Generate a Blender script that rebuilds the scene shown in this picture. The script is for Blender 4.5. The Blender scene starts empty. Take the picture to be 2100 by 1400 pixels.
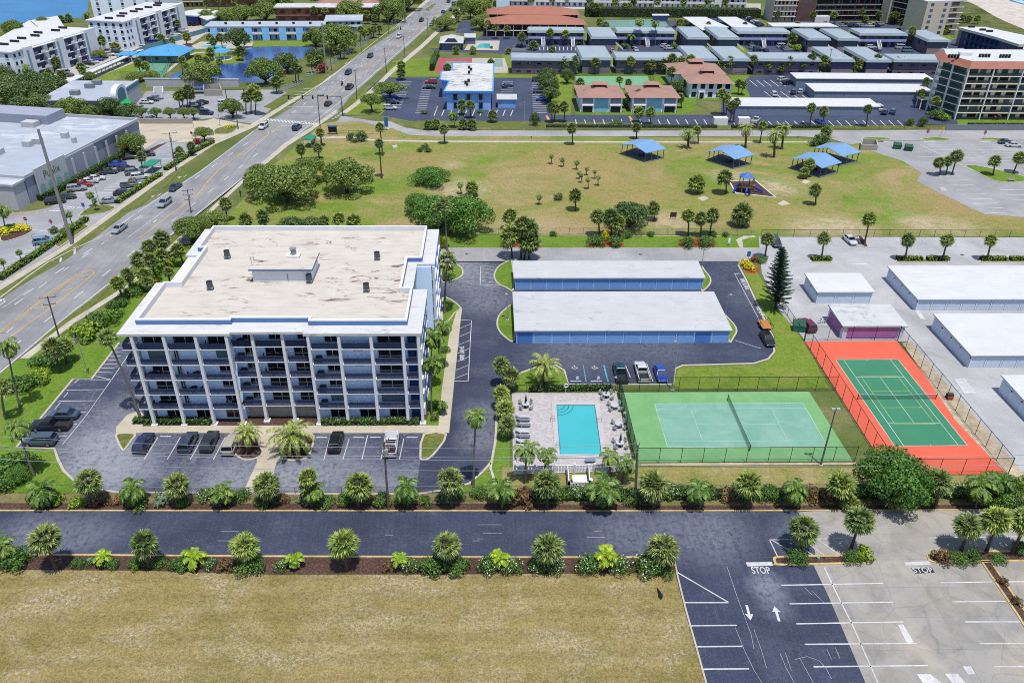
import bpy,bmesh,random,math
from math import sin,cos,tan,pi,radians,atan2,hypot,sqrt
from mathutils import Vector,Matrix
V3 = Vector
RND = random.Random(7)
SC = bpy.context.scene
COL = SC.collection
CF,CP,CY,CR,CH = 1653.898,0.544839457,0.033026488,0.0143658192,74.558653
_F = V3((sin(CY)*cos(CP),cos(CY)*cos(CP),-sin(CP)))
_R0 = V3((cos(CY),-sin(CY),0)); _U0 = _R0.cross(_F)
_R = cos(CR)*_R0 + sin(CR)*_U0; _U = -sin(CR)*_R0 + cos(CR)*_U0
_C = V3((0,0,CH))
def W(px,py,z=0.0):
 d = _F*CF + _R*(px-1050) - _U*(py-700)
 return _C + d*((z-CH)/d.z)
def WY(px,py,Y):
 d = _F*CF + _R*(px-1050) - _U*(py-700)
 return _C + d*(Y/d.y)
def HT(bx,by,tx,ty):
 return WY(tx,ty,W(bx,by).y).z
cam = bpy.data.cameras.new("camera"); camo = bpy.data.objects.new("camera",cam); COL.objects.link(camo)
M = Matrix((( _R.x,_U.x,-_F.x,0),(_R.y,_U.y,-_F.y,0),(_R.z,_U.z,-_F.z,CH),(0,0,0,1)))
camo.matrix_world = M
cam.sensor_width = 36; cam.lens = CF/2100*36; cam.clip_end = 6000; cam.clip_start = 1
SC.camera = camo
SUN_EL,SUN_AZ = radians(75),atan2(0.36,-0.93)          # azimuth from +Y towards +X
w = bpy.data.worlds.new("World"); SC.world = w; w.use_nodes = True
nt = w.node_tree; bg = nt.nodes["Background"]
sky = nt.nodes.new("ShaderNodeTexSky"); sky.sky_type = 'NISHITA'; sky.sun_disc = False
sky.sun_elevation = SUN_EL; sky.sun_rotation = SUN_AZ; sky.altitude = 10
nt.links.new(sky.outputs[0],bg.inputs[0]); bg.inputs[1].default_value = 0.14
sd = bpy.data.lights.new("sun",'SUN'); sd.energy = 4.4; sd.angle = radians(0.5); sd.color = (1,.945,.865)
so = bpy.data.objects.new("sun",sd); COL.objects.link(so)
sv = V3((sin(SUN_AZ)*cos(SUN_EL),cos(SUN_AZ)*cos(SUN_EL),sin(SUN_EL)))
so.rotation_euler = sv.to_track_quat('Z','Y').to_euler(); so.location = (0,0,200)
SC.view_settings.view_transform = 'Standard'; SC.view_settings.look = 'None'
SC.cycles.filter_width = 1.0; SC.cycles.use_denoising = False; SC.cycles.max_bounces = 6; SC.cycles.transparent_max_bounces = 16
SC.view_settings.exposure = 0.4; SC.view_settings.gamma = 1
KALB = 2.02
def lin(c):
 c /= 255.0
 return c/12.92 if c <= .04045 else ((c+.055)/1.055)**2.4
def alb(rgb,k=KALB):
 return tuple(min(.9,lin(v)/k) for v in rgb) + (1,)
def newmat(name):
 m = bpy.data.materials.new(name); m.use_nodes = True
 t = m.node_tree; return m,t,t.nodes["Principled BSDF"]
def N(t,typ,**kw):
 n = t.nodes.new(typ)
 for k,v in kw.items():
  if k.startswith('i_'): n.inputs[int(k[2:]) if k[2:].isdigit() else k[2:].replace('_',' ')].default_value = v
  else: setattr(n,k,v)
 return n
def pos(t,scale=(1,1,1),obj=False,rot=0):
 if obj: s = N(t,'ShaderNodeTexCoord').outputs['Object']
 else: s = N(t,'ShaderNodeNewGeometry').outputs['Position']
 mp = N(t,'ShaderNodeMapping'); mp.inputs['Scale'].default_value = scale; mp.inputs['Rotation'].default_value = (0,0,rot)
 t.links.new(s,mp.inputs['Vector']); return mp.outputs[0]
def noise(t,vec,scale,detail=3,rough=.55,dist=0):
 n = N(t,'ShaderNodeTexNoise'); n.inputs['Scale'].default_value = scale; n.inputs['Detail'].default_value = detail
 n.inputs['Roughness'].default_value = rough; n.inputs['Distortion'].default_value = dist
 t.links.new(vec,n.inputs['Vector']); return n.outputs['Fac']
def ramp(t,fac,stops,interp='LINEAR'):
 r = N(t,'ShaderNodeValToRGB'); e = r.color_ramp; e.interpolation = interp
 while len(e.elements) < len(stops): e.elements.new(.5)
 for el,(p,c) in zip(e.elements,stops):
  el.position = p; el.color = c if len(c) == 4 else (*c,1)
 t.links.new(fac,r.inputs[0]); return r.outputs[0]
def mix(t,fac,a,b,mode='MIX'):
 m = N(t,'ShaderNodeMix',data_type='RGBA',blend_type=mode)
 for s,v in ((m.inputs[0],fac),(m.inputs[6],a),(m.inputs[7],b)):
  if hasattr(v,'is_linked'): t.links.new(v,s)
  else: s.default_value = v
 return m.outputs[2]
def bump(t,bs,h,dist=.05,strength=.6):
 b = N(t,'ShaderNodeBump'); b.inputs['Distance'].default_value = dist; b.inputs['Strength'].default_value = strength
 t.links.new(h,b.inputs['Height']); t.links.new(b.outputs[0],bs.inputs['Normal'])
BW = ((0,0,0,1),(1,1,1,1))
def mask(t,fac,a,b):
 return ramp(t,fac,[(a,BW[0]),(b,BW[1])])
def g(v): return (v,v,v,1)
def plain(name,rgb,rough=.7,var=.12,scale=1.2,metal=0,spec=.3,k=KALB,fine=.0):
 m,t,b = newmat(name); c = alb(rgb,k)
 p = pos(t)
 f = ramp(t,noise(t,p,scale,4,.6),[(.3,g(1-var)),(.7,g(1+var*.3))])
 o = mix(t,1.0,c,f,'MULTIPLY')
 if fine:
  f2 = ramp(t,noise(t,p,9,2,.7),[(.3,g(1-fine)),(.7,g(1+fine*.4))]); o = mix(t,1.0,o,f2,'MULTIPLY')
 t.links.new(o,b.inputs['Base Color']); b.inputs['Roughness'].default_value = rough
 b.inputs['Metallic'].default_value = metal; b.inputs['Specular IOR Level'].default_value = spec
 return m
def leafmat(name,dark,light,k=1.2,trans=.25):
 m,t,b = newmat(name)
 r = N(t,'ShaderNodeNewGeometry').outputs['Random Per Island']
 oi = N(t,'ShaderNodeObjectInfo').outputs['Random']
 c = ramp(t,r,[(0,alb(dark,k)),(.55,alb([(a+b_)/2 for a,b_ in zip(dark,light)],k)),(1,alb(light,k))])
 c = mix(t,1.0,c,ramp(t,oi,[(0,(.78,.86,.8,1)),(1,(1.12,1.06,1.0,1))]),'MULTIPLY')
 t.links.new(c,b.inputs['Base Color']); b.inputs['Roughness'].default_value = .55; b.inputs['Specular IOR Level'].default_value = .35
 if trans:
  tr = N(t,'ShaderNodeBsdfTranslucent'); t.links.new(c,tr.inputs[0])
  ms = N(t,'ShaderNodeMixShader'); ms.inputs[0].default_value = trans
  t.links.new(b.outputs[0],ms.inputs[1]); t.links.new(tr.outputs[0],ms.inputs[2])
  t.links.new(ms.outputs[0],t.nodes['Material Output'].inputs[0])
 return m
MT = {}
def mat(name,*a,**k):
 if name not in MT: MT[name] = plain(name,*a,**k)
 return MT[name]
def m_grass(name,cols,spots=None,sc=.05,stripe=None,fine=.35,dry=None,blots=()):
 m,t,b = newmat(name); p = pos(t)
 f = noise(t,p,sc,8,.66,.8)
 c = ramp(t,f,[(q,alb(r)) for q,r in cols])
 if dry:
  for rgb,a,b2,s2 in dry:
   fs = mask(t,noise(t,pos(t,(1,1.5,1)),s2,9,.72,.9),a,b2); c = mix(t,fs,c,alb(rgb))
 for bx,by,br,rgb in blots:
  q = W(bx,by); vm = N(t,'ShaderNodeVectorMath',operation='DISTANCE'); t.links.new(N(t,'ShaderNodeNewGeometry').outputs['Position'],vm.inputs[0]); vm.inputs[1].default_value = (q.x,q.y,0)
  mr = N(t,'ShaderNodeMapRange'); mr.inputs[1].default_value = br; mr.inputs[2].default_value = br*.2; t.links.new(vm.outputs['Value'],mr.inputs[0])
  a = mix(t,1.0,mr.outputs[0],mask(t,noise(t,pos(t,(1,1.8,1)),.35,8,.75,.5),.36,.56),'MULTIPLY'); c = mix(t,a,c,alb(rgb))
 m2 = ramp(t,noise(t,pos(t,(1,1.3,1)),1.3,6,.85),[(.3,g(1-fine)),(.5,g(1)),(.72,g(1+fine*.7))])
 c = mix(t,1.0,c,m2,'MULTIPLY')
 m3 = ramp(t,noise(t,p,4.2,3,.9),[(.32,g(1-fine)),(.68,g(1+fine*.7))]); c = mix(t,1.0,c,m3,'MULTIPLY')
 if stripe:
  wv = N(t,'ShaderNodeTexWave',bands_direction='Y'); wv.inputs['Scale'].default_value = stripe; wv.inputs['Distortion'].default_value = 3
  wv.inputs['Detail'].default_value = 3
  t.links.new(p,wv.inputs[0]); c = mix(t,1.0,c,ramp(t,wv.outputs[1],[(0,g(.92)),(1,g(1.05))]),'MULTIPLY')
 if spots:
  for (rgb,a,b2,s2) in spots:
   fs = noise(t,pos(t,(1,1.8,1)),s2,9,.74,.5)
   fs = mix(t,1.0,mask(t,fs,a-.06,b2),mask(t,noise(t,p,2.6,4,.9),.47,.62),'MULTIPLY')
   c = mix(t,fs,c,alb(rgb))
 t.links.new(c,b.inputs['Base Color']); b.inputs['Roughness'].default_value = .95; b.inputs['Specular IOR Level'].default_value = .1
 return m
def m_asphalt(name,rgb,wear=(150,155,165),cracks=0.0,patch=.5,streak=None,pale=.62,blots=(),gr=1):
 m,t,b = newmat(name); p = pos(t)
 c = alb(rgb)
 f = ramp(t,noise(t,p,.09,6,.62,.6),[(.3,g(.78)),(.7,g(1.22))]); c = mix(t,1.0,c,f,'MULTIPLY')
 f = ramp(t,noise(t,p,5,3,.8),[(.3,g(1-.38*gr)),(.7,g(1+.42*gr))]); c = mix(t,1.0,c,f,'MULTIPLY')
 if patch:
  a = mask(t,noise(t,pos(t,(1,1.4,1)),.06,9,.7,.5),pale-.12,pale+.16)
  a2 = mask(t,noise(t,pos(t,(1,1.8,1)),1.3,6,.85,.5),.4,.62)
  a = mix(t,1.0,a,a2,'MULTIPLY'); a = mix(t,1.0,a,g(patch),'MULTIPLY')
  c = mix(t,a,c,alb(wear))
  sp = mask(t,noise(t,p,2.6,2,.9),.74,.8); c = mix(t,mix(t,1.0,sp,g(.45),'MULTIPLY'),c,alb(wear))
  dk = mask(t,noise(t,pos(t,(1,.6,1)),.35,4,.7,.8),.66,.76); c = mix(t,mix(t,1.0,dk,g(.45),'MULTIPLY'),c,alb([v*.55 for v in rgb]))
 for bx,by,br,amt in blots:     # worn pale places
  q = W(bx,by); vm = N(t,'ShaderNodeVectorMath',operation='DISTANCE'); t.links.new(N(t,'ShaderNodeNewGeometry').outputs['Position'],vm.inputs[0]); vm.inputs[1].default_value = (q.x,q.y,0)
  mr = N(t,'ShaderNodeMapRange'); mr.inputs[1].default_value = br; mr.inputs[2].default_value = br*.25; t.links.new(vm.outputs['Value'],mr.inputs[0])
  a = mix(t,1.0,mr.outputs[0],mask(t,noise(t,p,1.3,9,.8,.4),.36,.54),'MULTIPLY'); a = mix(t,1.0,a,g(amt),'MULTIPLY'); c = mix(t,a,c,alb(wear))
 if cracks:
  for s,wd in ((.5,.010),(1.1,.014)):
   v = N(t,'ShaderNodeTexVoronoi',feature='DISTANCE_TO_EDGE'); v.inputs['Scale'].default_value = s
   nv = N(t,'ShaderNodeTexNoise'); nv.inputs['Scale'].default_value = 1.1; nv.inputs['Detail'].default_value = 6; nv.inputs['Roughness'].default_value = .7; t.links.new(p,nv.inputs[0])
   pv = mix(t,.8,p,nv.outputs[1],'ADD'); t.links.new(pv,v.inputs['Vector'])
   e = ramp(t,v.outputs[0],[(0,g(1)),(wd*2,g(0))])
   e = mix(t,1.0,e,mask(t,noise(t,p,.22,4,.7),.46,.62),'MULTIPLY'); e = mix(t,1.0,e,g(cracks),'MULTIPLY')
   c = mix(t,e,c,alb(wear))
 if streak:
  ang,sc_,amt = streak
  fs = ramp(t,noise(t,pos(t,(1,.03,1),rot=ang),sc_,3,.6),[(.3,g(1-amt)),(.7,g(1+amt*.6))]); c = mix(t,1.0,c,fs,'MULTIPLY')
 t.links.new(c,b.inputs['Base Color']); b.inputs['Roughness'].default_value = .9; b.inputs['Specular IOR Level'].default_value = .2
 return m
def m_slabs(name,rgb,joint=(5.2,4.4),stain=.25,warm=(205,196,178),cracks=.25):
 m,t,b = newmat(name); p = pos(t)
 c = alb(rgb)
 br = N(t,'ShaderNodeTexBrick',offset=0.0); br.inputs['Scale'].default_value = 1; br.inputs['Brick Width'].default_value = joint[0]
 br.inputs['Row Height'].default_value = joint[1]; br.inputs['Mortar Size'].default_value = .03; br.inputs['Mortar Smooth'].default_value = .3
 br.inputs['Color1'].default_value = g(.92); br.inputs['Color2'].default_value = g(1.06); br.inputs['Mortar'].default_value = g(.72)
 t.links.new(p,br.inputs[0]); c = mix(t,1.0,c,br.outputs[0],'MULTIPLY')
 c = mix(t,mix(t,1.0,mask(t,noise(t,p,.12,5,.6,.4),.45,.75),g(.75),'MULTIPLY'),c,alb(warm))
 c = mix(t,1.0,c,ramp(t,noise(t,p,.3,7,.66,.7),[(.32,g(1-stain)),(.55,g(1)),(.8,g(1.07))]),'MULTIPLY')
 c = mix(t,1.0,c,ramp(t,noise(t,p,11,2,.7),[(.3,g(.92)),(.7,g(1.06))]),'MULTIPLY')
 if cracks:
  v = N(t,'ShaderNodeTexVoronoi',feature='DISTANCE_TO_EDGE'); v.inputs['Scale'].default_value = .11
  nv = N(t,'ShaderNodeTexNoise'); nv.inputs['Scale'].default_value = .5; nv.inputs['Detail'].default_value = 5; t.links.new(p,nv.inputs[0])
  t.links.new(mix(t,.6,p,nv.outputs[1],'ADD'),v.inputs['Vector'])
  e = ramp(t,v.outputs[0],[(0,g(cracks)),(.006,g(0))]); c = mix(t,e,c,g(.05))
 t.links.new(c,b.inputs['Base Color']); b.inputs['Roughness'].default_value = .9; b.inputs['Specular IOR Level'].default_value = .15
 return m
def m_speckle(name,c1,c2,c3,s=3.0,rough=.95):
 m,t,b = newmat(name); p = pos(t)
 c = ramp(t,noise(t,p,s,4,.8),[(.32,alb(c1)),(.52,alb(c2)),(.72,alb(c3))])
 c = mix(t,1.0,c,ramp(t,noise(t,p,.25,4),[(.3,g(.8)),(.7,g(1.15))]),'MULTIPLY')
 t.links.new(c,b.inputs['Base Color']); b.inputs['Roughness'].default_value = rough; b.inputs['Specular IOR Level'].default_value = .15
 return m
def m_court(name,rgb,worn,k=KALB):
 m,t,b = newmat(name); p = pos(t)
 c = mix(t,mask(t,noise(t,p,.22,6,.65,.5),.42,.78),alb(rgb),alb(worn))
 c = mix(t,1.0,c,ramp(t,noise(t,p,12,2,.7),[(.3,g(.94)),(.7,g(1.05))]),'MULTIPLY')
 t.links.new(c,b.inputs['Base Color']); b.inputs['Roughness'].default_value = .85; b.inputs['Specular IOR Level'].default_value = .2
 return m
def m_roof(name,rgb,stain,amt=.5,ribs=None,axis='X',sc=.14,thr=.6,k=KALB):
 m,t,b = newmat(name); p = pos(t)
 c = alb(rgb,k)
 c = mix(t,1.0,c,ramp(t,noise(t,p,.3,5),[(.3,g(.93)),(.7,g(1.03))]),'MULTIPLY')
 a = mask(t,noise(t,pos(t,(.6,1.6,1)),sc*2.6,9,.76,1.0),thr,thr+.07)
 a = mix(t,1.0,a,mask(t,noise(t,p,sc*.6,4,.6),.42,.56),'MULTIPLY')
 c = mix(t,mix(t,1.0,mask(t,noise(t,pos(t,(.4,1.8,1)),.5,7,.7,.6),.45,.7),g(.16),'MULTIPLY'),c,alb(stain))
 a = mix(t,1.0,a,g(amt),'MULTIPLY'); c = mix(t,a,c,alb(stain))
 if ribs:
  wv = N(t,'ShaderNodeTexWave',bands_direction=axis,wave_profile='SAW'); wv.inputs['Scale'].default_value = ribs
  t.links.new(p,wv.inputs[0]); c = mix(t,1.0,c,ramp(t,wv.outputs[1],[(0,g(.86)),(.12,g(1)),(1,g(1.02))]),'MULTIPLY')
 t.links.new(c,b.inputs['Base Color']); b.inputs['Roughness'].default_value = .6; b.inputs['Specular IOR Level'].default_value = .25
 return m
def m_water(name,deep,rough=.08,bs=.6,ripple=1.0,spec=.5):
 m,t,b = newmat(name); p = pos(t)
 c = ramp(t,noise(t,p,.05,4,.6),[(.3,alb([v*.9 for v in deep])),(.7,alb(deep))])
 t.links.new(c,b.inputs['Base Color']); b.inputs['Roughness'].default_value = rough; b.inputs['Specular IOR Level'].default_value = spec
 bump(t,b,noise(t,p,bs,4,.65),.12*ripple,.7); return m
def m_glass(name,rgb,rough=.08,spec=.6):
 m,t,b = newmat(name); b.inputs['Base Color'].default_value = alb(rgb); b.inputs['Roughness'].default_value = rough
 b.inputs['Specular IOR Level'].default_value = spec; return m
def m_mesh(name,rgb,alpha):
 m,t,b = newmat(name); b.inputs['Base Color'].default_value = alb(rgb); b.inputs['Roughness'].default_value = .7
 tr = N(t,'ShaderNodeBsdfTransparent'); ms = N(t,'ShaderNodeMixShader'); ms.inputs[0].default_value = alpha
 t.links.new(tr.outputs[0],ms.inputs[1]); t.links.new(b.outputs[0],ms.inputs[2]); t.links.new(ms.outputs[0],t.nodes['Material Output'].inputs[0])
 return m
OFF = {}
def BX(*a): return MB().box(*a)
def TW(t):
 OFF[t.name] = tuple(t.location); return t
class MB:
 def __init__(s): s.v = []; s.f = []; s.m = []; s.mi = 0
 def mat(s,i): s.mi = i; return s
 def add(s,vs,fs):
  o = len(s.v); s.v += [tuple(p) for p in vs]
  for f in fs: s.f.append(tuple(i+o for i in f)); s.m.append(s.mi)
  return s
 def box(s,x0,x1,y0,y1,z0,z1,T=None):
  vs = [(x,y,z) for z in (z0,z1) for x,y in ((x0,y0),(x1,y0),(x1,y1),(x0,y1))]
  if T is not None: vs = [T @ V3(p) for p in vs]
  return s.add(vs,[(3,2,1,0),(4,5,6,7),(0,1,5,4),(1,2,6,5),(2,3,7,6),(3,0,4,7)])
 def prism(s,pts,z0,z1):
  n = len(pts); area = sum(pts[i][0]*pts[(i+1) % n][1]-pts[(i+1) % n][0]*pts[i][1] for i in range(n))
  if area < 0: pts = list(pts)[::-1]
  vs = [(p[0],p[1],z0) for p in pts]+[(p[0],p[1],z1) for p in pts]
  fs = [tuple(range(n-1,-1,-1)),tuple(range(n,2*n))]+[(i,(i+1) % n,(i+1) % n+n,i+n) for i in range(n)]
  return s.add(vs,fs)
 def poly(s,pts,z):
  n = len(pts); area = sum(pts[i][0]*pts[(i+1) % n][1]-pts[(i+1) % n][0]*pts[i][1] for i in range(n))
  if area < 0: pts = list(pts)[::-1]
  return s.add([(p[0],p[1],z) for p in pts],[tuple(range(n))])
 def tube(s,p0,p1,r0,r1=None,n=6,cap=True):
  p0,p1 = V3(p0),V3(p1); r1 = r0 if r1 is None else r1
  d = (p1-p0).normalized(); a = d.orthogonal().normalized(); b = d.cross(a)
  vs = [p+(a*cos(2*pi*i/n)+b*sin(2*pi*i/n))*r for p,r in ((p0,r0),(p1,r1)) for i in range(n)]
  fs = [(i,(i+1) % n,(i+1) % n+n,i+n) for i in range(n)]
  if cap: fs += [tuple(range(n-1,-1,-1)),tuple(range(n,2*n))]
  return s.add(vs,fs)
 def path(s,pts,rs,n=7):
  for i in range(len(pts)-1): s.tube(pts[i],pts[i+1],rs[i],rs[i+1],n)
  return s
 def strip(s,a,b,w,z):
  a,b = V3(a).to_2d(),V3(b).to_2d(); d = (b-a).normalized(); q = V3((-d.y,d.x))*w/2
  return s.poly([a-q,b-q,b+q,a+q],z)
 def sphere(s,c,r,n=10,m=6,sq=1):
  vs = []; fs = []
  for j in range(m+1):
   th = pi*j/m
   for i in range(n):
    vs.append((c[0]+r*sin(th)*cos(2*pi*i/n),c[1]+r*sin(th)*sin(2*pi*i/n),c[2]+r*sq*cos(th)))
  for j in range(m):
   for i in range(n): fs.append((j*n+i,(j+1)*n+i,(j+1)*n+(i+1) % n,j*n+(i+1) % n))
  return s.add(vs,fs)
 def mesh(s,name,mats):
  me = bpy.data.meshes.new(name); me.from_pydata(s.v,[],s.f)
  mats = mats if isinstance(mats,(list,tuple)) else [mats]
  for m in mats: me.materials.append(m)
  if len(mats) > 1: me.polygons.foreach_set('material_index',s.m)
  me.validate(); me.update(); return me
 def B(s,name,mats,parent=None,label=None,cat=None,group=None,kind=None,loc=None,rz=0,smooth=False):
  if parent is not None and parent.name in OFF:
   q = OFF[parent.name]; s.v = [(x-q[0],y-q[1],z-q[2]) for x,y,z in s.v]
  me = s.mesh(name,mats)
  if smooth: me.shade_smooth()
  return link(name,me,parent,label,cat,group,kind,loc,rz)
def link(name,me,parent=None,label=None,cat=None,group=None,kind=None,loc=None,rz=0):
 o = bpy.data.objects.new(name,me); COL.objects.link(o)
 if parent: o.parent = parent
 if loc is not None: o.location = loc
 if rz: o.rotation_euler = (0,0,rz)
 if label: o['label'] = label
 if cat: o['category'] = cat
 if group: o['group'] = group
 if kind: o['kind'] = kind
 return o
def thing(name,label,cat,loc=(0,0,0),rz=0,group=None):
 return link(name,None,None,label,cat,group,None,loc,rz)
def copytree(o,loc,rz,label,group=None,scale=None):
 c = o.copy(); COL.objects.link(c); c.location = loc; c.rotation_euler = (0,0,rz); c['label'] = label
 if group: c['group'] = group
 if scale: c.scale = scale
 for ch in o.children:
  d = ch.copy(); COL.objects.link(d); d.parent = c
  for gg in ch.children:
   e = gg.copy(); COL.objects.link(e); e.parent = d
 return c
def PX(s,z=0):
 return [W(*map(float,q.split(',')),z).to_2d() for q in s.split()]
def smoothpts(pts,n=3):
 pts = [V3(p) for p in pts]; out = []; L = len(pts)
 for i in range(L):
  p0,p1,p2,p3 = pts[i-1],pts[i],pts[(i+1) % L],pts[(i+2) % L]
  for k in range(n):
   u = k/n
   out.append(.5*((2*p1)+(p2-p0)*u+(2*p0-5*p1+4*p2-p3)*u*u+(3*p1-p0-3*p2+p3)*u**3))
 return out
ORD = 'first second third fourth fifth sixth seventh eighth ninth tenth eleventh twelfth thirteenth fourteenth fifteenth sixteenth seventeenth eighteenth nineteenth twentieth twenty-first twenty-second twenty-third twenty-fourth twenty-fifth twenty-sixth twenty-seventh twenty-eighth twenty-ninth thirtieth thirty-first thirty-second thirty-third thirty-fourth'.split()
G_PARK = m_grass('park_grass',[(.3,(100,136,42)),(.5,(134,160,66)),(.7,(112,144,50))],[((206,194,168),.66,.78,.045)],sc=.06,fine=.42,dry=[((182,164,116),.465,.59,.026),((160,154,94),.48,.62,.09)],blots=[(x,y,r,c) for c,l in (((212,194,164),((945,388,10),(1120,466,9),(1062,470,8),(1370,452,9),(1592,384,9),(1498,362,7),(1655,463,9),(1730,464,9),(1960,462,10),(1890,457,8),(925,338,5),(1180,470,7))),((180,158,108),((1300,400,22),(1230,330,20),(1130,320,18),(1180,460,14),(1990,430,20),(870,330,16),(1540,430,18)))) for x,y,r in l])
G_DRY = m_grass('dry_grass',[(.28,(142,134,78)),(.5,(166,150,98)),(.72,(144,136,80))],[((220,212,198),.52,.68,.11),((112,128,58),.7,.8,.19)],sc=.06,fine=.46,stripe=.11,dry=[((178,160,112),.5,.7,.05),((128,130,66),.58,.74,.08)])
G_LAWN = m_grass('lawn_grass',[(.3,(106,140,46)),(.5,(132,158,62)),(.72,(112,142,48))],[((178,160,116),.66,.8,.22)],sc=.12,dry=[((158,156,84),.5,.7,.12)])
G_LUSH = m_grass('lush_grass',[(.3,(94,134,42)),(.5,(122,156,58)),(.72,(102,138,44))],None,sc=.15,fine=.4,dry=[((146,152,76),.52,.72,.14)])
G_VERGE = m_grass('verge_grass',[(.3,(132,136,80)),(.5,(110,126,60)),(.7,(154,146,98))],None,sc=.3)
G_TOWN = m_grass('town_grass',[(.3,(92,116,54)),(.5,(116,128,74)),(.65,(146,142,100)),(.8,(90,116,54))],None,sc=.06)
G_DUNE = m_grass('dune_scrub',[(.3,(78,92,40)),(.45,(132,132,82)),(.55,(102,116,56)),(.68,(160,152,108)),(.8,(84,104,38))],[((214,206,190),.66,.74,.05)],sc=.09,fine=.6,dry=[((70,88,36),.52,.6,.035)])
A_DARK = m_asphalt('dark_asphalt',(66,74,98),cracks=0,patch=.6,pale=.6,blots=((958,565,10,.9),(940,540,7,1),(1000,615,9,.6),(1180,712,12,.4),(1350,712,10,.35),(990,850,5,.6),(985,900,5,.6),(1550,610,8,.3)))
A_FRONT = m_asphalt('cracked_asphalt',(72,80,104),wear=(165,170,182),cracks=.55,patch=.85,pale=.5,blots=((205,945,9,.95),(232,975,7,.8),(215,905,5,.8),(470,985,7,.7),(590,985,7,.8),(690,975,8,.6),(800,1000,6,.6),(160,900,6,.4),(270,840,6,.5)))
A_LANE = m_asphalt('lane_asphalt',(68,76,100),wear=(146,152,168),cracks=.22,patch=.5,streak=(0,2.2,.14),pale=.62,blots=((1572,1200,3,.9),(1590,1240,3,.5),(1300,1095,8,.5),(1450,1090,8,.6),(60,1098,6,.6),(170,1095,6,.5),(1640,1105,5,.5)))
A_FAR = m_asphalt('far_asphalt',(76,86,112),cracks=0,patch=.5,pale=.66)
A_ROAD = m_asphalt('road_asphalt',(158,159,164),wear=(182,182,186),cracks=0,patch=.25,streak=(radians(-8.8),1.1,.13),gr=.5)
A_GREY = m_asphalt('grey_asphalt',(176,176,180),wear=(200,198,196),cracks=0,patch=.3,streak=(pi/2,1.2,.06),gr=.5)
A_LOT = m_asphalt('pale_lot',(192,194,198),wear=(208,208,208),patch=.35,gr=.35)
A_SHOP = m_asphalt('shop_lot',(170,173,180),wear=(196,196,200),cracks=.05,patch=.3,gr=.5)
S_CONC = m_slabs('concrete_bays',(178,176,172))
S_WALK = m_slabs('walk_concrete',(212,206,192),joint=(1.6,1.6),stain=.12,cracks=0)
S_TAN = m_slabs('tan_concrete',(216,206,186),joint=(4,4),stain=.14,cracks=.1)
S_PALE = m_slabs('pale_drive',(206,200,192),joint=(6,6),stain=.1,cracks=0)
M_KERB = plain('kerb_concrete',(214,206,190),.9,.15,1.5)
M_YKERB = m_speckle('yellow_kerb',(200,170,110),(222,198,140),(226,214,186),1.2)
M_MULCH = m_speckle('brown_mulch',(62,46,44),(98,74,68),(138,114,104),3.5)
M_RED = m_speckle('red_mulch',(150,66,46),(188,88,62),(206,120,92),3.5)
M_SAND = m_speckle('bare_sand',(186,168,140),(206,190,164),(222,210,190),1.0)
M_BEACH = m_speckle('beach_sand',(208,198,186),(222,214,204),(232,226,218),.15)
P_WHITE = m_speckle('white_paint',(198,200,206),(226,228,232),(238,240,242),2.2)
P_FAINT = m_speckle('faint_paint',(160,164,172),(196,199,206),(212,214,218),2.0)
P_YEL = m_speckle('yellow_paint',(216,170,84),(234,186,96),(238,200,128),2.0)
P_BLUE = m_speckle('blue_paint',(70,150,200),(96,176,222),(150,200,230),2.0)
P_BLACK = mat('black_paint',(44,50,66),.8)
def sheet(name,pts,z,m,n=0):
 if isinstance(pts,str): pts = PX(pts)
 if n: pts = smoothpts(pts,n)
 return MB().poly(pts,z).B(name,m,kind='structure')
def inset(pts,d):
 n = len(pts); area = sum(pts[i][0]*pts[(i+1) % n][1]-pts[(i+1) % n][0]*pts[i][1] for i in range(n))
 if area < 0: pts = list(pts)[::-1]
 out = []
 for i in range(n):
  a,b,c = V3(pts[i-1]),V3(pts[i]),V3(pts[(i+1) % n])
  d1,d2 = (b-a),(c-b)
  if d1.length < 1e-6 or d2.length < 1e-6: out.append(b); continue
  d1.normalize(); d2.normalize(); n1 = V3((-d1.y,d1.x)); n2 = V3((-d2.y,d2.x)); h = (n1+n2)
  if h.length < .3: out.append(b+n1*d); continue
  h.normalize(); out.append(b+h*(d/max(.4,h.dot(n1))))
 return pts,out
def island(pts,inner,wk=.3,mk=None,n=3,h=.14,nm='lawn'):
 if isinstance(pts,str): pts = PX(pts)
 if n: pts = smoothpts(pts,n)
 o,i = inset(pts,wk); L = len(o); mb = MB()
 vs = [(p[0],p[1],0) for p in o]+[(p[0],p[1],h) for p in o]+[(p[0],p[1],h) for p in i]+[(p[0],p[1],h-.06) for p in i]
 fs = []
 for k in range(L):
  q = (k+1) % L
  for lv in range(3): fs.append((lv*L+k,lv*L+q,lv*L+L+q,lv*L+L+k))
 mb.add(vs,fs).B('kerb',mk or M_KERB,kind='structure')
 MB().poly(i,h-.05).B(nm,inner,kind='structure')
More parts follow.
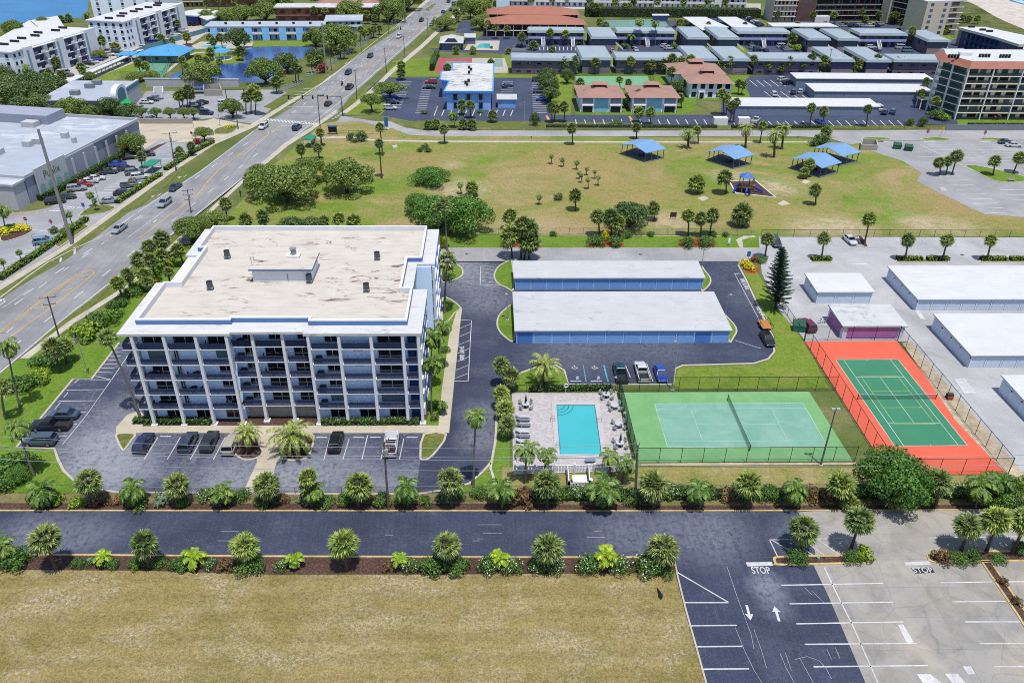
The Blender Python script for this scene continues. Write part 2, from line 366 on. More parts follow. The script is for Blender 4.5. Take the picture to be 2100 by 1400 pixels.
def kerbline(pts,wk=.3,h=.15,mk=None,closed=False):
 if isinstance(pts,str): pts = PX(pts)
 mb = MB(); pts = [V3(p) for p in pts]
 L = []; R_ = []
 for i,p in enumerate(pts):
  d = (pts[min(i+1,len(pts)-1)]-pts[max(i-1,0)]).normalized(); q = V3((-d.y,d.x))*wk/2
  L.append(p+q); R_.append(p-q)
 n = len(pts); vs = [(p.x,p.y,z) for z in (0,h) for p in L]+[(p.x,p.y,z) for z in (0,h) for p in R_]; fs = []
 for i in range(n-1):
  fs += [(i,i+1,n+i+1,n+i),(2*n+i+1,2*n+i,3*n+i,3*n+i+1),(n+i,n+i+1,3*n+i+1,3*n+i)]
 fs += [(0,n,3*n,2*n),(2*n-1,n-1,3*n-1,4*n-1)]
 mb.add(vs,fs).B('kerb',mk or M_KERB,kind='structure')
sheet('ground',[(-900,-60),(900,-60),(900,1800),(-900,1800)],0,G_TOWN)
sheet('river',[W(0,51).to_2d(),W(100,42).to_2d(),W(178,36).to_2d(),W(182,0).to_2d(),(-240,700),(-330,1200),(-900,1200),(-900,380)],.03,m_water('river_water',(74,146,206),.45,.3,1.0,.15))
sheet('dune',[W(1985,118).to_2d(),W(1962,80).to_2d(),W(1970,10).to_2d(),(290,640),(330,900),(800,900),(800,300),W(2300,230).to_2d(),W(2100,84).to_2d()],.02,G_DUNE)
sheet('beach',[W(1985,4).to_2d(),W(2010,16).to_2d(),W(2040,34).to_2d(),W(2075,50).to_2d(),W(2120,68).to_2d(),W(2300,140).to_2d(),(860,420),(880,900),(360,900),(290,560)],.03,M_BEACH,2)
sheet('ocean',[W(2052,-6).to_2d(),W(2075,4).to_2d(),W(2110,13).to_2d(),W(2300,62).to_2d(),(890,480),(890,1400),(440,1400),(360,700)],.05,m_water('ocean_water',(50,140,196),.45,.25,1.0,.15))
foam = m_speckle('sea_foam',(150,190,214),(214,228,236),(240,244,246),.2)
sheet('surf',[W(2062,-4).to_2d(),W(2085,4).to_2d(),W(2110,11).to_2d(),W(2300,57).to_2d(),W(2300,50).to_2d(),W(2112,6).to_2d(),W(2090,0).to_2d(),W(2070,-8).to_2d()],.06,foam)
sheet('park_lawn','440,470 470,440 560,340 660,255 700,246 790,255 860,278 1640,284 1700,292 1780,290 1870,340 1900,360 1895,372 1940,396 2020,436 2100,440 2300,440 2300,486 905,486 905,470',.02,G_PARK)
sheet('park_path','650,281 720,279 770,287 900,289 1300,290 1660,290 1662,293 1300,293.5 900,292.5 768,290 720,283 650,286',.0505,S_WALK)
sheet('roadside_lawn','905,479 1580,482 1575,509 905,507',.025,G_LUSH)
sheet('building_lawn','-100,800 0,760 180,660 300,560 420,470 905,470 905,560 950,600 1045,780 1045,1016 -300,1016',.02,G_LUSH)
sheet('mulch_bed','268,873 300,845 880,845 872,872',.03,M_MULCH)
sheet('dry_field','-300,1172 0,1168 300,1170 560,1179 900,1178 1384,1174 1402,1245 1446,1400 1480,1520 -400,1520',.02,G_DRY)
sheet('hedge_bed','-260,1029 1040,1030 1300,1034 2130,1034 2160,1048 -260,1048',.025,M_MULCH)
sheet('verge','-260,1012 2110,1012 2132,1035 1300,1036 1040,1032 -260,1031',.0255,m_grass('fence_grass',[(.3,(118,116,70)),(.5,(146,134,96)),(.7,(110,128,56))],[((190,176,154),.55,.7,.3)],sc=.25))
sheet('court_lawn','1030,958 1900,958 2105,968 2110,1022 1030,1022',.035,m_grass('thin_grass',[(.3,(122,140,62)),(.5,(164,156,96)),(.66,(190,172,134)),(.8,(140,146,76))],[((208,194,170),.58,.7,.12)],sc=.12))
sheet('mulch_bed','-260,1134 0,1137 525,1141 1385,1143 1384,1174 900,1177 560,1177 300,1169 -260,1166',.03,M_MULCH)
sheet('lane','-300,1047 2400,1047 2400,1210 1690,1165 1668,1140 1400,1143 0,1138 -300,1135',.03,A_LANE)
sheet('parking_lot','1384,1142 1690,1142 1690,1166 1790,1440 1810,1520 1480,1520 1446,1400 1403,1245 1384,1172',.034,A_LANE)
sheet('concrete_lot','1637,1050 1655,1085 1672,1132 1669,1160 1700,1225 1775,1400 1830,1520 2600,1520 2400,1047 1700,1046',.045,S_CONC)
kerbline('-260,1135 0,1137 525,1141 1050,1143 1383,1143 1388,1175',.25,.15,M_YKERB)
kerbline('-260,1047 600,1047.5 1300,1048 1640,1047 2200,1045',.22,.14,M_YKERB)
kerbline('1388,1175 1405,1245 1448,1400 1482,1520',.2,.12)
sheet('north_road','880,508 1570,508 1570,536 880,538',.04,A_GREY)
sheet('storage_lot','1556,484 2400,488 2500,1060 2070,974 1960,860 1860,700 1640,700 1600,640 1562,560',.03,A_LOT)
sheet('sand_strip','2070,978 1962,866 1850,704 1866,700 2100,972 2120,990',.06,M_SAND)
sheet('far_lot','1765,303 1790,290 2300,284 2300,440 2100,446 2068,443 2020,440 1930,398 1880,372 1890,355 1850,330',.04,m_asphalt('beach_lot',(170,171,175),wear=(190,190,194),patch=.3,gr=.4))
sheet('park_road','775,250 800,249 830,262 870,268 1300,268.5 1700,268 2300,264 2300,285 1790,289 1745,297 1700,284 1640,280 1300,280 900,280 840,277 800,262',.04,A_GREY)
sheet('road','700,238 775,250 802,262 796,266 775,258 740,250 690,252',.045,A_GREY)
island('1766,285 1775,282 1800,282 1830,285 1805,289 1768,289',G_LUSH)
island('1888,288 1895,284 1920,282 1945,285 1950,288 1930,289',G_LUSH)
island('2008,286 2020,283 2060,284 2070,287 2050,289',G_LUSH)
island('1978,340 2010,341 2100,362 2105,372 2070,375 2035,370 2000,352',G_LUSH)
sheet('driveway','905,536 1512,536 1530,575 1560,640 1584,690 1588,722 1574,738 1545,746 1400,750 1384,757 1381,789 1166,789 1160,760 1140,750 1102,752 1062,768 1040,787 1020,814 1018,850 1014,905 1010,935 990,968 962,992 922,1004 860,1013 850,1013 856,930 870,890 921,888 934,760 944,655 948,634 905,612',.04,A_DARK)
sheet('parking_lot','245,700 188,778 150,778 34,918 112,921 119,942 131,966 150,984 190,1003 240,1010 500,1013 858,1013 868,945 866,886 240,886 276,860 300,852 330,760 300,690',.045,A_FRONT)
sheet('parking_lot','853,1013 862,940 900,895 921,888 1000,888 1012,930 990,968 962,992 922,1004',.05,A_DARK)
sheet('pavement','238,876 262,850 286,842 300,855 292,875 330,873 870,872 921,873 921,888 868,888 238,888',.055,S_TAN)
sheet('pavement','497,1013 527,948 527,930 515,912 515,888 640,888 640,905 600,925 566,950 558,985 553,1013',.06,S_TAN)
sheet('pavement','898,888 906,800 921,690 936,640 948,632 945,655 933,770 921,888',.07,S_TAN)
sheet('pavement','860,886 895,870 908,784 896,784 890,760 907,748 925,752 914,860 905,886',.028,G_LUSH)
island('905,545 930,541 946,548 951,561 942,571 920,578 905,578',G_LUSH)
island('906,612 925,614 947,632 934,642 920,660 906,660',G_LUSH,n=2)
island('1051,536 1036,538 1019,549 1012,567 1019,581 1036,590 1054,595',G_LUSH)
island('1437,546 1447,556 1458,571 1457,583 1447,594 1437,595',G_LUSH)
island('1054,627 1033,636 1020,652 1019,672 1032,690 1056,699',G_LUSH)
island('1478,640 1492,650 1508,668 1512,680 1506,692 1494,702',G_LUSH)
island('238,889 279,889 272,903 256,924 247,920 240,906',G_VERGE,n=2)
island('868,890 917,890 900,922 880,942 864,944 860,934',G_VERGE,n=2)
island('470,900 520,891 536,915 538,935 505,945 478,930',M_MULCH)
island('580,900 640,890 643,915 630,940 600,946 582,938',M_MULCH)
sheet('lawn','1070,760 1105,752 1140,751 1158,761 1164,789 1164,802 1045,802 1020,830 1030,800',.05,G_LUSH)
kerbline('1018,1000 1006,960 1016,905 1019,850 1021,814 1041,787 1063,768 1103,752 1140,750 1157,760 1166,789 1381,789 1384,757 1400,750 1545,746 1575,737 1588,722 1584,690 1560,640 1530,575 1514,545 1520,537',.35)
kerbline('245,703 188,778 150,778 34,918 112,921 119,942 131,966 150,984 190,1003 240,1010 500,1013',.35)
kerbline('558,1013 858,1013 922,1004 962,992 990,968 1006,950',.35)
sheet('lawn','1392,753 1546,749 1580,738 1592,722 1588,690 1562,635 1520,545 1530,540 1545,545 1600,640 1645,690 1700,796 1400,798 1380,790',.042,G_LAWN)
sheet('mulch_bed','1519,540 1530,536 1560,552 1548,562 1530,560',.05,M_RED)
sheet('mulch_bed','1203,497 1245,488 1280,500 1280,505 1205,505',.04,M_RED)
sheet('mulch_bed','1392,497 1430,488 1470,497 1462,506 1394,506',.04,M_RED)
sheet('mulch_bed','1030,495 1110,498 1110,507 1030,507',.04,M_RED)
sheet('path','1509,492 1525,484 1545,483 1552,486 1535,488 1522,492 1524,508 1517,508',.045,S_WALK)
sheet('path','1060,481 1500,484 1500,485.5 1060,482.5',.045,M_SAND)
def m_pavers():
 m,t,b = newmat('pool_pavers'); p = pos(t)
 br = N(t,'ShaderNodeTexBrick'); br.inputs['Scale'].default_value = 1; br.inputs['Brick Width'].default_value = .42; br.inputs['Row Height'].default_value = .3
 br.inputs['Mortar Size'].default_value = .012
 br.inputs['Color1'].default_value = alb((222,216,216)); br.inputs['Color2'].default_value = alb((196,192,196)); br.inputs['Mortar'].default_value = alb((168,164,166))
 t.links.new(p,br.inputs[0]); c = mix(t,1.0,br.outputs[0],ramp(t,noise(t,p,2.2,4,.8),[(.3,g(.84)),(.7,g(1.08))]),'MULTIPLY')
 t.links.new(c,b.inputs['Base Color']); b.inputs['Roughness'].default_value = .85; return m
sheet('pool_deck','1050,806 1264,806 1300,962 1052,973',.05,m_pavers())
sheet('court',[(21.05,89.35),(52.45,89.35),(52.1,106.9),(21.05,106.9)],.05,m_court('light_green_court',(126,184,122),(152,204,144)))
TC = V3((26.21,92.725)); OC = V3((60.05,92.74))
sheet('court_playing_area',[TC,TC+V3((23.77,0)),TC+V3((23.77,10.97)),TC+V3((0,10.97))],.058,m_court('pale_green_court',(128,184,166),(160,202,184)))
sheet('court',[(56.55,86.3),(73.3,86.3),(73.6,122.7),(56.75,122.7)],.05,m_court('orange_court',(244,112,88),(248,124,98),1.5))
sheet('court_playing_area',[OC,OC+V3((10.97,0)),OC+V3((10.97,23.77)),OC+V3((0,23.77))],.058,m_court('green_court',(70,146,112),(78,154,120)))
sheet('court_edge','1310,949 1760,948 1760,953 1310,955',.055,M_SAND)
EW = '77,700 152,638 229,579 300,523 370,467 440,411 512,355 575,305 640,255 720,193 800,123 880,52 938,0'
sheet('road',[(-88,40)]+[W(*q).to_2d() for q in ((-40,800),(77,703),(229,580),(370,469),(512,357),(575,307),(690,235),(720,197),(800,127),(880,55),(940,0))]+[(15,740),(60,1000)] +
 [(40,1000),(-4,740)]+[W(*q).to_2d() for q in ((884,0),(780,80),(660,175),(600,220),(520,268),(412,350),(300,420),(262,437),(140,530),(0,611))]+[(-103,80),(-110,40)],.05,A_ROAD)
sheet('pavement','0,596 148,504 355,353 440,297 520,262 640,185 700,148 800,75 880,8 886,0 874,0 790,75 690,148 630,185 510,258 430,293 345,350 140,498 0,584',.045,S_WALK)
sheet('pavement','60,735 150,665 270,588 487,386 590,300 640,268 690,232 690,225 640,260 580,297 480,383 262,584 140,660 40,735',.055,S_WALK)
sheet('pavement','700,232 745,198 800,145 860,95 925,35 962,0 970,0 935,35 868,98 808,148 755,200 712,232',.055,S_WALK)
sheet('verge','-60,640 0,597 148,505 175,488 250,436 262,437 170,499 100,545 0,617 -60,660',.053,G_VERGE)
sheet('verge','245,432 300,395 355,356 368,354 345,378 290,420 250,435',.056,G_VERGE)
sheet('verge','85,690 152,640 229,583 300,527 370,471 512,359 575,309 640,258 648,260 580,300 484,383 265,583 150,661 90,712',.053,G_VERGE)
sheet('verge','600,200 640,170 690,135 760,85 818,55 818,60 765,95 690,145 660,170 620,195',.053,G_VERGE)
sheet('verge','540,220 590,190 600,193 560,224',.053,G_VERGE)
sheet('verge','690,228 730,195 758,168 752,178 715,220',.053,G_VERGE)
sheet('verge','772,150 800,128 815,128 790,148 775,155',.053,G_VERGE)
sheet('verge','836,98 850,82 865,80 850,95',.053,G_VERGE)
sheet('verge','878,65 905,45 935,15 945,15 915,48 880,70',.053,G_VERGE)
sheet('verge','868,22 890,8 895,9 880,23',.053,G_VERGE)
sheet('parking_lot','-60,600 -60,470 0,440 70,432 105,425 330,285 365,292 445,290 350,350 140,497 0,584',.035,A_SHOP)
sheet('parking_lot','285,250 420,248 438,243 520,258 440,294 350,300 300,310 285,290',.034,S_TAN)
sheet('parking_lot','240,262 300,188 560,184 600,192 560,220 520,255 440,242 400,246 300,246',.033,A_SHOP)
sheet('driveway','40,178 120,150 310,60 420,48 428,66 390,92 180,170 160,178 120,180',.033,S_PALE)
sheet('mulch_bed','325,297 343,293 310,312 295,312',.05,M_MULCH)
island('0,495 0,468 30,464 60,467 70,472 55,482 20,494',M_MULCH,n=2)
island('178,428 205,419 236,424 235,429 215,437 165,445 163,440',G_VERGE,n=2)
island('150,468 175,460 185,464 120,510 96,492',G_VERGE,n=0)
island('438,268 450,262 490,256 478,272 455,276 440,275',G_TOWN,n=2)
sheet('parking_lot','784,160 905,158 910,150 1015,156 1122,158 1132,235 1240,236 1478,236 1480,206 1440,206 1425,205 1500,200 1530,158 1610,152 2000,150 2000,256 1500,257 1100,249 840,248 790,238 780,236 700,238 770,170',.03,A_FAR)
sheet('lawn','742,193 770,180 800,218 780,236 705,236 720,215',.04,G_LAWN)
sheet('lawn','790,158 805,125 860,120 905,118 905,150 900,158',.04,G_LAWN)
sheet('lawn','1010,160 1010,150 1160,150 1175,160 1170,236 1130,236 1122,160',.04,G_LAWN)
sheet('lawn','1180,236 1180,150 1385,152 1430,200 1425,228 1400,236',.036,G_LUSH)
sheet('lawn','1395,150 1540,150 1535,160 1520,170 1535,190 1540,203 1440,206 1410,200',.038,G_LUSH)
sheet('verge','822,250 860,248 1100,249 1500,257 1500,266 1100,267 870,266 838,260',.042,G_VERGE)
sheet('verge','1500,257 1935,259 1935,266 1500,266',.041,G_VERGE)
sheet('lawn','1960,240 2300,240 2300,258 1965,257',.042,G_LUSH)
sheet('parking_lot','960,100 1010,50 1030,70 1120,78 1180,90 1180,112 1040,112 1000,108 940,108 900,105 880,100 920,98',.032,A_FAR)
sheet('parking_lot','935,68 942,44 970,44 972,68',.033,A_FAR)
sheet('parking_lot','1180,85 1260,85 1262,112 1180,112',.0325,A_FAR)
sheet('parking_lot','1270,90 1392,90 1400,118 1262,116',.033,A_FAR)
sheet('parking_lot','1520,92 1660,94 1660,110 1540,110',.033,A_FAR)
sheet('parking_lot','1770,96 1900,98 1900,115 1820,112 1770,108',.033,A_FAR)
sheet('parking_lot','1360,45 1530,30 1560,45 1560,58 1640,42 1960,52 1960,64 1380,62',.033,A_FAR)
sheet('parking_lot','1900,112 1975,72 2080,100 2080,120',.033,A_FAR)
sheet('courtyard','1180,64 1950,66 1950,152 1030,150 1030,112',.0315,G_LAWN)
sheet('parking_lot','1100,5 1560,8 1560,22 1100,19',.03,S_PALE)
sheet('pond','345,158 395,140 420,135 480,131 500,128 497,110 520,97 640,97 640,110 600,128 575,152 540,170 480,168 420,162',.04,m_water('pond_water',(52,92,168),.1,.5,1.2),3)
sheet('lawn','370,150 385,122 400,105 480,104 496,112 500,127 480,130 420,134 390,140 350,156 322,160',.035,G_LAWN)
sheet('lawn','515,97 520,85 640,85 640,97',.036,G_LAWN)
sheet('lawn','150,178 320,112 330,120 290,140 250,160 200,178',.036,G_LAWN)
sheet('path','322,160 350,138 372,120 400,108 480,104 480,105 402,110 376,122 355,140 330,160',.045,S_WALK)
sheet('court','252,160 300,135 308,128 352,128 335,160',.05,m_court('far_green_court',(110,168,140),(96,160,140)))
sheet('pool_deck','378,101 412,86 520,86 515,100',.05,S_PALE)
sheet('swimming_pool_water','408,98 418,93.5 466,93.5 462,99',.06,m_water('far_pool',(110,214,222),.1))
LZ = .066
def L2(a,b,t): return (a[0]+(b[0]-a[0])*t,a[1]+(b[1]-a[1])*t)
class Marks:
 def __init__(s,z=LZ): s.mb = MB(); s.z = z; s.sw = .12
 def ln(s,x0,y0,x1,y1,w=.12): s.mb.strip(W(x0,y0),W(x1,y1),w,s.z); return s
 def pl(s,txt,w=.12):
  p = PX(txt)
  for a,b in zip(p,p[1:]): s.mb.strip(a,b,w,s.z)
  return s
 def stalls(s,a0,a1,b0,b1,n,w=None):
  for i in range(n):
   t = i/(n-1) if n > 1 else 0; p,q = L2(a0,a1,t),L2(b0,b1,t); s.ln(*p,*q,w or s.sw)
  return s
 def dash(s,a,b,on=3,off=9,w=.14,ph=0):
  a,b = W(*a).to_2d(),W(*b).to_2d(); d = (b-a); L = d.length; d.normalize(); q = ph
  while q+on < L: s.mb.strip(a+d*q,a+d*(q+on),w,s.z); q += on+off
  return s
 def quad(s,txt): s.mb.poly(PX(txt),s.z); return s
 def arrow(s,px,py,ang,L=2.4,turn=0):
  c = W(px,py).to_2d(); d = V3((sin(ang),cos(ang))); n = V3((d.y,-d.x)); b = L/2
  if turn:
   e = d*.25+n*turn
   s.mb.strip(c-d*b,c+d*.2,.22,s.z); s.mb.poly([c+d*.2-n*.15,c+d*.2+n*.15,c+d*.7+n*turn*.9,c+d*.45+n*turn*1.0],s.z)
   s.mb.poly([c+d*1.2+n*turn*.7,c+d*.55+n*turn*1.7,c-d*.05+n*turn*.7],s.z)
  else:
   s.mb.strip(c-d*b,c+d*b*.2,.3,s.z); s.mb.poly([c+d*b*.2-n*.48,c+d*b-n*.0,c+d*b*.2+n*.48],s.z)
  return s
 def done(s,m,nm='road_marking'): return s.mb.B(nm,m,kind='structure')
w = Marks()
for x0,y0,x1,y1 in ((1404,1235.5,1494,1235.5),(1412,1283,1511,1282),(1425,1326,1522,1325),(1438,1372,1536,1371),(1388,1173,1494,1235)): w.ln(x0,y0,x1,y1,.17)
for x0,y0,x1,y1 in ((1602,1200,1811,1196),(1619,1238,1832,1234.5),(1633,1279,1853,1275),(1650,1321,1879,1319),(1668,1367,1903,1364.5),(1688,1416,1930,1413)): w.ln(x0,y0,x1,y1,.17)
for x0,y0,x1,y1 in ((1928,1195,2034,1193),(2066,1193,2200,1192),(1953,1234,2062,1233),(1979,1275,2092,1275),(2008,1319.5,2160,1319),(2038,1367,2200,1366)): w.ln(x0,y0,x1,y1,.17)
w.pl('1690,1163 1712,1210 1750,1286 1800,1400 1830,1470',.16)
w.pl('1578,1107 1733,1104 1743,1125',.14).ln(1578,1107,1594,1140,.14)
for x0,y0,x1,y1 in ((1584,1108,1622,1131),(1618,1106,1668,1139),(1650,1110,1690,1138),(1678,1107,1725,1140),(1706,1105,1732,1125)): w.ln(x0,y0,x1,y1,.14)
w.ln(1905,1103,2100,1100,.14).pl('1983,1098 2010,1120',.1)
w.quad('1529,1153 1583,1152 1585,1160 1533,1161.5').quad('1853,1153 1905,1150.5 1909,1158 1857,1160')
w.arrow(1535,1256,pi+.06,2.2).arrow(1593,1258,.06,2.2)
w.quad('1841,1281 1852,1280 1874,1317 1859,1318').quad('1880,1382 1907,1382 1930,1400 1945,1415 1902,1415').quad('1937,1381 1963,1381 1990,1412 1962,1412').quad('1974,1366 1991,1366 2000,1382 1985,1383')
w.stalls((324,897),(462,897),(296,942),(438,942),4).stalls((676,899),(906,899),(664,944),(906,944),1)
for x0,y0,x1,y1 in ((716,900,703,943),(754,893,742,943),(828,900,819,943),(792,893,781,943),(318,888,314,893)): w.ln(x0,y0,x1,y1)
for x in (340,660,696,735,770,845): w.ln(x-11,897-(x < 400)*2,x+11,897-(x < 400)*2,.2)
for x0,y0,x1,y1 in ((137,800,213,799),(122,822.5,195,822),(160,845,176,845),(140,870,158,870),(114,894,138,894),(153,786,162,778),(131,815,140,805),(112,840,124,826)): w.ln(x0,y0,x1,y1)
w.pl('228,780 175,855 128,912',.1)
w.pl('186,779 229,779 262,730',.12)
for i in range(9): w.ln(193+i*6.2,771-i*8.2,228+i*4,779-i*7.4 if i < 1 else 779-i*8.6-6,.12)
w.pl('942,656 967,657.5 960,782 932,781.5',.11)
for i in range(7): w.ln(943-i*1.5,674+i*17,966-i*1.1,664+i*17,.1)
w.pl('986,546 1013,547',.11).pl('986,546 985,585 1028,585',.11)
for i in range(5): w.ln(986,549+i*9,1012+i*4,546.5+i*9+8,.1)
w.pl('1517,561 1506,561 1560,662',.11).ln(1520,563,1508,562)
w.ln(1506,698,1560,715,.12)
w.ln(1283,750,1293,775).ln(1326,745,1339,783)
for x in (1180,1222): w.ln(x-10,782,x+12,781.5,.18)
w.stalls((1567,489),(2098,489),(1588,508),(2126,508),21)
for i in range(20): w.ln(1574+i*26.4,488,1588+i*26.4,488,.22)
w.ln(1745,541.5,1778,541.5,.4).quad('1875,636 1884,636 1898,655 1888,655').quad('1956,778 1978,776 2003,808 1978,808')
for a0,a1,b0,b1,n in (((1870,313),(2018,438),(1915,313),(2070,436),14),((1885,296),(1995,296),(1995,350),(1995,350),1)):
 w.stalls(a0,a1,b0,b1,n,.26)
w.stalls((1900,297),(1945,330),(1962,297),(2005,330),7,.26).stalls((1990,297),(2030,330),(2070,297),(2110,330),7,.26)
w.stalls((2050,390),(2110,440),(2120,390),(2180,440),6,.26)
for x in (1790,1800,1895,2010): w.ln(x,291,x+22,291,.5)
w.sw = .32
w.stalls((818,168),(798,222),(844,168),(822,222),17,.3).stalls((868,170),(852,232),(888,170),(872,232),18).stalls((1030,168),(1024,215),(1052,168),(1052,215),12).stalls((1090,162),(1093,232),(1112,162),(1122,232),20)
w.stalls((895,226),(1052,226),(890,238),(1047,238),11,.3).stalls((1180,246),(1500,246),(1183,257),(1508,257),18).stalls((1575,249),(1840,247),(1586,259),(1852,259),16)
w.stalls((1537,165),(1594,165),(1553,178),(1612,178),5,.3).stalls((1567,188),(1634,188),(1588,203),(1655,203),5).ln(1548,171,1606,171).ln(1578,195,1645,195)
w.stalls((1050,95),(1050,108),(1078,95),(1078,108),6,.3).stalls((1107,97),(1180,97),(1107,104),(1180,104),10)
w.stalls((250,345),(130,440),(268,345),(165,440),1,.3).stalls((232,352),(140,402),(252,353),(160,403),8).stalls((300,345),(236,396),(270,345),(205,396),9)
w.stalls((345,300),(318,342),(372,302),(345,345),6,.3).stalls((60,508),(-20,560),(90,503),(20,550),6)
w.ln(70,472,103,476,.3).ln(130,423,155,426,.4).ln(100,433,128,433,.5).stalls((108,432),(165,428),(118,427),(172,424),8,.3)
w.sw = .12
w.pl('-30,790 77,699 152,637 229,578 300,522 370,466 440,410 512,354 545,328',.24)
w.pl('575,303 640,253 690,215 720,192 800,122 880,51 936,0',.24)
w.pl('-20,626 0,611 60,565 100,537 160,507 220,480 295,427 400,360 470,308 520,270',.24).pl('600,218 660,173 780,77 880,2',.24)
w.dash((20,717),(545,302),3,6.5,.26).dash((48,606),(520,285),3,6.5,.26).dash((30,625),(300,438),2.5,4.5,.24)
w.dash((620,253),(925,8),3,7,.28).dash((600,232),(895,8),3,7,.28).dash((680,180),(890,6),1.2,2.5,.26)
w.pl('5,632 59,595',.13).pl('262,488 362,414',.13).pl('500,318 560,270',.13).pl('575,258 612,258',.4).pl('590,220 645,220',.4)
for i in range(17): a = L2((535,245),(649,256),i/16); w.ln(a[0]-2,a[1]-3,a[0]+3,a[1]+2,.55)
w.ln(530,242,652,253,.2).ln(535,251,648,260,.2)
for i in range(5): w.ln(590+i*8,207-i*6,606+i*8,210-i*7,.35)
for i in range(4): w.ln(680+i*6,245-i*4,696+i*4,240-i*4,.3)
for px,py,tn in ((10,619,-1),(15,681,1),(315,456,1),(324,402,1),(378,363,1),(560,272,1),(705,165,0),(748,135,1),(752,131,-1),(805,92,1),(812,88,-1),(845,65,1),(850,62,-1),(710,130,0),(770,95,0),(795,78,0)):
 w.arrow(px,py,radians(8.7)+(pi if tn >= 0 else 0),3,tn)
w.quad('151,508 156,507 155,521 151,522').quad('123,530 127,528 126,537 122,538')
w.done(P_WHITE)
y = Marks()
y.pl('-30,705 0,680.5 60,635 97,605 160,562 176,556 188,555 193,558 192,562 187,566 120,620 21,691 -10,716',.22).pl('2,684 62,638 98,609 160,566',.12)
y.ln(60,635,97,628,.2).ln(114,600,149,592,.2).ln(152,570,186,563,.2)
for a in ((233,506,243,501),(209,526,217,521),(182,545,191,540),(258,510,266,505),(232,529,240,523),(207,549,215,543)): y.ln(*a,.18)
y.pl('287,488 385,414 400,405 412,392 425,374 447,351 480,325 520,297 575,258',.26).pl('655,213 720,163',.3)
y.pl('720,161 800,98 905,20 930,0',.14).pl('726,165 806,101 913,20',.14)
y.dash((722,164),(910,20),2,6,.12)
y.stalls((25,434),(92,432),(30,441),(94,437),5,.16).pl('22,441 60,441 94,438',.14)
for px,py in ((1123,241),(1293,242)): y.ln(px-2,py-3,px+2,py+5,.8)
y.ln(1428,227,1445,226.5,.3).ln(1452,226.5,1466,226,.3).ln(800,158,815,158,.3).ln(895,226,897,218,.3)
y.done(P_YEL)
b = Marks()
b.ln(1196,749,1202,783,.16).ln(1238,749,1247,783,.26).quad('919,700 942,700 941,712 918,712')
b.done(P_BLUE)
k = Marks(.068)
def wheelchair(px,py):
 c = W(px,py).to_2d(); mb = k.mb
 pts = [c+V3((cos(a)*.42,sin(a)*.42)) for a in [radians(d) for d in range(150,400,25)]]
 for a,q in zip(pts,pts[1:]): mb.strip(a,q,.13,k.z)
 mb.strip(c+V3((0,.7)),c+V3((0,.05)),.14,k.z); mb.strip(c+V3((0,.1)),c+V3((.4,.05)),.14,k.z); mb.strip(c+V3((.4,.05)),c+V3((.55,-.3)),.14,k.z)
wheelchair(1178,754); wheelchair(1219,754)
k.done(P_WHITE)
f = Marks(.067)
for x0,y0,x1,y1 in ((1204,1102,1240,1101.5),(1218,1090,1234,1090),(990,1093,1030,1093),(978,1105,990,1105),(980,1076,1030,1076),(970,1109,984,1109),(454,1090,490,1090),(445,1109,478,1109),(790,1097,806,1097)): f.ln(x0,y0,x1,y1,.07)
for t in ('1490,1160 1512,1225 1540,1300 1546,1330','1508,1287 1525,1330 1545,1372 1575,1420','1546,1290 1562,1335 1572,1370','1600,1340 1612,1370 1640,1420','1630,1352 1655,1346 1680,1355 1695,1372 1705,1392','1640,1350 1668,1400','1610,1338 1623,1375','1695,1330 1705,1352','1712,1326 1722,1350','1664,1211 1690,1236','1665,1220 1650,1205'): f.pl(t,.045)
f.done(P_FAINT)
p_ = Marks(.068); p_.quad('1868,1165 1909,1163 1917,1174 1877,1176').done(P_BLACK,'road_marking')
def word(txt,px,py,size,z=.07,rz=0,m=P_WHITE,sx=1.0,sy=1.0,name='painted_word'):
 cu = bpy.data.curves.new(name,'FONT'); cu.body = txt; cu.size = size; cu.align_x = 'CENTER'; cu.align_y = 'CENTER'; cu.space_character = 1.05; cu.offset = .02*size
 o = bpy.data.objects.new(name,cu); me = bpy.data.meshes.new_from_object(o); bpy.data.objects.remove(o)
 me.materials.clear(); me.materials.append(m); c = W(px,py)
 q = link(name,me,kind='structure',loc=(c.x,c.y,z),rz=rz); q.scale = (sx,sy,1); return q
word('STOP',1560,1170,1.5,sx=.62,sy=1.0); word('STOP',1892,1169.5,1.35,z=.074,sx=.72,sy=.85)
word('FIRE LANE',948,725,1.1,rz=pi/2+.04,sx=.9)
word('FIRE LANE',1527,583,1.3,rz=-pi/2+.0,sx=.8)
word('FIRE LANE',1560,640,1.3,rz=-pi/2+.0,sx=.8)
cl = MB()
def rect(mb,o,x0,y0,x1,y1,w_,z):
 for a,q in (((x0,y0),(x1,y0)),((x1,y0),(x1,y1)),((x1,y1),(x0,y1)),((x0,y1),(x0,y0))): mb.strip(o+V3(a),o+V3(q),w_,z)
rect(cl,TC,0,0,23.77,10.97,.09,.066)
for a,q in (((0,1.37),(23.77,1.37)),((0,9.6),(23.77,9.6)),((5.485,1.37),(5.485,9.6)),((18.285,1.37),(18.285,9.6)),((5.485,5.485),(18.285,5.485))): cl.strip(TC+V3(a),TC+V3(q),.07,.067)
cl.B('court_lines',m_speckle('worn_line',(170,210,190),(200,226,212),(226,238,230),2.5),kind='structure')
cl = MB(); rect(cl,OC,0,0,10.97,23.77,.1,.066)
for a,q in (((1.37,0),(1.37,23.77)),((9.6,0),(9.6,23.77)),((1.37,5.485),(9.6,5.485)),((1.37,18.285),(9.6,18.285)),((5.485,5.485),(5.485,18.285)),((5.485,0),(5.485,.3)),((5.485,23.47),(5.485,23.77))): cl.strip(OC+V3(a),OC+V3(q),.09,.067)
cl.B('court_lines',P_WHITE,kind='structure')
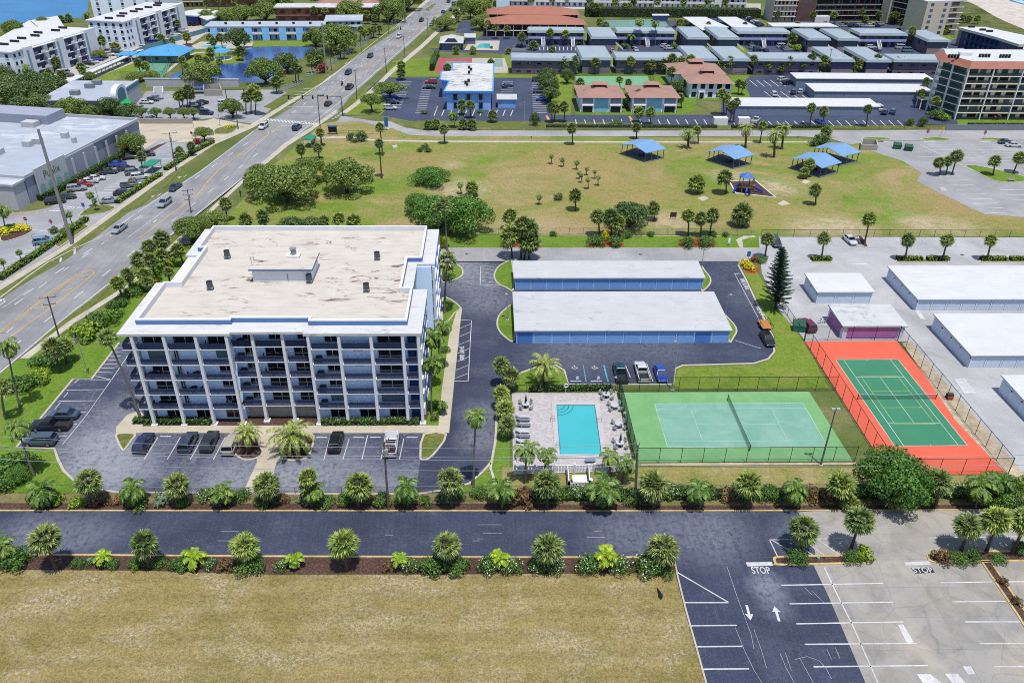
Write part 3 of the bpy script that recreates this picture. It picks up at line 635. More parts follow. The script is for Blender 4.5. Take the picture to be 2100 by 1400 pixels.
cl = MB(); rect(cl,OC,2.35,5.2,8.6,18.55,.08,.069)
for a,q in (((2.35,9.6),(8.6,9.6)),((2.35,14.1),(8.6,14.1))): cl.strip(OC+V3(a),OC+V3(q),.08,.0695)
cl.B('court_lines',m_speckle('yellow_line',(196,190,110),(214,206,130),(226,218,150),2.5),kind='structure')
cl = Marks(.06)
for t in ('1187,156 1385,156','1240,168 1262,178','1300,160 1310,176','1198,161 1228,161 1235,172 1200,172 1198,161','1250,165 1300,165 1312,178 1260,178 1250,165'): cl.pl(t,.1)
for t in ('262,158 310,132','275,158 322,132','300,158 344,132','268,150 330,150','285,140 338,140'): cl.pl(t,.12)
cl.done(P_FAINT,'court_lines')
sheet('court','1183,182 1180,157 1328,157 1335,182',.05,m_court('club_green_court',(126,188,146),(138,196,156)))
sheet('court','893,150 900,120 968,120 970,150',.05,m_court('rose_court',(186,92,110),(196,110,124)))
sheet('court_playing_area','910,148 915,126 958,126 962,148',.055,m_court('grey_court',(136,156,150),(146,164,158)))
sheet('pavement','970,150 968,120 1035,120 1045,150',.05,S_PALE)
sheet('court','1012,138 1015,121 1030,121 1032,138',.055,m_court('shuffle_court',(142,170,160),(150,178,168)))
sheet('court','1235,58 1240,42 1360,40 1375,58',.05,m_court('old_green_court',(120,160,150),(134,170,160)))
c_ = Marks(.06)
for a in ((1270,46,1285,57),(1290,46,1304,57),(1310,46,1325,57),(1335,46,1348,57)): c_.ln(*a,.14)
c_.ln(1250,47,1360,46,.12).done(P_FAINT,'court_lines')
sheet('pool_deck','952,103 965,84 1025,84 1022,104',.05,S_PALE)
sheet('swimming_pool_water','975,99 985,90 1004,90 1006,99',.06,m_water('villa_pool',(70,206,220),.1))
B_WHITE = plain('white_render',(240,242,248),.6,.08,.6,k=1.6)
B_PALE = plain('pale_blue_wall',(196,216,250),.7,.08,.5,k=1.0)
B_BLUE = plain('blue_wall',(110,156,226),.7,.1,.5,k=1.1)
B_BAND = plain('blue_band',(96,140,200),.6,.08,.8,k=1.7)
B_DEEP = plain('deep_blue',(62,104,176),.6,.1,.8)
GL_DARK = m_glass('dark_glass',(34,42,58),.06)
GL_TINT = m_glass('tinted_glass',(46,76,140),.08)
GL_BLUE = m_glass('blue_glass',(60,92,140),.08)
GL_TEAL = m_glass('teal_glass',(70,110,120),.1)
SHUT = plain('shutter',(150,164,178),.6,.06)
SHUT2 = plain('olive_shutter',(112,136,150),.6,.06)
FR_WHITE = mat('white_frame',(226,228,232),.5,.05)
DARK = mat('dark_metal',(40,44,54),.5,.1)
BLACK = mat('black_plastic',(26,28,34),.5,.1)
GREYM = mat('grey_metal',(150,156,164),.5,.15,2)
GALV = mat('galvanised',(176,180,184),.45,.15,2)
R_MAIN = m_roof('stained_roof',(232,225,215),(110,78,60),.95,.42,'Y',.12,.55)
def rail_glass():
 m,t,b = newmat('balcony_glass'); b.inputs['Base Color'].default_value = alb((60,74,110),1.5); b.inputs['Roughness'].default_value = .08
 tr = N(t,'ShaderNodeBsdfTransparent'); tr.inputs[0].default_value = (.5,.56,.7,1); ms = N(t,'ShaderNodeMixShader'); ms.inputs[0].default_value = .5
 t.links.new(tr.outputs[0],ms.inputs[1]); t.links.new(b.outputs[0],ms.inputs[2]); t.links.new(ms.outputs[0],t.nodes['Material Output'].inputs[0]); return m
RGL = rail_glass()
mb_ = TW(thing('apartment_building','six storey blue and white apartment building with glazed balconies and stained flat roof','building',(-30.5,117,0)))
X0,X1,Y0,Y1 = -50.6,-9.9,99.0,135.6
SL = [0,2.95,5.55,8.15,10.75,13.35]; ZR = 15.95
cx = [W(px,872).x for px in (318,379,440,499)] + [W(px,867).x for px in (547,605)] + [W(px,873).x for px in (655,714,776,837)]
XE = -10.5
YC = 99.75                     # recessed middle
ledge = [(X0-1.7,Y0-.35),(cx[3]+.6,Y0-.35),(cx[3]+.6,YC-.6),(cx[6]-.6,YC-.6),(cx[6]-.6,Y0-.35),(X1+.3,Y0-.35),(X1+.3,112.2),(X1-2.0,112.2),(X1-2.0,121.2),(X1+.9,121.2),(X1+.9,Y1),(X0-.3,Y1),(X0-.3,124.5),(X0+1.6,124.5),(X0+1.6,114.5),(X0-1.7,114.5)]
MB().prism(ledge,ZR-.25,ZR+.15).B('roof_ledge',m_roof('ledge_white',(238,239,241),(170,166,164),.7,None,'X',.3,.54,2.05),mb_)
deck = [(X0+.1,101.3),(cx[3]+.2,101.3),(cx[3]+.2,101.9),(cx[6]-.2,101.9),(cx[6]-.2,101.0),(X1-1.9,101.0),(X1-1.9,111.3),(X1-3.6,111.3),(X1-3.6,122),(X1-1.2,122),(X1-1.2,Y1-.5),(X0+1.4,Y1-.5),(X0+1.4,126),(X0+2.6,126),(X0+2.6,113.2),(X0+.1,113.2)]
MB().poly(deck,ZR+.16).B('roof_deck',R_MAIN,mb_)
pin,pout = None,None
dp,dpi = inset(deck,.35)
par = MB(); L_ = len(dp); ZT = ZR+1.05
vs = [(p[0],p[1],ZR+.12) for p in dp]+[(p[0],p[1],ZT) for p in dp]+[(p[0],p[1],ZT) for p in dpi]+[(p[0],p[1],ZR+.12) for p in dpi]
par.add(vs,[(l*L_+k,l*L_+(k+1) % L_,l*L_+L_+(k+1) % L_,l*L_+L_+k) for k in range(L_) for l in range(3)]).B('parapet',B_WHITE,mb_)
bd = MB(); _,dpo = inset(deck,-.03); dpo = [V3(p) for p in dpo]
L_ = len(dpo); vs = [(p[0],p[1],ZR+.2) for p in dpo]+[(p[0],p[1],ZR+.82) for p in dpo]
bd.add(vs,[(k,(k+1) % L_,L_+(k+1) % L_,L_+k) for k in range(L_)]).B('parapet_band',B_BAND,mb_)
core = [(X0+.2,100.4),(cx[3]+.2,100.4),(cx[3]+.2,101.2),(cx[6]-.2,101.2),(cx[6]-.2,100.4),(X1-.9,100.4),(X1-.9,112.4),(X1-3,112.4),(X1-3,121.0),(X1+.3,121.0),(X1+.3,Y1-.3),(X0,Y1-.3)]
MB().prism(core,0,ZR-.26).B('wall',B_PALE,mb_)
BX(cx[3]+.5,cx[6]-.5,100.95,101.15,0,2.7).B('entrance_wall',mat('beige_wall',(206,200,192)),mb_)
for i,x in enumerate(cx+[XE+.4]):
 yc = YC if i in (4,5) else Y0
 BX(x-.21,x+.21,yc-.3,yc+.3,0,ZR-.26).B('column',B_WHITE,mb_)
 BX(x-.45,x+.45,yc-.45,yc+.45,0,.25).B('column_base',B_WHITE,mb_)
bays = [(a,b) for a,b in zip([X0-1.5]+cx,cx+[XE+.4])]
segs = [(X0-1.6,cx[3]-.1,Y0),(cx[3]+.3,cx[6]-.3,YC),(cx[6],X1+.2,Y0)]
wkinds = 'dsd dds ddsd'
for fl in range(1,6):
 z = SL[fl]
 for a,b,yy in segs:
  BX(a,b,yy-.06,(101.18 if yy == YC else 100.38),z-.15,z).B('balcony_slab',B_WHITE,mb_)
 for i,(a,b) in enumerate(bays):
  yy = YC if 4 <= i <= 6 else Y0
  x0,x1 = a+.36,b-.36
  if i == 0: x0 = a
  rl = MB(); rl.box(x0,x1,yy-.02,yy+.02,z+.08,z+.92); rl.mat(1).box(x0,x1,yy-.035,yy+.035,z+.92,z+.98); rl.box(x0,x1,yy-.03,yy+.03,z+.02,z+.07)
  n_ = max(2,int((x1-x0)/1.1))
  for q in range(n_+1): xx = x0+(x1-x0)*q/n_; rl.box(xx-.02,xx+.02,yy-.03,yy+.03,z,z+.95)
  rl.B('railing',[RGL,mat('rail_metal',(60,72,100),.4)],mb_)
for fl in range(6):
 z = SL[fl]
 for i,(a,b) in enumerate(bays):
  yb = 101.2 if 4 <= i <= 6 else 100.4
  RND.seed(fl*31+i); wd = b-a
  kind = ['win','door','sliver','rwin','rwin','door','door','rwin','blank','big','none'][i]
  if fl == 5: kind = ['none','big','big','door','rwin','rwin','rwin','rwin','blank','big','none'][i]
  if kind == 'none': continue
  lo_,hi_,z0_ = dict(win=(.3,.85,.1),door=(.25,.9,.1),sliver=(.06,.2,.1),rwin=(.45,.9,.45),blank=(.35,.65,1.5),big=(.14,.9,.3))[kind]
  x0,x1,zz0,zz1 = a+wd*lo_,a+wd*hi_,z+z0_,z+2.15
  if fl == 0: x0,x1,zz0 = a+wd*.36,a+wd*.9,z+.4
  gl = SHUT2 if (i,fl) in ((1,4),(3,4),(9,1),(7,1)) else GL_DARK
  if x1-x0 < .5: continue
  gl = GL_DARK
  if i == 0: gl = GL_DARK
  if (i,fl) in ((1,4),(3,4),(9,1),(7,1)): gl = SHUT2
  wn = BX(x0,x1,yb-.06,yb-.02,zz0,zz1); wn.mat(1)
  for xx in (x0,(x0+x1)/2,x1): wn.box(xx-.05,xx+.05,yb-.09,yb-.015,zz0,zz1)
  wn.box(x0,x1,yb-.1,yb-.015,zz1,zz1+.09).box(x0,x1,yb-.1,yb-.015,zz0-.08,zz0)
  wn.B('window',[gl,FR_WHITE if gl != SHUT2 else SHUT2],mb_)
 BX(cx[9]+.5,XE-.1,100.1,100.3,z+.2,z+2.3).B('window',GL_TINT,mb_)
for z,z2 in zip(SL,SL[1:]+[ZR-.25]):
 for ya,yb2,xx in ((99.6,112,X1-.9),(121.4,135,X1+.3)):
  st = (yb2-ya)/4
  for q in range(4): BX(xx+.02,xx+.08,ya+q*st+.5,ya+q*st+st*.62,z+.5,z+2.1).B('window',GL_TINT,mb_)
 BX(X1-.9,X1+.1,101.28,112.2,z-.2 if z else 0,z if z else .05).B('balcony_slab',B_WHITE,mb_)
 for q in range(3): BX(X1-.02,X1+.02,101.6+q*3.55,101.6+q*3.55+3.3,z+.1,z+1.05).B('side_railing',RGL,mb_)
 BX(X1+.31,X1+.95,121.2,135,z-.2 if z else 0,z if z else .04).B('balcony_slab',B_WHITE,mb_)
for yy in (101.4,105,108.6,112.05,121.1,125.7,130.3,134.9): BX(X1-.3 if yy < 115 else X1+.5,X1+.12 if yy < 115 else X1+.9,yy-.14,yy+.14,0,ZR-.26).B('side_pier',B_BLUE if yy not in (101.4,112.05,121.1) else B_WHITE,mb_)
BX(X1-2.95,X1-2.2,113.5,120,0,ZR-.26).B('stair_panel',mat('pale_panel',(206,216,232)),mb_)
for z in SL[1:]:
 BX(X0-1.55,X0+.15,101.3,114.2,z-.2,z).B('balcony_slab',B_WHITE,mb_)
 BX(X0-1.5,X0-1.46,99.2,114,z+.08,z+1.05).B('side_railing',RGL,mb_)
pa = W(520,578,ZR+.16); pb = W(640,578,ZR+.16); py0 = pa.y; pd = 5.6
BX(pa.x,pb.x,py0,py0+pd,ZR+.15,ZR+2.3).B('penthouse',B_WHITE,mb_)
pr = BX(pa.x-.35,pb.x+.35,py0-.45,py0+pd+.3,ZR+2.3,ZR+2.62).B('penthouse_roof',R_MAIN,mb_)
BX(pa.x-.38,pb.x+.38,py0-.48,py0+pd+.33,ZR+2.31,ZR+2.5).B('fascia',B_DEEP,mb_)
vh = W(603,527,ZR+2.6)
BX(vh.x-1,vh.x+1,vh.y-.7,vh.y+.7,ZR+2.62,ZR+3.1).mat(1).tube((vh.x,vh.y,ZR+3.1),(vh.x,vh.y,ZR+4.1),.42,.42,12).tube((vh.x,vh.y,ZR+4.1),(vh.x,vh.y,ZR+4.3),.55,.5,12).B('roof_vent',[B_WHITE,GALV],mb_)
ld = MB()
lx,ly = pa.x-1.2,py0+5.0
for dx in (-.25,.25): ld.tube((lx+dx,ly,ZR+.1),(lx+dx,ly,ZR+2.2),.03)
for q in range(6): ld.tube((lx-.25,ly,ZR+.3+q*.33),(lx+.25,ly,ZR+.3+q*.33),.02)
ld.B('roof_ladder',mat('rust',(140,96,80)),mb_)
BX(W(598,566,ZR).x-.03,W(598,566,ZR).x+.03,py0-.1,py0-.02,ZR+.3,ZR+1.6).B('downpipe',GREYM,mb_)
def condenser(px,py,label,z=ZR+.16):
 p = W(px,py,z); t = thing('air_conditioner',label,'air conditioner',tuple(p),0,'rooftop air conditioners')
 MB().tube((0,0,.55),(0,0,1.45),.48,.46,14).B('casing',mat('condenser_grey',(96,102,112),.5,.2,3),t)
 MB().tube((0,0,1.45),(0,0,1.52),.47,.3,14).B('fan_grille',BLACK,t)
 st = BX(-.5,.5,-.45,.45,.46,.54)
 for dx in (-.4,.4):
  for dy in (-.35,.35): st.box(dx-.04,dx+.04,dy-.04,dy+.04,0,.47)
 st.B('stand',GALV,t)
 return t
for px,py,s in ((467,530,'grey round air conditioner on the stained roof nearest the far corner by the palms'),(432,594,'grey round air conditioner on the stained roof nearest the notch over the road'),(774,533,'grey round air conditioner behind the penthouse near the far roof edge'),
    (635,580,'grey round air conditioner tucked against the penthouse corner'),(752,598,'grey round air conditioner on the roof beside brown stains and the garages side')): condenser(px,py,s)
def bal_thing(kind,bay,fl,fx,label):
 a,b = bays[bay]; z = SL[fl]; yy = (YC if 4 <= bay <= 6 else Y0)+.75; x = a+(b-a)*fx
 if kind == 'ac':
  t = thing('air_conditioner',label,'air conditioner',(x,yy,z),0,'air conditioners on the balconies')
  BX(-.45,.45,-.4,.4,.08,.85).B('casing',mat('condenser_dark',(70,80,98),.5,.2,3),t); MB().tube((0,0,.85),(0,0,.92),.36,.3,12).B('fan_grille',BLACK,t)
  BX(-.4,.4,-.35,.35,0,.08).B('base',GREYM,t)
 else:
  t = thing('patio_set',label,'patio table',(x,yy,z),0,'patio furniture on the balconies')
  MB().tube((0,0,.68),(0,0,.73),.55,.55,12).B('table_top',BLACK,t); MB().tube((0,0,0),(0,0,.68),.06,.05).B('pedestal',BLACK,t)
  for q,(dx,s_) in enumerate(((-1,-1),(1,1))):
   c = BX(dx-.25,dx+.25,-.25,.25,.4,.46).box(dx+s_*.22,dx+s_*.27,-.25,.25,.46,.95)
   for u in (-.22,.22):
    for v in (-.22,.22): c.box(dx+u-.02,dx+u+.02,v-.02,v+.02,0,.4)
   c.B('chair',BLACK,t)
FLN = ['ground','second','third','fourth','fifth','sixth']
for fl in range(5,0,-1):
 if fl < 5: bal_thing('ac',4,fl,.3,'dark air conditioner on the %s floor recessed balcony of the blue building' % FLN[fl])
 if fl < 5: bal_thing('ac',7,fl,.22,'dark air conditioner on the %s floor balcony beside the centre right column' % FLN[fl])
bal_thing('p',3,5,.5,'black patio table and chairs on the top floor balcony left of the recess'); bal_thing('p',4,5,.4,'black patio table and chairs on the top floor recessed balcony')
bal_thing('p',1,3,.25,'black patio table and chairs on the fourth floor corner balcony'); bal_thing('p',2,3,.7,'black patio table and chairs on the fourth floor balcony second from the corner')
bal_thing('p',1,1,.35,'black patio table and chairs on the second floor corner balcony'); bal_thing('p',3,1,.8,'black patio table and chairs on the second floor balcony beside the recess')
bal_thing('p',5,4,.5,'black patio table and chairs on the fifth floor recessed balcony over the entrance'); bal_thing('p',5,3,.5,'black patio table and chairs on the fourth floor recessed balcony over the entrance')
bal_thing('p',2,2,.5,'black patio table and chairs on the third floor balcony second from the corner')
R_GAR = m_roof('garage_roof',(216,220,224),(160,166,172),.7,.5,'Y',.2,.56)
R_WHITE = m_roof('white_roof',(234,237,240),(190,196,204),.6,.5,'Y',.15,.6)
R_DULL = m_roof('dull_white_roof',(224,227,230),(160,164,170),.6,None,'Y',.2,.5)
R_SHOP = m_roof('shop_roof',(190,200,216),(228,234,242),.8,None,'X',.06,.5)
R_STAIN = m_roof('mottled_roof',(236,236,236),(120,118,120),.8,None,'Y',.12,.5)
R_GREY = m_roof('villa_roof',(178,194,206),(160,174,186),.4,None,'Y',.2,.5)
R_FASC = m_roof('villa_fascia',(156,176,190),(140,156,168),.4,2.2,'X',.2,.5)
R_RED = m_roof('terracotta_tiles',(186,124,104),(160,100,84),.5,1.2,'Y',.3,.5)
R_BROWN = m_roof('tan_shingles',(186,146,132),(160,120,110),.5,1.2,'Y',.3,.5)
R_BLUE = m_roof('blue_metal_roof',(132,176,226),(150,190,232),.4,1.6,'X',.3,.5)
R_SKY = m_roof('bright_blue_roof',(92,176,232),(80,160,220),.4,1.0,'X',.3,.5)
D_BLUE = plain('garage_door_blue',(124,166,222),.6,.1,1.5,k=1.2); D_BLUE2 = plain('garage_wall_blue',(150,186,232),.7,.08,k=1.2)
D_DBL = plain('deep_door_blue',(84,132,206),.6,.1,k=1.35)
D_WHT = plain('garage_door_white',(206,218,236),.6,.08,1.5,k=1.35); W_WHT = plain('garage_wall_white',(222,230,242),.7,.08,k=1.35)
V_WALL = m_speckle('villa_brick',(112,104,128),(136,126,146),(160,148,166),4); V_DARK = plain('villa_slate_blue',(100,108,144),.7,.1,k=1.3)  # V_DARK: even slate blue for posts, rails and small walls
V_RAIL = plain('villa_rail',(150,158,204),.6,.08,k=1.2)
BRICK = m_speckle('brown_brick',(96,78,80),(124,100,100),(150,122,118),3)
def pad(z0=-.02): return z0
def garage(name,label,pl,pr_,py_base,roof_back_px,h,doors,wall,door,roofm,ov=.3,sidedoors=0,special=(),group=None,cat='garage',slope=.35):
 a = W(pl,py_base); b = W(pr_,py_base); yb = W(*roof_back_px,h+.2).y-ov
 x0,x1,y0 = a.x,b.x,a.y
 t = TW(thing(name,label,cat,((x0+x1)/2,(y0+yb)/2,0),0,group))
 BX(x0,x1,y0,yb,0,h).B('wall',wall,t)
 r = MB(); q = [(x0-ov,y0-ov,h),(x1+ov,y0-ov,h),(x1+ov,yb+ov,h+slope),(x0-ov,yb+ov,h+slope)]
 r.add(q+[(x,y,z+.22) for x,y,z in q],[(3,2,1,0),(4,5,6,7),(0,1,5,4),(1,2,6,5),(2,3,7,6),(3,0,4,7)]).B('roof',roofm,t)
 n = doors; st = (x1-x0)/n
 for i in range(n):
  d = BX(x0+i*st+st*.08,x0+(i+1)*st-st*.08,y0-.05,y0-.01,.03,h-.28)
  for zz in (.6,1.15,1.7): d.box(x0+i*st+st*.085,x0+(i+1)*st-st*.085,y0-.06,y0-.005,zz,zz+.03)
  d.B('door',D_DBL if i in special else door,t)
 for i in range(n+1):
  xx = min(max(x0+i*st,x0+.12),x1-.12); BX(xx-.1,xx+.1,y0-.09,y0-.005,0,h-.05).B('pilaster',wall,t)
 for i in range(sidedoors):
  ys = y0+(yb-y0)*(i+.12)/sidedoors; BX(x0-.06,x0-.01,ys,ys+(yb-y0)/sidedoors*.78,.03,h-.3).B('side_door',door,t)
  BX(x0-.14,x0-.05,ys-.5,ys-.3,h-.5,h-.3).B('wall_lamp',DARK,t)
 return t
garage('garage_block','blue twelve door garage block with pale roof beside the north road',1056,1440,594,(1433,538),2.55,12,D_BLUE2,D_BLUE,R_GAR)
garage('garage_block','blue garage block with the deepest pale roof facing the handicap spaces',1058,1494,704,(1460,601),2.55,12,D_BLUE2,D_BLUE,R_GAR,special=(0,10))
garage('garage_block','small white three door garage block next to the conifer',1672,1784,622,(1763,563),2.45,3,W_WHT,D_WHT,R_WHITE,sidedoors=2)
garage('garage_block','long white garage block under the parking lot palms at the picture edge',1876,2330,637,(2100,548),2.45,15,W_WHT,D_WHT,R_WHITE,sidedoors=4)
garage('garage_block','white garage block south of the long one beside the court fence',1984,2340,754,(2100,646),2.45,11,W_WHT,D_WHT,R_WHITE,sidedoors=4)
garage('garage_block','white garage block cut by the picture edge near the orange court corner',2109,2400,868,(2150,772),2.45,8,W_WHT,D_WHT,R_WHITE,sidedoors=3)
pg = garage('storage_shed','white shed with a purple front wall at the end of the orange court',1724,1850,694,(1820,627),2.5,1,W_WHT,plain('purple_wall',(160,104,158),.7,.1,k=1.1),R_DULL,sidedoors=1,cat='shed')
for lab,pl,pr_,pb,rb,n in (('white twelve metre deep garage nearest the park road',1505,1797,236,(1775,204),11),('white garage block in the middle of three by the tan tower',1668,1906,205,(1890,174.5),12),('white garage block farthest back below the grey villas',1631,1905,178,(1905,153),13)):
 garage('garage_block',lab,pl,pr_,pb,rb,2.9,n,plain('far_garage_wall',(150,162,184),.7,.1,k=1.7),plain('far_garage_door',(140,154,180),.7,.1,k=1.7),R_WHITE,sidedoors=0)
def villa(label,fl,fr,bk,h=5.3,pl=None,ns=True,stairs=(),front='back',rm=None,wm=None,cat='villa',group='grey roofed villas'):
 a,b = W(*fl,h),W(*fr,h); yb = W(*bk,h+1.1).y; x0,x1,y0 = a.x,b.x,(a.y+b.y)/2
 if yb-y0 < 6: yb = y0+9
 t = TW(thing('villa',label,cat,((x0+x1)/2,(y0+yb)/2,0),0,group))
 o = .8
 BX(x0+o,x1-o,y0+o,yb-o,0,h-.02).B('wall',wm or V_WALL,t)
 f = MB(); i1 = .55
 lo = [(x0,y0),(x1,y0),(x1,yb),(x0,yb)]; mi = [(x0+i1,y0+i1),(x1-i1,y0+i1),(x1-i1,yb-i1),(x0+i1,yb-i1)]
 vs = [(x,y,h) for x,y in lo]+[(x,y,h+.95) for x,y in mi]
 f.add(vs,[(k,(k+1) % 4,(k+1) % 4+4,k+4) for k in range(4)]+[(3,2,1,0)]).B('fascia',R_FASC,t)
 r = MB(); w_,d_ = x1-x0-2*i1,yb-y0-2*i1; k = min(w_,d_)/2
 if w_ >= d_: rg = [(x0+i1+k,(y0+yb)/2),(x1-i1-k,(y0+yb)/2)]
 else: rg = [((x0+x1)/2,y0+i1+k),((x0+x1)/2,yb-i1-k)]
 vs = [(x,y,h+.96) for x,y in mi]+[(x,y,h+1.75) for x,y in rg]
 fs = [(0,1,5,4),(1,2,5),(2,3,4,5),(3,0,4)] if w_ >= d_ else [(0,1,4),(1,2,5,4),(2,3,5),(3,0,4,5)]
 r.add(vs,fs).B('roof',rm or R_GREY,t)
 if front == 'gallery':      # balcony walkway with stairs towards the courtyard
  BX(x0+.4,x1-.4,y0+.15,y0+.78,2.55,2.75).B('walkway',V_RAIL,t)
  BX(x0+.4,x1-.4,y0+.12,y0+.18,2.75,3.75).B('railing',V_RAIL,t)
  n = max(3,int((x1-x0)/3.4))
  for i in range(n):
   xx = x0+1.2+(x1-x0-2.4)*(i+.5)/n
   for z in (.2,3.0): BX(xx-.95,xx+.95,y0+.76,y0+.79,z,z+2.0).B('window',GL_TINT if (i+int(z)) % 3 else GL_DARK,t)
  for i in range(n+1): xx = x0+.5+(x1-x0-1.0)*i/n; BX(xx-.06,xx+.06,y0+.2,y0+.32,0,h).B('post',V_DARK,t)
  for sx in stairs:
   xs = x0+(x1-x0)*sx; s_ = MB()
   for dx in (-.75,.75):
    s_.add([(xs+dx-.1,y0+.2,2.75),(xs+dx+.1,y0+.2,2.75),(xs+dx+.1,y0-3.2,.05),(xs+dx-.1,y0-3.2,.05),(xs+dx-.1,y0+.2,3.5),(xs+dx+.1,y0+.2,3.5),(xs+dx+.1,y0-3.2,.8),(xs+dx-.1,y0-3.2,.8)],
     [(3,2,1,0),(4,5,6,7),(0,1,5,4),(1,2,6,5),(2,3,7,6),(3,0,4,7)])
   for q in range(9): s_.box(xs-.7,xs+.7,y0-3.1+q*.36,y0-2.75+q*.36,q*.3,q*.3+.12)
   s_.B('stairs',B_WHITE,t)
 elif front == 'end':        # gable end: dark boards above,pale panel below,side stair
  BX(x0+.9,x1-.9,y0+.72,y0+.79,0,2.6).B('brick_panel',mat('mauve_brick',(176,156,172),.8,.12,2),t)
  BX(x0+.85,x1-.85,y0+.7,y0+.79,2.65,h-.05).B('board_panel',plain('slate_boards',(104,108,148),.7,.12),t)
  s_ = MB(); xs = x1+.1
  for dy in (0,1.3):
   s_.add([(xs-.4,y0+3+dy,2.75),(xs+3,y0+3+dy,.1),(xs+3,y0+3.12+dy,.1),(xs-.4,y0+3.12+dy,2.75),(xs-.4,y0+3+dy,3.5),(xs+3,y0+3+dy,.9),(xs+3,y0+3.12+dy,.9),(xs-.4,y0+3.12+dy,3.5)],[(3,2,1,0),(4,5,6,7),(0,1,5,4),(1,2,6,5),(2,3,7,6),(3,0,4,7)])
  s_.B('stairs',B_WHITE,t)
  w2 = MB()
  for q in range(4):
   yy = y0+2+(yb-y0-4)*q/3.2
   w2.box(x0+.76,x0+.79,yy,yy+1.6,3,4.6)
  w2.B('side_window',GL_TINT,t)
 else:                       # plain rear wall with small windows
  n = max(2,int((x1-x0)/4.4))
  for i in range(n):
   xx = x0+1.4+(x1-x0-2.8)*(i+.5)/n
   for z in (.9,3.7): BX(xx-.8,xx+.8,y0+.74,y0+.79,z,z+.55).B('window',GL_DARK if (i+z) % 2 else SHUT,t)
 return t
V = villa
V('grey villa with its long rear wall behind the blue two storey building',(1046,125),(1188,125),(1175,108))
V('grey villa set end on between the two longest rear walls',(1191,124),(1257,124),(1235,93),front='end')
V('grey villa with its long rear wall behind the green club court',(1262,124.5),(1408,124.5),(1385,106),)
V('grey villa set end on behind the tan roofed clubhouse',(1415,126),(1474,126),(1440,93),front='end')
V('grey villa set end on behind the pair of palms at the dark lot',(1482,126),(1541,126.5),(1505,94),front='end')
V('grey villa with long rear wall behind the row of street palms',(1545,126),(1686,127),(1660,107))
V('grey villa set end on beside the tall utility pole',(1705,127.5),(1755,128),(1705,95),front='end')
V('grey villa set end on above the farthest white garage',(1776,128),(1830,129),(1765,95),front='end')
V('grey villa with long rear wall next to the tan tower',(1832,128),(1965,129),(1925,110))
V('grey villa with two white stairs in front of the terracotta roofs',(1082,68),(1201,68),(1190,55),front='gallery',stairs=(.27,.78))
V('grey villa end on at the left of the courtyard behind',(1212,80.5),(1267,80.5),(1250,55),front='end')
V('grey villa with one white stair between two tall palms',(1264,69),(1387,69),(1370,56),front='gallery',stairs=(.52,))
V('grey villa end on in the back row beside the carport',(1409,81.5),(1456,81.5),(1420,54),front='end')
V('grey villa end on in the back row with a matching neighbour',(1471,82),(1518,82),(1475,54),front='end')
V('grey villa with a white double stair facing parked cars',(1511,70),(1623,70.5),(1605,56),front='gallery',stairs=(.5,))
V('grey villa end on in the back row below the brown tower brick wall',(1657,83.5),(1705,83.5),(1660,58),front='end')
V('grey villa end on in the back row beside the coast tower lot',(1718,84),(1765,84),(1712,58),front='end')
V('grey villa with a white stair over a small green lawn',(1762,73.5),(1863,74),(1835,58),front='gallery',stairs=(.42,))
V('grey villa end on next to the white roofed slate apartments',(1903,87),(1950,87),(1890,61),front='end')
V('grey villa roof just showing behind the tan tower roof',(1945,112),(2000,114),(1960,98),h=4.5)
def slab(name,label,pts,h,th=.3,m=None,posts=True,cat='carport',wall=None,sink=.5,group=None):
 p = [W(*map(float,q.split(',')),h).to_2d() for q in pts.split()]
 c = sum(p,V3((0,0)))/len(p); t = TW(thing(name,label,cat,(c.x,c.y,0),0,group))
 MB().prism(p,h-th,h).B('roof',m or R_WHITE,t)
 if wall:
  _,q = inset(p,sink); MB().prism(q,0,h-th-.01).B('wall',wall,t)
 if posts:
  for a,b in zip(p,p[1:]+p[:1]):
   n = max(1,int((b-a).length/6))
   for i in range(n): q = a+(b-a)*(i/n); q = q+(c-q).normalized()*.4; BX(q.x-.1,q.x+.1,q.y-.1,q.y+.1,0,h-th-.01).B('post',GREYM,t)
 return t
slab('carport','long white carport roof running back beside the old green courts','1400,35 1447,35 1495,56 1440,62',2.8)
slab('carport','second long white carport roof nearer the brown tower','1471,35 1510,35 1552,55 1530,58 1500,55',2.8)
slab('carport','white carport roof along the front of the brown tower','1573,47 1700,47 1720,55 1585,54.5',2.8)
slab('pump_house','small blue walled pump house with white roof by the courts','1337,29 1371,29 1373,32 1338,32',3.2,.3,R_WHITE,False,'hut',plain('hut_blue',(110,124,190)),.6)
t = TW(thing('apartment_building','slate blue four storey apartments with a white roof beside the dunes','building',(260,360,0)))
p = [W(*q,9.5).to_2d() for q in ((1963,56),(2020,56),(2110,75),(2110,92),(2090,92),(2040,76))]
MB().prism(p,8.6,9.6).B('roof',R_WHITE,t)
_,q = inset(p,1.6); MB().prism(q,0,8.59).B('wall',plain('slate_wall',(84,92,140),.7,.12),t)
for i,(px,py) in enumerate(((1975,95),(2010,108))):
 c = W(px,py); BX(c.x-2.6,c.x+2.6,c.y-1.2,c.y+2.4,0,7).B('stair_tower',mat('mauve_brick',(176,156,172),.8,.12,2),t); BX(c.x-3.6,c.x+3.6,c.y-2,c.y+2.4,7.6,8).B('canopy',B_WHITE,t)
for k in range(7):
 a = V3(q[0]).lerp(V3(q[5]),(k+.3)/7.6) if k < 7 else None
 for z in (.5,3.3,6.1): BX(a.x-1,a.x+1.2,a.y-2.2,a.y-.6,z,z+1.6).B('window',GL_TINT,t)
for px,py in ((1992,57),(2015,63),(2029,66)):
 c = W(px,py,9.6); BX(c.x-1.3,c.x+1.3,c.y-.5,c.y+.5,9.6,10.4).B('roof_unit',DARK,t)
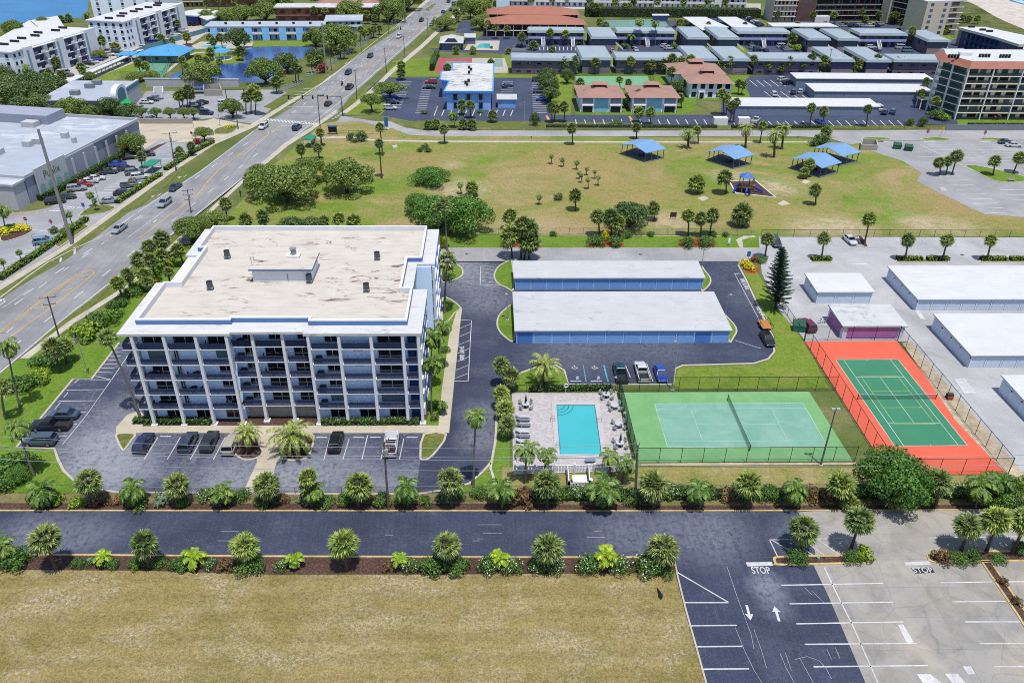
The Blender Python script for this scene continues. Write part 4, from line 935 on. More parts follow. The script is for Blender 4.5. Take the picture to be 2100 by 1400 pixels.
t = TW(thing('apartment_building','tan seven storey tower with terracotta mansard edge and white roof','building',(175,275,0)))
TAN = plain('cream_wall',(222,216,198),.7,.08,k=1.05); hT = 16.6
ya = 264.9; xa,xb = 153.5,205
ft = [(xb,ya),(xa+2,ya),(151.4,276.3),(155.2,287),(xb,287)]
MB().prism([(xb,ya+1.6),(xa+2.6,ya+1.6),(153,276.5),(156.5,286),(xb,286)],0,hT-.02).B('wall',TAN,t)
lo = [(xb,ya-.4),(xa+1.8,ya-.4),(150.6,276.3),(154.8,287.4),(xb,287.4)]; hi = [(xb,ya+1.5),(xa+3,ya+1.5),(153,276.5),(156.6,285.5),(xb,285.5)]
mm = MB(); mm.add([(x,y,hT) for x,y in lo]+[(x,y,hT+2.0) for x,y in hi],[(k,k+1,k+6,k+5) for k in range(4)]+[(4,3,2,1,0)]).B('mansard',R_RED,t)
MB().poly(hi,hT+1.9).B('roof',R_WHITE,t)
for k in range(8):
 z = k*hT/7
 if 0 < k < 7:
  MB().prism([(xb,ya-.1),(xa+2,ya-.1),(151.2,276.3),(152.9,276.5),(xa+2.6,ya+1.62),(xb,ya+1.62)],z-.2,z).B('balcony_slab',TAN,t)
 if k < 7:
  rr = BX(xa+2.1,xb,ya,ya+.04,z+.1,z+1.0); rr.B('railing',m_mesh('bronze_rail',(60,70,74),.55) if k == 0 else bpy.data.materials['bronze_rail'],t)
  rr = MB(); rr.add([(xa+2,ya,z+.1),(151.2,276.3,z+.1),(151.2,276.3,z+1),(xa+2,ya,z+1)],[(0,1,2,3)]); rr.B('railing',bpy.data.materials['bronze_rail'],t)
  for i in range(14):
   RND.seed(k*17+i); xx = xa+3.2+i*3.6
   BX(xx,xx+(2.9 if RND.random() < .6 else 2.0),ya+1.5,ya+1.57,z+.1,z+2.0).B('window',RND.choice([GL_DARK,GL_DARK,GL_TEAL,SHUT2]),t)
  s_ = MB(); s_.add([(xa+2.3,ya+2,z+.1),(152.6,276,z+.1),(152.6,276,z+1.9),(xa+2.3,ya+2,z+1.9)],[(0,1,2,3)]); s_.B('side_window',GL_TEAL,t)
for xx in (xa+2.05,163.8,173.5,184,194): BX(xx-.18,xx+.18,ya-.2,ya+.2,0,hT).B('column',B_WHITE,t)
for x,y in ((151.2,276.2),(153.2,270.6)): BX(x-.22,x+.22,y-.22,y+.22,0,hT).B('column',B_WHITE,t)
for px,py in ((1955,119),(2018,118),(2060,119)):
 c = W(px,py,hT+1.9); m_ = MB()
 for k in range(4): m_.tube((c.x-1.5+k,c.y,hT+1.9),(c.x-1.5+k,c.y,hT+3.0),.42,.42,8)
 m_.B('roof_unit',DARK,t)
c = W(1978,114,hT+1.9); BX(c.x-2,c.x+2,c.y-.8,c.y+.8,hT+1.9,hT+3).B('roof_hatch',B_WHITE,t)
t = TW(thing('apartment_building','small blue two storey building with mottled white roof beside striped parking','building',(-6,293,0)))
h = 6.0
p = [W(*q,h+.5).to_2d() for q in ((909,187),(1012,187),(1014,130),(988,130),(988,128),(927,130),(925,145),(904,147),(901,163),(920,166))]
MB().prism(p,h-.1,h+.45).B('parapet',plain('cobalt_band',(76,138,212),.6,.06,k=1.2),t)
_,q = inset(p,.5); MB().poly(q,h+.47).B('roof',R_STAIN,t)
_,q2 = inset(p,.9); MB().prism(q2,0,h-.12).B('wall',plain('sky_blue_wall',(126,168,228),.7,.12,.3,k=1.1),t)
yw = min(v.y for v in [V3(v) for v in q2])
for px in (934,961,986):
 x = W(px,205,3).x
 for z in (.6,3.4): BX(x-.55,x+.55,yw-.06,yw-.01,z,z+1.9).B('window',GL_DARK,t); 
 for dx in (-.75,.75): BX(x+dx-.1,x+dx+.1,yw-.08,yw-.01,.4,5.5).B('window_trim',plain('light_trim',(150,184,232)),t)
for px,py in ((962,141),(966,145),(962,151),(955,172),(961,168),(958,176)):
 c = W(px,py,h+.47); BX(c.x-.45,c.x+.45,c.y-.45,c.y+.45,h+.47,h+1.4).B('roof_unit',DARK,t)
t = TW(thing('outbuilding','blue outbuilding with flat grey roof beside the blue two storey building','outbuilding',(12,275,0)))
a,b_ = W(1021,222),W(1058,222); BX(a.x,b_.x,a.y,a.y+6,0,2.8).B('wall',plain('outbuilding_blue',(116,156,220),k=1.1),t); BX(a.x-.4,b_.x+.4,a.y-.4,a.y+6.3,2.8,3.2).B('roof',R_DULL,t); BX(a.x+1,b_.x-1,a.y-.05,a.y-.01,.1,2.4).B('door',D_BLUE,t)
def hiphouse(label,fl,fr,bl,h,over=1.0,rise=2.2,cup=True,walls=None,pb=None,cat='house'):
 a,b = W(*fl,h),W(*fr,h); yb = W(*bl,h).y; x0,x1,y0 = a.x,b.x,a.y
 t = TW(thing('house',label,cat,((x0+x1)/2,(y0+yb)/2,0)))
 BX(x0+over,x1-over,y0+over,yb-over,0,h-.02).B('wall',walls or plain('cream_blue_wall',(210,220,230),.7,.08,k=1.1),t)
 w_,d_ = x1-x0,yb-y0; k = min(w_,d_)/2
 rg = [(x0+k,(y0+yb)/2),(x1-k,(y0+yb)/2)] if w_ >= d_ else [((x0+x1)/2,y0+k),((x0+x1)/2,yb-k)]
 vs = [(x,y,h) for x,y in ((x0,y0),(x1,y0),(x1,yb),(x0,yb))]+[(x,y,h+rise) for x,y in rg]
 fs = ([(0,1,5,4),(1,2,5),(2,3,4,5),(3,0,4)] if w_ >= d_ else [(0,1,4),(1,2,5,4),(2,3,5),(3,0,4,5)])+[(3,2,1,0)]
 MB().add(vs,fs).B('roof',R_BROWN,t)
 if cup:
  cxm,cym = (x0+x1)/2,(y0+yb)/2; c = MB()
  BX(cxm-2.2,cxm+2.2,cym-1.4,cym+1.4,h+rise-.9,h+rise+.55).B('cupola',plain('maroon',(120,60,54)),t)
  c.add([(cxm-2.8,cym-2,h+rise+.5),(cxm+2.8,cym-2,h+rise+.5),(cxm+2.8,cym+2,h+rise+.5),(cxm-2.8,cym+2,h+rise+.5),(cxm-1,cym,h+rise+1.3),(cxm+1,cym,h+rise+1.3)],[(0,1,5,4),(1,2,5),(2,3,4,5),(3,0,4),(3,2,1,0)]).B('cupola_roof',R_BROWN,t)
 return t,x0+over,x1-over,y0+over
for lab,fl,fr,bl in (('tan roofed house with a cupola next to the brick path',(1186,201),(1284,201),(1192,175)),('tan roofed house with a cupola right beside its lookalike, by the drive',(1292,201),(1397,201),(1292,175))):
 t,xa_,xb_,yf = hiphouse(lab,fl,fr,bl,5.0)
 w_ = xb_-xa_
 BX(xa_+w_*.33,xa_+w_*.66,yf-.06,yf-.01,.1,4.7).B('panel',plain('aqua_panel',(130,186,208),k=1.2),t)
 for u in (0.03,.7):
  x = xa_+w_*u; BX(x,x+w_*.28,yf-1.1,yf-.02,2.3,2.7).B('balcony',B_WHITE,t); BX(x+.2,x+w_*.26,yf-.06,yf-.01,.1,2.2).B('door',GL_DARK,t)
  BX(x+.2,x+w_*.26,yf-.06,yf-.01,3.0,4.8).B('window',SHUT,t)
  for dx in (.1,w_*.28-.1): BX(x+dx-.08,x+dx+.08,yf-1.1,yf-.9,0,2.3).B('post',B_WHITE,t)
t,xa_,xb_,yf = hiphouse('large tan roofed clubhouse with pale blue front and dark entrance',(1412,172),(1508,172),(1395,148),5.2,1.0,2.4)
w_ = xb_-xa_
for i in range(5):
 x = xa_+w_*(i+.25)/5
 for z in (.4,3.2):
  if not (i == 1 and z < 1): BX(x,x+w_*.11,yf-.06,yf-.01,z,z+1.7).B('window',GL_DARK,t)
BX(xa_+w_*.2,xa_+w_*.36,yf-1.3,yf-.02,0,2.6).B('porch',B_WHITE,t); BX(xa_+w_*.23,xa_+w_*.33,yf-1.36,yf-1.31,0,2.2).B('door',GL_DARK,t)
hiphouse('rear wing of the tan roofed clubhouse with its own cupola',(1380,152),(1490,152),(1378,130),5.4,1.0,2.4)
for lab,fl,fr,dep in (('long dark apartment row under the nearer of the two terracotta roofs',(993,50),(1203,51),15),('apartment row under the terracotta roof at the back, half hidden by the front one',(998,30),(1190,31),16)):
 h = 5.6; a,b_ = W(*fl,h),W(*fr,h); x0,x1,y0 = a.x,b_.x,a.y; yb = y0+dep
 t = TW(thing('apartment_building',lab,'building',((x0+x1)/2,y0+dep/2,0)))
 BX(x0+1,x1-1,y0+1.6,yb-1.5,0,h-.02).B('wall',plain('dark_gallery',(58,54,62),.7,.1),t)
 vs = [(x0,y0,h),(x1,y0,h),(x1,yb,h),(x0,yb,h),(x0+dep*.8,y0+dep/2,h+3.0),(x1-dep*.8,y0+dep/2,h+3.0)]
 MB().add(vs,[(0,1,5,4),(1,2,5),(2,3,4,5),(3,0,4),(3,2,1,0)]).B('roof',R_RED,t)
 BX(x0+1,x1-1,y0+.5,y0+1.58,2.6,2.9).B('balcony_slab',TAN,t)
 for i in range(12): xx = x0+1.2+(x1-x0-2.4)*i/11; BX(xx-.12,xx+.12,y0+.5,y0+.75,0,h).B('post',TAN,t)
def longblock(name,label,pa,pb,h,depth,fl,n,wall,slabm,glass,roofm,gal=True):
 a,b = W(*pa).to_2d(),W(*pb).to_2d(); L = (b-a).length; ang = atan2(b.y-a.y,b.x-a.x)
 t = thing(name,label,'building',(a.x,a.y,0),ang); fh = h/fl
 BX(0,L,1.5,depth,0,h).B('wall',wall,t); BX(-.3,L+.3,0,depth+.3,h,h+.5).B('roof',roofm,t)
 for k in range(fl):
  if k: BX(0,L,0,1.49,k*fh-.18,k*fh).B('balcony_slab',slabm,t)
  if gal and k: BX(0,L,.02,.08,k*fh,k*fh+.9).B('railing',slabm,t)
  wn = []
  m1,m2 = MB(),MB()
  for i in range(n):
   RND.seed(i*7+k); x = L*(i+.5)/n; ww = L/n*RND.choice([.18,.3,.36]); (m1 if RND.random() < .6 else m2).box(x-ww,x+ww*.6,1.42,1.48,k*fh+.5,k*fh+2.0)
  m1.B('window_row',glass[0],t)
  if m2.v: m2.B('window_row',glass[1],t)
 return t,L
t,L = longblock('apartment_building','very long white oceanfront block with open walkways at the top edge',(1018,13),(1530,20),14,14,5,46,plain('white_block_wall',(214,222,234),k=1.1),B_WHITE,(GL_BLUE,GL_DARK),R_WHITE)
for i in (6,17,29,40): BX(L*i/46,L*i/46+4,-.6,1.4,0,13.9).B('stair_tower',B_WHITE,t)
a = W(1018,16); t = TW(thing('apartment_building','pale blue block behind the terracotta roofs','building',(a.x,a.y,0))); b_ = W(1045,16); BX(a.x,b_.x,a.y,a.y+14,0,16).B('wall',plain('ice_wall',(200,216,236),k=1.1),t); BX(a.x-.3,b_.x+.3,a.y-.3,a.y+14.3,16,16.5).B('roof',R_WHITE,t)
sheet('promenade','1200,21 1545,24 1545,27 1200,24',.07,S_PALE)
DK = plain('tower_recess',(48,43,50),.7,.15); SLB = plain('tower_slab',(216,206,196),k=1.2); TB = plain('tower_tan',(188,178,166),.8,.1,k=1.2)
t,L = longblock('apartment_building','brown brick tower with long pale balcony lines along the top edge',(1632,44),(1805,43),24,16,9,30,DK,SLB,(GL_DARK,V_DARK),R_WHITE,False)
BX(-.6,9.5,-.5,1.48,0,24).B('brick_panel',BRICK,t)
for k in range(9):
 r_ = BX(9.6,L,.05,.1,k*2.66+.05,k*2.66+.9).B('railing',m_mesh('far_rail',(60,52,62),.5) if k == 0 else bpy.data.materials['far_rail'],t)
BX(9,17,-3,0,0,2.8).B('entrance',B_WHITE,t)
t,L = longblock('apartment_building','narrow brown tower wing with balconies left of the brick wall',(1583,46),(1630,46),24,14,9,6,TB,SLB,(GL_DARK,SHUT),R_WHITE,False)
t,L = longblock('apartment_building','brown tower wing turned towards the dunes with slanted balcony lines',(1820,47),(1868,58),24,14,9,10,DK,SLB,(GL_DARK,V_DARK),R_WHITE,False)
BX(-5,-.1,-1,4,0,24).B('stair_tower',TB,t)
t,L = longblock('apartment_building','tan end block of the brown tower with dark glazed balconies',(1885,75),(1962,72),15.5,14,6,3,TB,SLB,(GL_DARK,GL_DARK),R_WHITE,False)
BX(0,L*.62,-.02,1.49,0,15.5).B('end_wall',TB,t)
for k in range(6):
 for u in (.1,.45): BX(L*u,L*u+1.7,-.08,-.03,k*2.58+.8,k*2.58+2.1).B('window',GL_BLUE,t)
def rotbox(label,cat,A,ang,name):
 return thing(name,label,cat,(A.x,A.y,0),ang)
A = W(66,418); Bq = W(292,292); d = (Bq-A).to_2d(); L = d.length; ang = -atan2(d.x,d.y)
t = rotbox('large grey grocery store with pale roof, arched windows and a green wall sign','shop',A,ang,'grocery_store')
WS = plain('shop_wall',(170,178,198),.7,.08,k=1.9); WS2 = plain('shop_wall_light',(200,203,210),.7,.08,k=1.7)
h = 6.4
BX(-60,0,0,L,0,h).B('wall',WS,t)
BX(-59.6,-.4,.4,L-.4,h,h+.04).B('roof',R_SHOP,t)
pr = MB()
for a in ((-60,.0,-.35,0.05,h,h+.75),(-60,.0,L-.05,L+.35,h,h+.75),(-.05,.35,-.35,L+.35,h,h+.75),(-60.3,-59.95,-.35,L+.35,h,h+.75)): pr.box(*a)
pr.B('parapet',WS2,t)
BX(-60,-22,L*.82,L-1,h+.05,h+2.6).B('rear_parapet',WS,t)
BX(.36,.8,3,14.5,0,h+1.3).B('sign_gable',WS2,t); BX(.36,.7,14.6,27,0,h+.3).B('front_panel',WS,t)
for i in range(4):
 y = 4.2+i*3.1; q = MB()
 q.prism([(0,0),(.01,0),(.01,.01)],0,0) if False else None
 pts = [(y-.95,.6),(y+.95,.6)]+[(y+.95*cos(a),2.7+.95*sin(a)) for a in [pi*k/8 for k in range(9)]]
 q.add([(.84,p,z) for p,z in pts],[tuple(range(len(pts)))]).B('window',m_glass('shop_glass',(150,200,196),.1) if i == 0 else bpy.data.materials['shop_glass'],t)
for i in range(6): y = 17+i*5; BX(.7,1.0,y-.3,y+.3,0,h-.6).B('pilaster',WS2,t)
MB().add([(.4,L-12,3.2),(2.6,L-12,2.2),(2.6,L-8,2.2),(.4,L-8,3.2),(.4,L-12,2.1),(2.6,L-12,2.1),(2.6,L-8,2.1),(.4,L-8,2.1)],[(0,1,2,3),(7,6,5,4),(1,5,6,2),(0,4,5,1),(3,2,6,7)]).B('awning',plain('orange_awning',(226,90,70),.7),t)
cu = bpy.data.curves.new('sign','FONT'); cu.body = 'Publix'; cu.size = 2.6; cu.align_x = 'CENTER'
o = bpy.data.objects.new('sign',cu); me = bpy.data.meshes.new_from_object(o); bpy.data.objects.remove(o); me.materials.clear(); me.materials.append(plain('sign_green',(60,140,80)))
q = link('sign_lettering',me,t,loc=(.86,8.6,4.6)); q.rotation_euler = (pi/2,0,pi/2)
for x,y,sx,sy in ((-26,L*.78,2,1.4),(-14,L*.5,1.1,.9),(-15,L*.45,1.1,.9),(-22,L*.2,2.2,1.5),(-19,L*.3,2,1.2),(-10,L*.62,.8,.8),(-5,L*.55,.5,.5)): BX(x-sx,x+sx,y-sy,y+sy,h+.05,h+1.5).B('roof_unit',WS2,t)
for i in range(7): BX(-42-i*2.2,-40.6-i*2.2,L*.62,L*.62+3,h+.05,h+1.4).B('condenser',GALV,t)
BX(-24,-.02,-4.5,-.36,0,h-.4).B('entrance_block',WS2,t); BX(-24.3,.3,-4.8,-.36,h-.4,h+.1).B('entrance_roof',R_SHOP,t)
t = TW(thing('pharmacy','pharmacy with a blue grey flat roof, arched gable and green awning','shop',(-131,274,0)))
TEAL = plain('teal_band',(90,150,164),.6,.06); BEI = plain('beige_stucco',(196,190,182),.7,.08)
h = 5.6; x0,x1,y0,y1 = -143,-121.5,261.5,287.5
BX(x0,x1,y0,y1,0,h).B('wall',BEI,t); BX(x0-.2,x1+.2,y0-.2,y1+.2,h-1.1,h-.1).B('band',plain('slate_band',(92,104,140)),t); BX(x0+.3,x1-.3,y0+.3,y1-.3,h,h+.05).B('roof',R_SHOP,t)
BX(x1+.21,x1+1.0,y0+13,y1,0,h+.6).B('front_wall',WS2,t); BX(x1+1.01,x1+1.1,y0+13.2,y1-.2,h-.9,h+.3).B('band',TEAL,t)
pts = [(y0+4,0),(y0+12.5,0),(y0+12.5,h+.6)]+[(y0+8.25+4.25*cos(a),h+.6+2.4*sin(a)) for a in [pi*k/10 for k in range(11)]]+[(y0+4,h+.6)]
n = len(pts); MB().add([(x1+.21,p,z) for p,z in pts]+[(x1+1.9,p,z) for p,z in pts],[tuple(range(n-1,-1,-1)),tuple(range(n,2*n))]+[(i,(i+1) % n,(i+1) % n+n,i+n) for i in range(n)]).B('arched_gable',B_WHITE,t)
pts = [(y0+5.2,3.6),(y0+11.3,3.6),(y0+11.3,h+.4)]+[(y0+8.25+3.05*cos(a),h+.4+1.7*sin(a)) for a in [pi*k/10 for k in range(11)]]
MB().add([(x1+1.95,p,z) for p,z in pts],[tuple(range(len(pts)))]).B('gable_panel',TEAL,t)
MB().add([(x1+1.95,y0+5,3.4),(x1+3.4,y0+5,2.5),(x1+3.4,y0+11.5,2.5),(x1+1.95,y0+11.5,3.4)],[(0,1,2,3)]).B('awning',plain('green_awning',(30,190,110)),t)
BX(x1+1.92,x1+1.97,y0+6,y0+10.5,.1,2.4).B('door',GL_DARK,t)
for px,py in ((155,195),(185,181),(200,174)):
 c = W(px,py,h); BX(c.x-1.4,c.x+1.4,c.y-.9,c.y+.9,h+.06,h+1.5).B('roof_unit',GREYM,t)
def condo(label,A,ang,L,D,h,fl,bays):
 t = rotbox(label,'building',A,ang,'apartment_building'); fh = h/fl
 BX(-D,0,0,L,0,h).B('wall',plain('condo_wall',(216,224,236),.7,.08,k=1.1) if 'condo_wall' not in bpy.data.materials else bpy.data.materials['condo_wall'],t)
 BX(-D-.4,.4,-.4,L+.4,h,h+.45).B('parapet',B_WHITE,t); BX(-D+.1,-.1,.1,L-.1,h+.45,h+.5).B('roof',R_WHITE,t)
 for y0,y1,kind in bays:
  y0 *= L; y1 *= L
  if kind == 'tower': BX(.02,1.6,y0,y1,0,h+.9).B('tower',B_WHITE,t); BX(1.61,1.66,y0+.3,y0+1.4,.2,h-.2).B('panel',B_BAND if False else plain('powder_blue',(150,190,230)),t)
  if kind == 'bal':
   BX(.02,.06,y0,y1,.1,h-.3).B('recess',mat('recess_shade',(92,104,132),.7,.2),t)  # dark panel on the flat wall, painting in the shade of balcony recesses
   n = max(2,int((y1-y0)/3.4))
   for k in range(fl):
    BX(.06,1.25,y0,y1,k*fh+fh-.2,k*fh+fh).B('balcony_slab',B_WHITE,t)
    for i in range(n):
     yy = y0+(y1-y0)*i/n; w_ = (y1-y0)/n
     BX(1.2,1.27,yy+.1,yy+w_*.55,k*fh+.05,k*fh+1.0).B('railing',B_WHITE if (i+k) % 3 else V_DARK,t)
     if i % 2: BX(.07,.9,yy+w_*.5,yy+w_,k*fh,k*fh+fh-.2).B('wall_panel',B_WHITE,t)
  if kind == 'win':
   for k in range(fl):
    for yy in (y0+(y1-y0)*.25,y0+(y1-y0)*.7): BX(.01,.06,yy-.5,yy+.5,k*fh+.9,k*fh+2.1).B('window',GL_DARK,t)
 for k in range(fl):
  for i in range(5):
   xx = -D+D*(i+.5)/5; BX(xx-.6,xx+.6,-.06,-.01,k*fh+.8,k*fh+2.1).B('window',GL_DARK if k > 1 else GL_TINT,t); BX(xx-.75,xx+.75,-.16,-.01,k*fh+.62,k*fh+.78).B('sill',B_WHITE,t)
 RND.seed(int(L*10))
 for i in range(8):
  m = MB(); yy = L*(i+.6)/8.2; xx = -D*.5+RND.uniform(-2,2)
  for k in range(3): m.box(xx-1.6+k*1.3,xx-.7+k*1.3,yy-.4,yy+.4,h+.5,h+1.3)
  m.B('roof_unit',DARK,t)
 return t
a1 = W(41,172); d1 = (W(191,121)-a1).to_2d(); an1 = -atan2(d1.x,d1.y)
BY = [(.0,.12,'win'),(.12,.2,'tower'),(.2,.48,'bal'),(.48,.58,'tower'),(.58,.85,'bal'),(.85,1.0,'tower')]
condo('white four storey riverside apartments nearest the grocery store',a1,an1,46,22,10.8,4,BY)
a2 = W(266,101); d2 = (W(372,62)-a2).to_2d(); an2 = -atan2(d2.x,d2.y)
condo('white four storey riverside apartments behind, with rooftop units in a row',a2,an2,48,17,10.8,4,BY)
a3 = W(185,50); t = condo('tall white riverside tower block at the top edge by the water',a3,0,40,0.1+30,20,8,[(.0,.3,'win')]); t.location = (W(180,48).x+34,W(180,48).y,0)
for i,(pts,s) in enumerate((('-20,88 60,42 75,42 84,62 -10,112','low white roofed building nearest the river bank'),('62,42 118,33 135,60 90,64','low white roofed building beside the small dark tree at the river'))):
 slab('low_building',s,pts,4+i*.6,.4,R_WHITE,False,'building',B_WHITE,.6)
slab('carport_wall','long pale carport roof between the drive and the tennis court','140,170 295,102 285,102 128,166',2.6,.3,R_WHITE,True,'carport')
kerb_w = None
def wallthing(name,label,pts,h,th,m,cat='wall',cap=None):
 p = PX(pts) if isinstance(pts,str) else [V3(q) for q in pts]
 c = sum(p,V3((0,0)))/len(p); t = TW(thing(name,label,cat,(c.x,c.y,0)))
 mb = MB()
 for a,b in zip(p,p[1:]):
  d = (b-a).normalized(); n = V3((-d.y,d.x))*th/2; mb.prism([a-n,b-n,b+n,a+n],0,h)
 mb.B('panel',m,t)
 return t,p
wallthing('boundary_wall','long teal boundary wall between the court lawn and the drive','155,168 298,104 426,66',2.0,.25,plain('teal_wall',(122,176,190),.8,.1))
t = TW(thing('clubhouse','small clubhouse with a bright blue hipped roof beside the far court','clubhouse',(-132,347,0)))
BX(-141,-124.5,341.5,353,0,3).B('wall',plain('aqua_wall',(140,186,196)),t)
vs = [(-143,339.5,3),(-123.5,339.5,3),(-122,355,3),(-141,355,3),(-131.5,346.5,6),(-130,349,6)]
MB().add(vs,[(0,1,4),(1,2,5,4),(2,3,5),(3,0,4,5),(3,2,1,0)]).B('roof',R_SKY,t)
BX(-150,-143.1,341,349,2.6,2.9).B('porch_roof',R_SKY,t)
for x in (-149.6,-144): BX(x-.15,x+.15,341.2,341.5,0,2.6).B('post',B_WHITE,t)
for x in (-139,-134,-129): BX(x-.7,x+.7,341.44,341.49,.9,2.1).B('window',GL_DARK,t)
garage('garage_row','long grey garage row under the big oak behind the pharmacy',300,492,178,(490,163),2.6,11,WS2,plain('dark_door',(112,112,120)),plain('grey_garage_roof',(172,178,196)))
t,L = longblock('apartment_building','long pale blue two storey motel behind the pond with dark screened balconies',(424,84),(668,83),5.6,13,2,18,plain('motel_blue',(150,190,234),k=1.1),B_WHITE,(GL_DARK,GL_TINT),R_SHOP,True)
for i in range(7): xx = L*(i+.5)/7; BX(xx-1.6,xx+1.6,.0,1.45,0,5.5).B('front_panel',plain('motel_panel',(130,186,236),k=1.1) if i == 0 else bpy.data.materials['motel_panel'],t); BX(xx+4,xx+5,5,6,6.1,7).B('roof_unit',DARK,t)
t,L = longblock('apartment_building','second wing of the pale blue motel towards the road',(668,66),(744,65),4.5,16,2,6,bpy.data.materials['motel_blue'],B_WHITE,(GL_DARK,GL_TINT),R_SHOP,True)
longblock('shopping_block','long brown brick building with a white roof edge behind trees',(566,46),(777,45),6.5,12,2,8,plain('brown_wall',(156,106,90),.8,.12,k=1.2),plain('brown_ledge',(190,150,130)),(plain('brown_panel',(128,86,74)),plain('brown_panel2',(140,94,80))),R_STAIN,False)
slab('low_building','low white roofed building with a blue front beyond the white apartments','374,24 405,19 433,20 405,33 376,31',4.5,.5,R_WHITE,False,'building',plain('royal_blue_wall',(70,110,200)),.5)
slab('low_building','low white roofed pale building beside the blue fronted one','408,35 440,22 468,23 442,36 425,42',4,.4,R_WHITE,False,'building',plain('aqua_grey_wall',(150,186,206)),.5)
longblock('apartment_building','cream apartment block at the top edge left of the brown terracotta one',(325,16),(418,15),12,10,4,10,plain('cream_block',(222,204,160)),TAN,(GL_DARK,SHUT),R_STAIN,False)
longblock('apartment_building','terracotta roofed brown building at the top edge behind palms',(425,16),(525,15),5,12,1,6,plain('ochre_block',(170,120,90)),TAN,(GL_DARK,SHUT),R_RED,False)
for lab,a,b_,c_,rm,wl in (('pinkish roofed house behind the brown brick building',(640,14),(690,14),(645,2),R_BROWN,None),('grey roofed house behind the brown brick building',(680,8),(728,8),(690,-3),R_GREY,None),('blue roofed house near the road at the top',(735,12),(775,13),(742,0),R_FASC,None)):
 t,*_r = hiphouse(lab,a,b_,c_,3.2,.7,2.2,False); t.children[1].data = t.children[1].data.copy(); t.children[1].data.materials[0] = rm
PICK = plain('picket_white',(208,220,234),.6,.06)
def picket(label,pts,h=1.6,st=.32,post=4):
 p = PX(pts) if isinstance(pts,str) else [V3(q) for q in pts]
 c = sum(p,V3((0,0)))/len(p); t = TW(thing('picket_fence',label,'fence',(c.x,c.y,0)))
 m = MB()
 for a,b in zip(p,p[1:]):
  d = b-a; L = d.length; d.normalize(); n = V3((-d.y,d.x))
  for z in (.25,h*.55,h-.12): m.prism([a-n*.03,b-n*.03,b+n*.03,a+n*.03],z,z+.1)
  k = 0
  while k*st < L: q = a+d*(k*st); m.prism([q-d*.07-n*.02,q+d*.07-n*.02,q+d*.07+n*.02,q-d*.07+n*.02],.08,h); k += 1
 m.B('pickets',PICK,t); k = 0
 for a,b in zip(p,p[1:]):
  d = b-a; n = max(1,int(d.length/post))
  for i in range(n): q = a+d*(i/n); BX(q.x-.09,q.x+.09,q.y-.09,q.y+.09,0,h+.12).B('post',PICK,t)
 return t
picket('white picket fence along the pond bank, by the first two road poles','672,138 690,125 722,106',1.8,1.2)
picket('white picket fence curving in from the pavement beside a dark bush','628,158 640,156 650,150 654,144',1.8,1.2)
picket('white picket fence farther up the road past the dense oak','733,98 757,83 770,70',1.8,1.2)
picket('white picket fence at the drive to the shop lot','562,190 590,184 612,176 625,166',1.8,1.2)
picket('short white picket fence at the far bend of the road','803,50 818,46',1.8,1.2)
t,_p = wallthing('screen_wall','grey timber screen wall between the tan tower lawn and the park road','1938,268 2100,268 2200,268',1.9,.15,plain('grey_timber',(150,156,168),.8,.2,3))
wallthing('screen_wall','beige lot wall beside the grocery driveway','287,254 395,254',1.6,.25,BEI)
t,_p = wallthing('bin_enclosure','white walled bin enclosures with dark gates behind the pharmacy lot','318,200 318,188 336,188 336,200',1.8,.25,B_WHITE,'bin enclosure')
wallthing('bin_enclosure','beige block bin enclosure beside the blue tarpaulin','420,197 420,186 452,185 456,197 420,197',2.2,.3,BEI,'bin enclosure')
c = W(405,192); t = TW(thing('tarpaulin_shelter','blue tarpaulin shelter beside the beige bin enclosure','shelter',tuple(c)))
BX(c.x-3.4,c.x+3,c.y-1.2,c.y+2,1.9,2.1).B('cover',plain('tarp_blue',(70,96,170)),t)
for dx in (-3.2,2.8):
 for dy in (-1,1.8): BX(c.x+dx-.06,c.x+dx+.06,c.y+dy-.06,c.y+dy+.06,0,1.9).B('post',GREYM,t)
c = W(456,121); t = TW(thing('gazebo','white gazebo with a pale blue roof on the pond lawn','gazebo',tuple(c)))
rp = [(c.x+4.4*cos(k*pi/3),c.y+4.4*sin(k*pi/3),3.2) for k in range(6)]+[(c.x,c.y,4.6)]
MB().add(rp,[(k,(k+1) % 6,6) for k in range(6)]).B('roof',R_SKY,t); MB().tube((c.x,c.y,0),(c.x,c.y,.2),4.2,4.2,12).B('floor',B_WHITE,t)
for k in range(6): BX(c.x+3.8*cos(k*pi/3)-.12,c.x+3.8*cos(k*pi/3)+.12,c.y+3.8*sin(k*pi/3)-.12,c.y+3.8*sin(k*pi/3)+.12,.2,3.2).B('post',B_WHITE,t)
c = W(917,100); t = TW(thing('pool_house','pool house with black and white chequered hip roof by the villa pool','pool house',tuple(c)))
a,b_ = W(900,89,3),W(950,89,3); x0,x1,y0 = a.x,b_.x,a.y; y1 = y0+15; ap = ((x0+x1)/2,(y0+y1)/2,5.4)
MB().add([(x0,y0,3),(x1,y0,3),(x1,y1,3),(x0,y1,3),ap],[(0,1,4),(1,2,4),(2,3,4),(3,0,4),(3,2,1,0)]).B('roof',R_DULL,t)
BX(x0+1.2,x1-1.2,y0+1.2,y1-1.2,0,2.98).B('wall',V_DARK,t)
def tri(u,v,k): return tuple(V3(u)*(1-k)+V3(v)*k)
sp = MB(); m0 = ((x0+x1)/2,y0,3.02)
sp.add([(m0[0]-3,y0+.6,3.3),(m0[0]+3,y0+.6,3.3),(m0[0]+1.6,y0+3.8,4.35),(m0[0]-1.6,y0+3.8,4.35)],[(0,1,2,3)]).B('solar_panel',BLACK,t)
slab('pump_house','small white roofed shed beside the villa pool','952,69 976,69 976,77 952,77',3,.3,R_DULL,False,'hut',V_DARK,.4)
pc = PX('1141,831.5 1220,831.5 1234,933 1148,933')
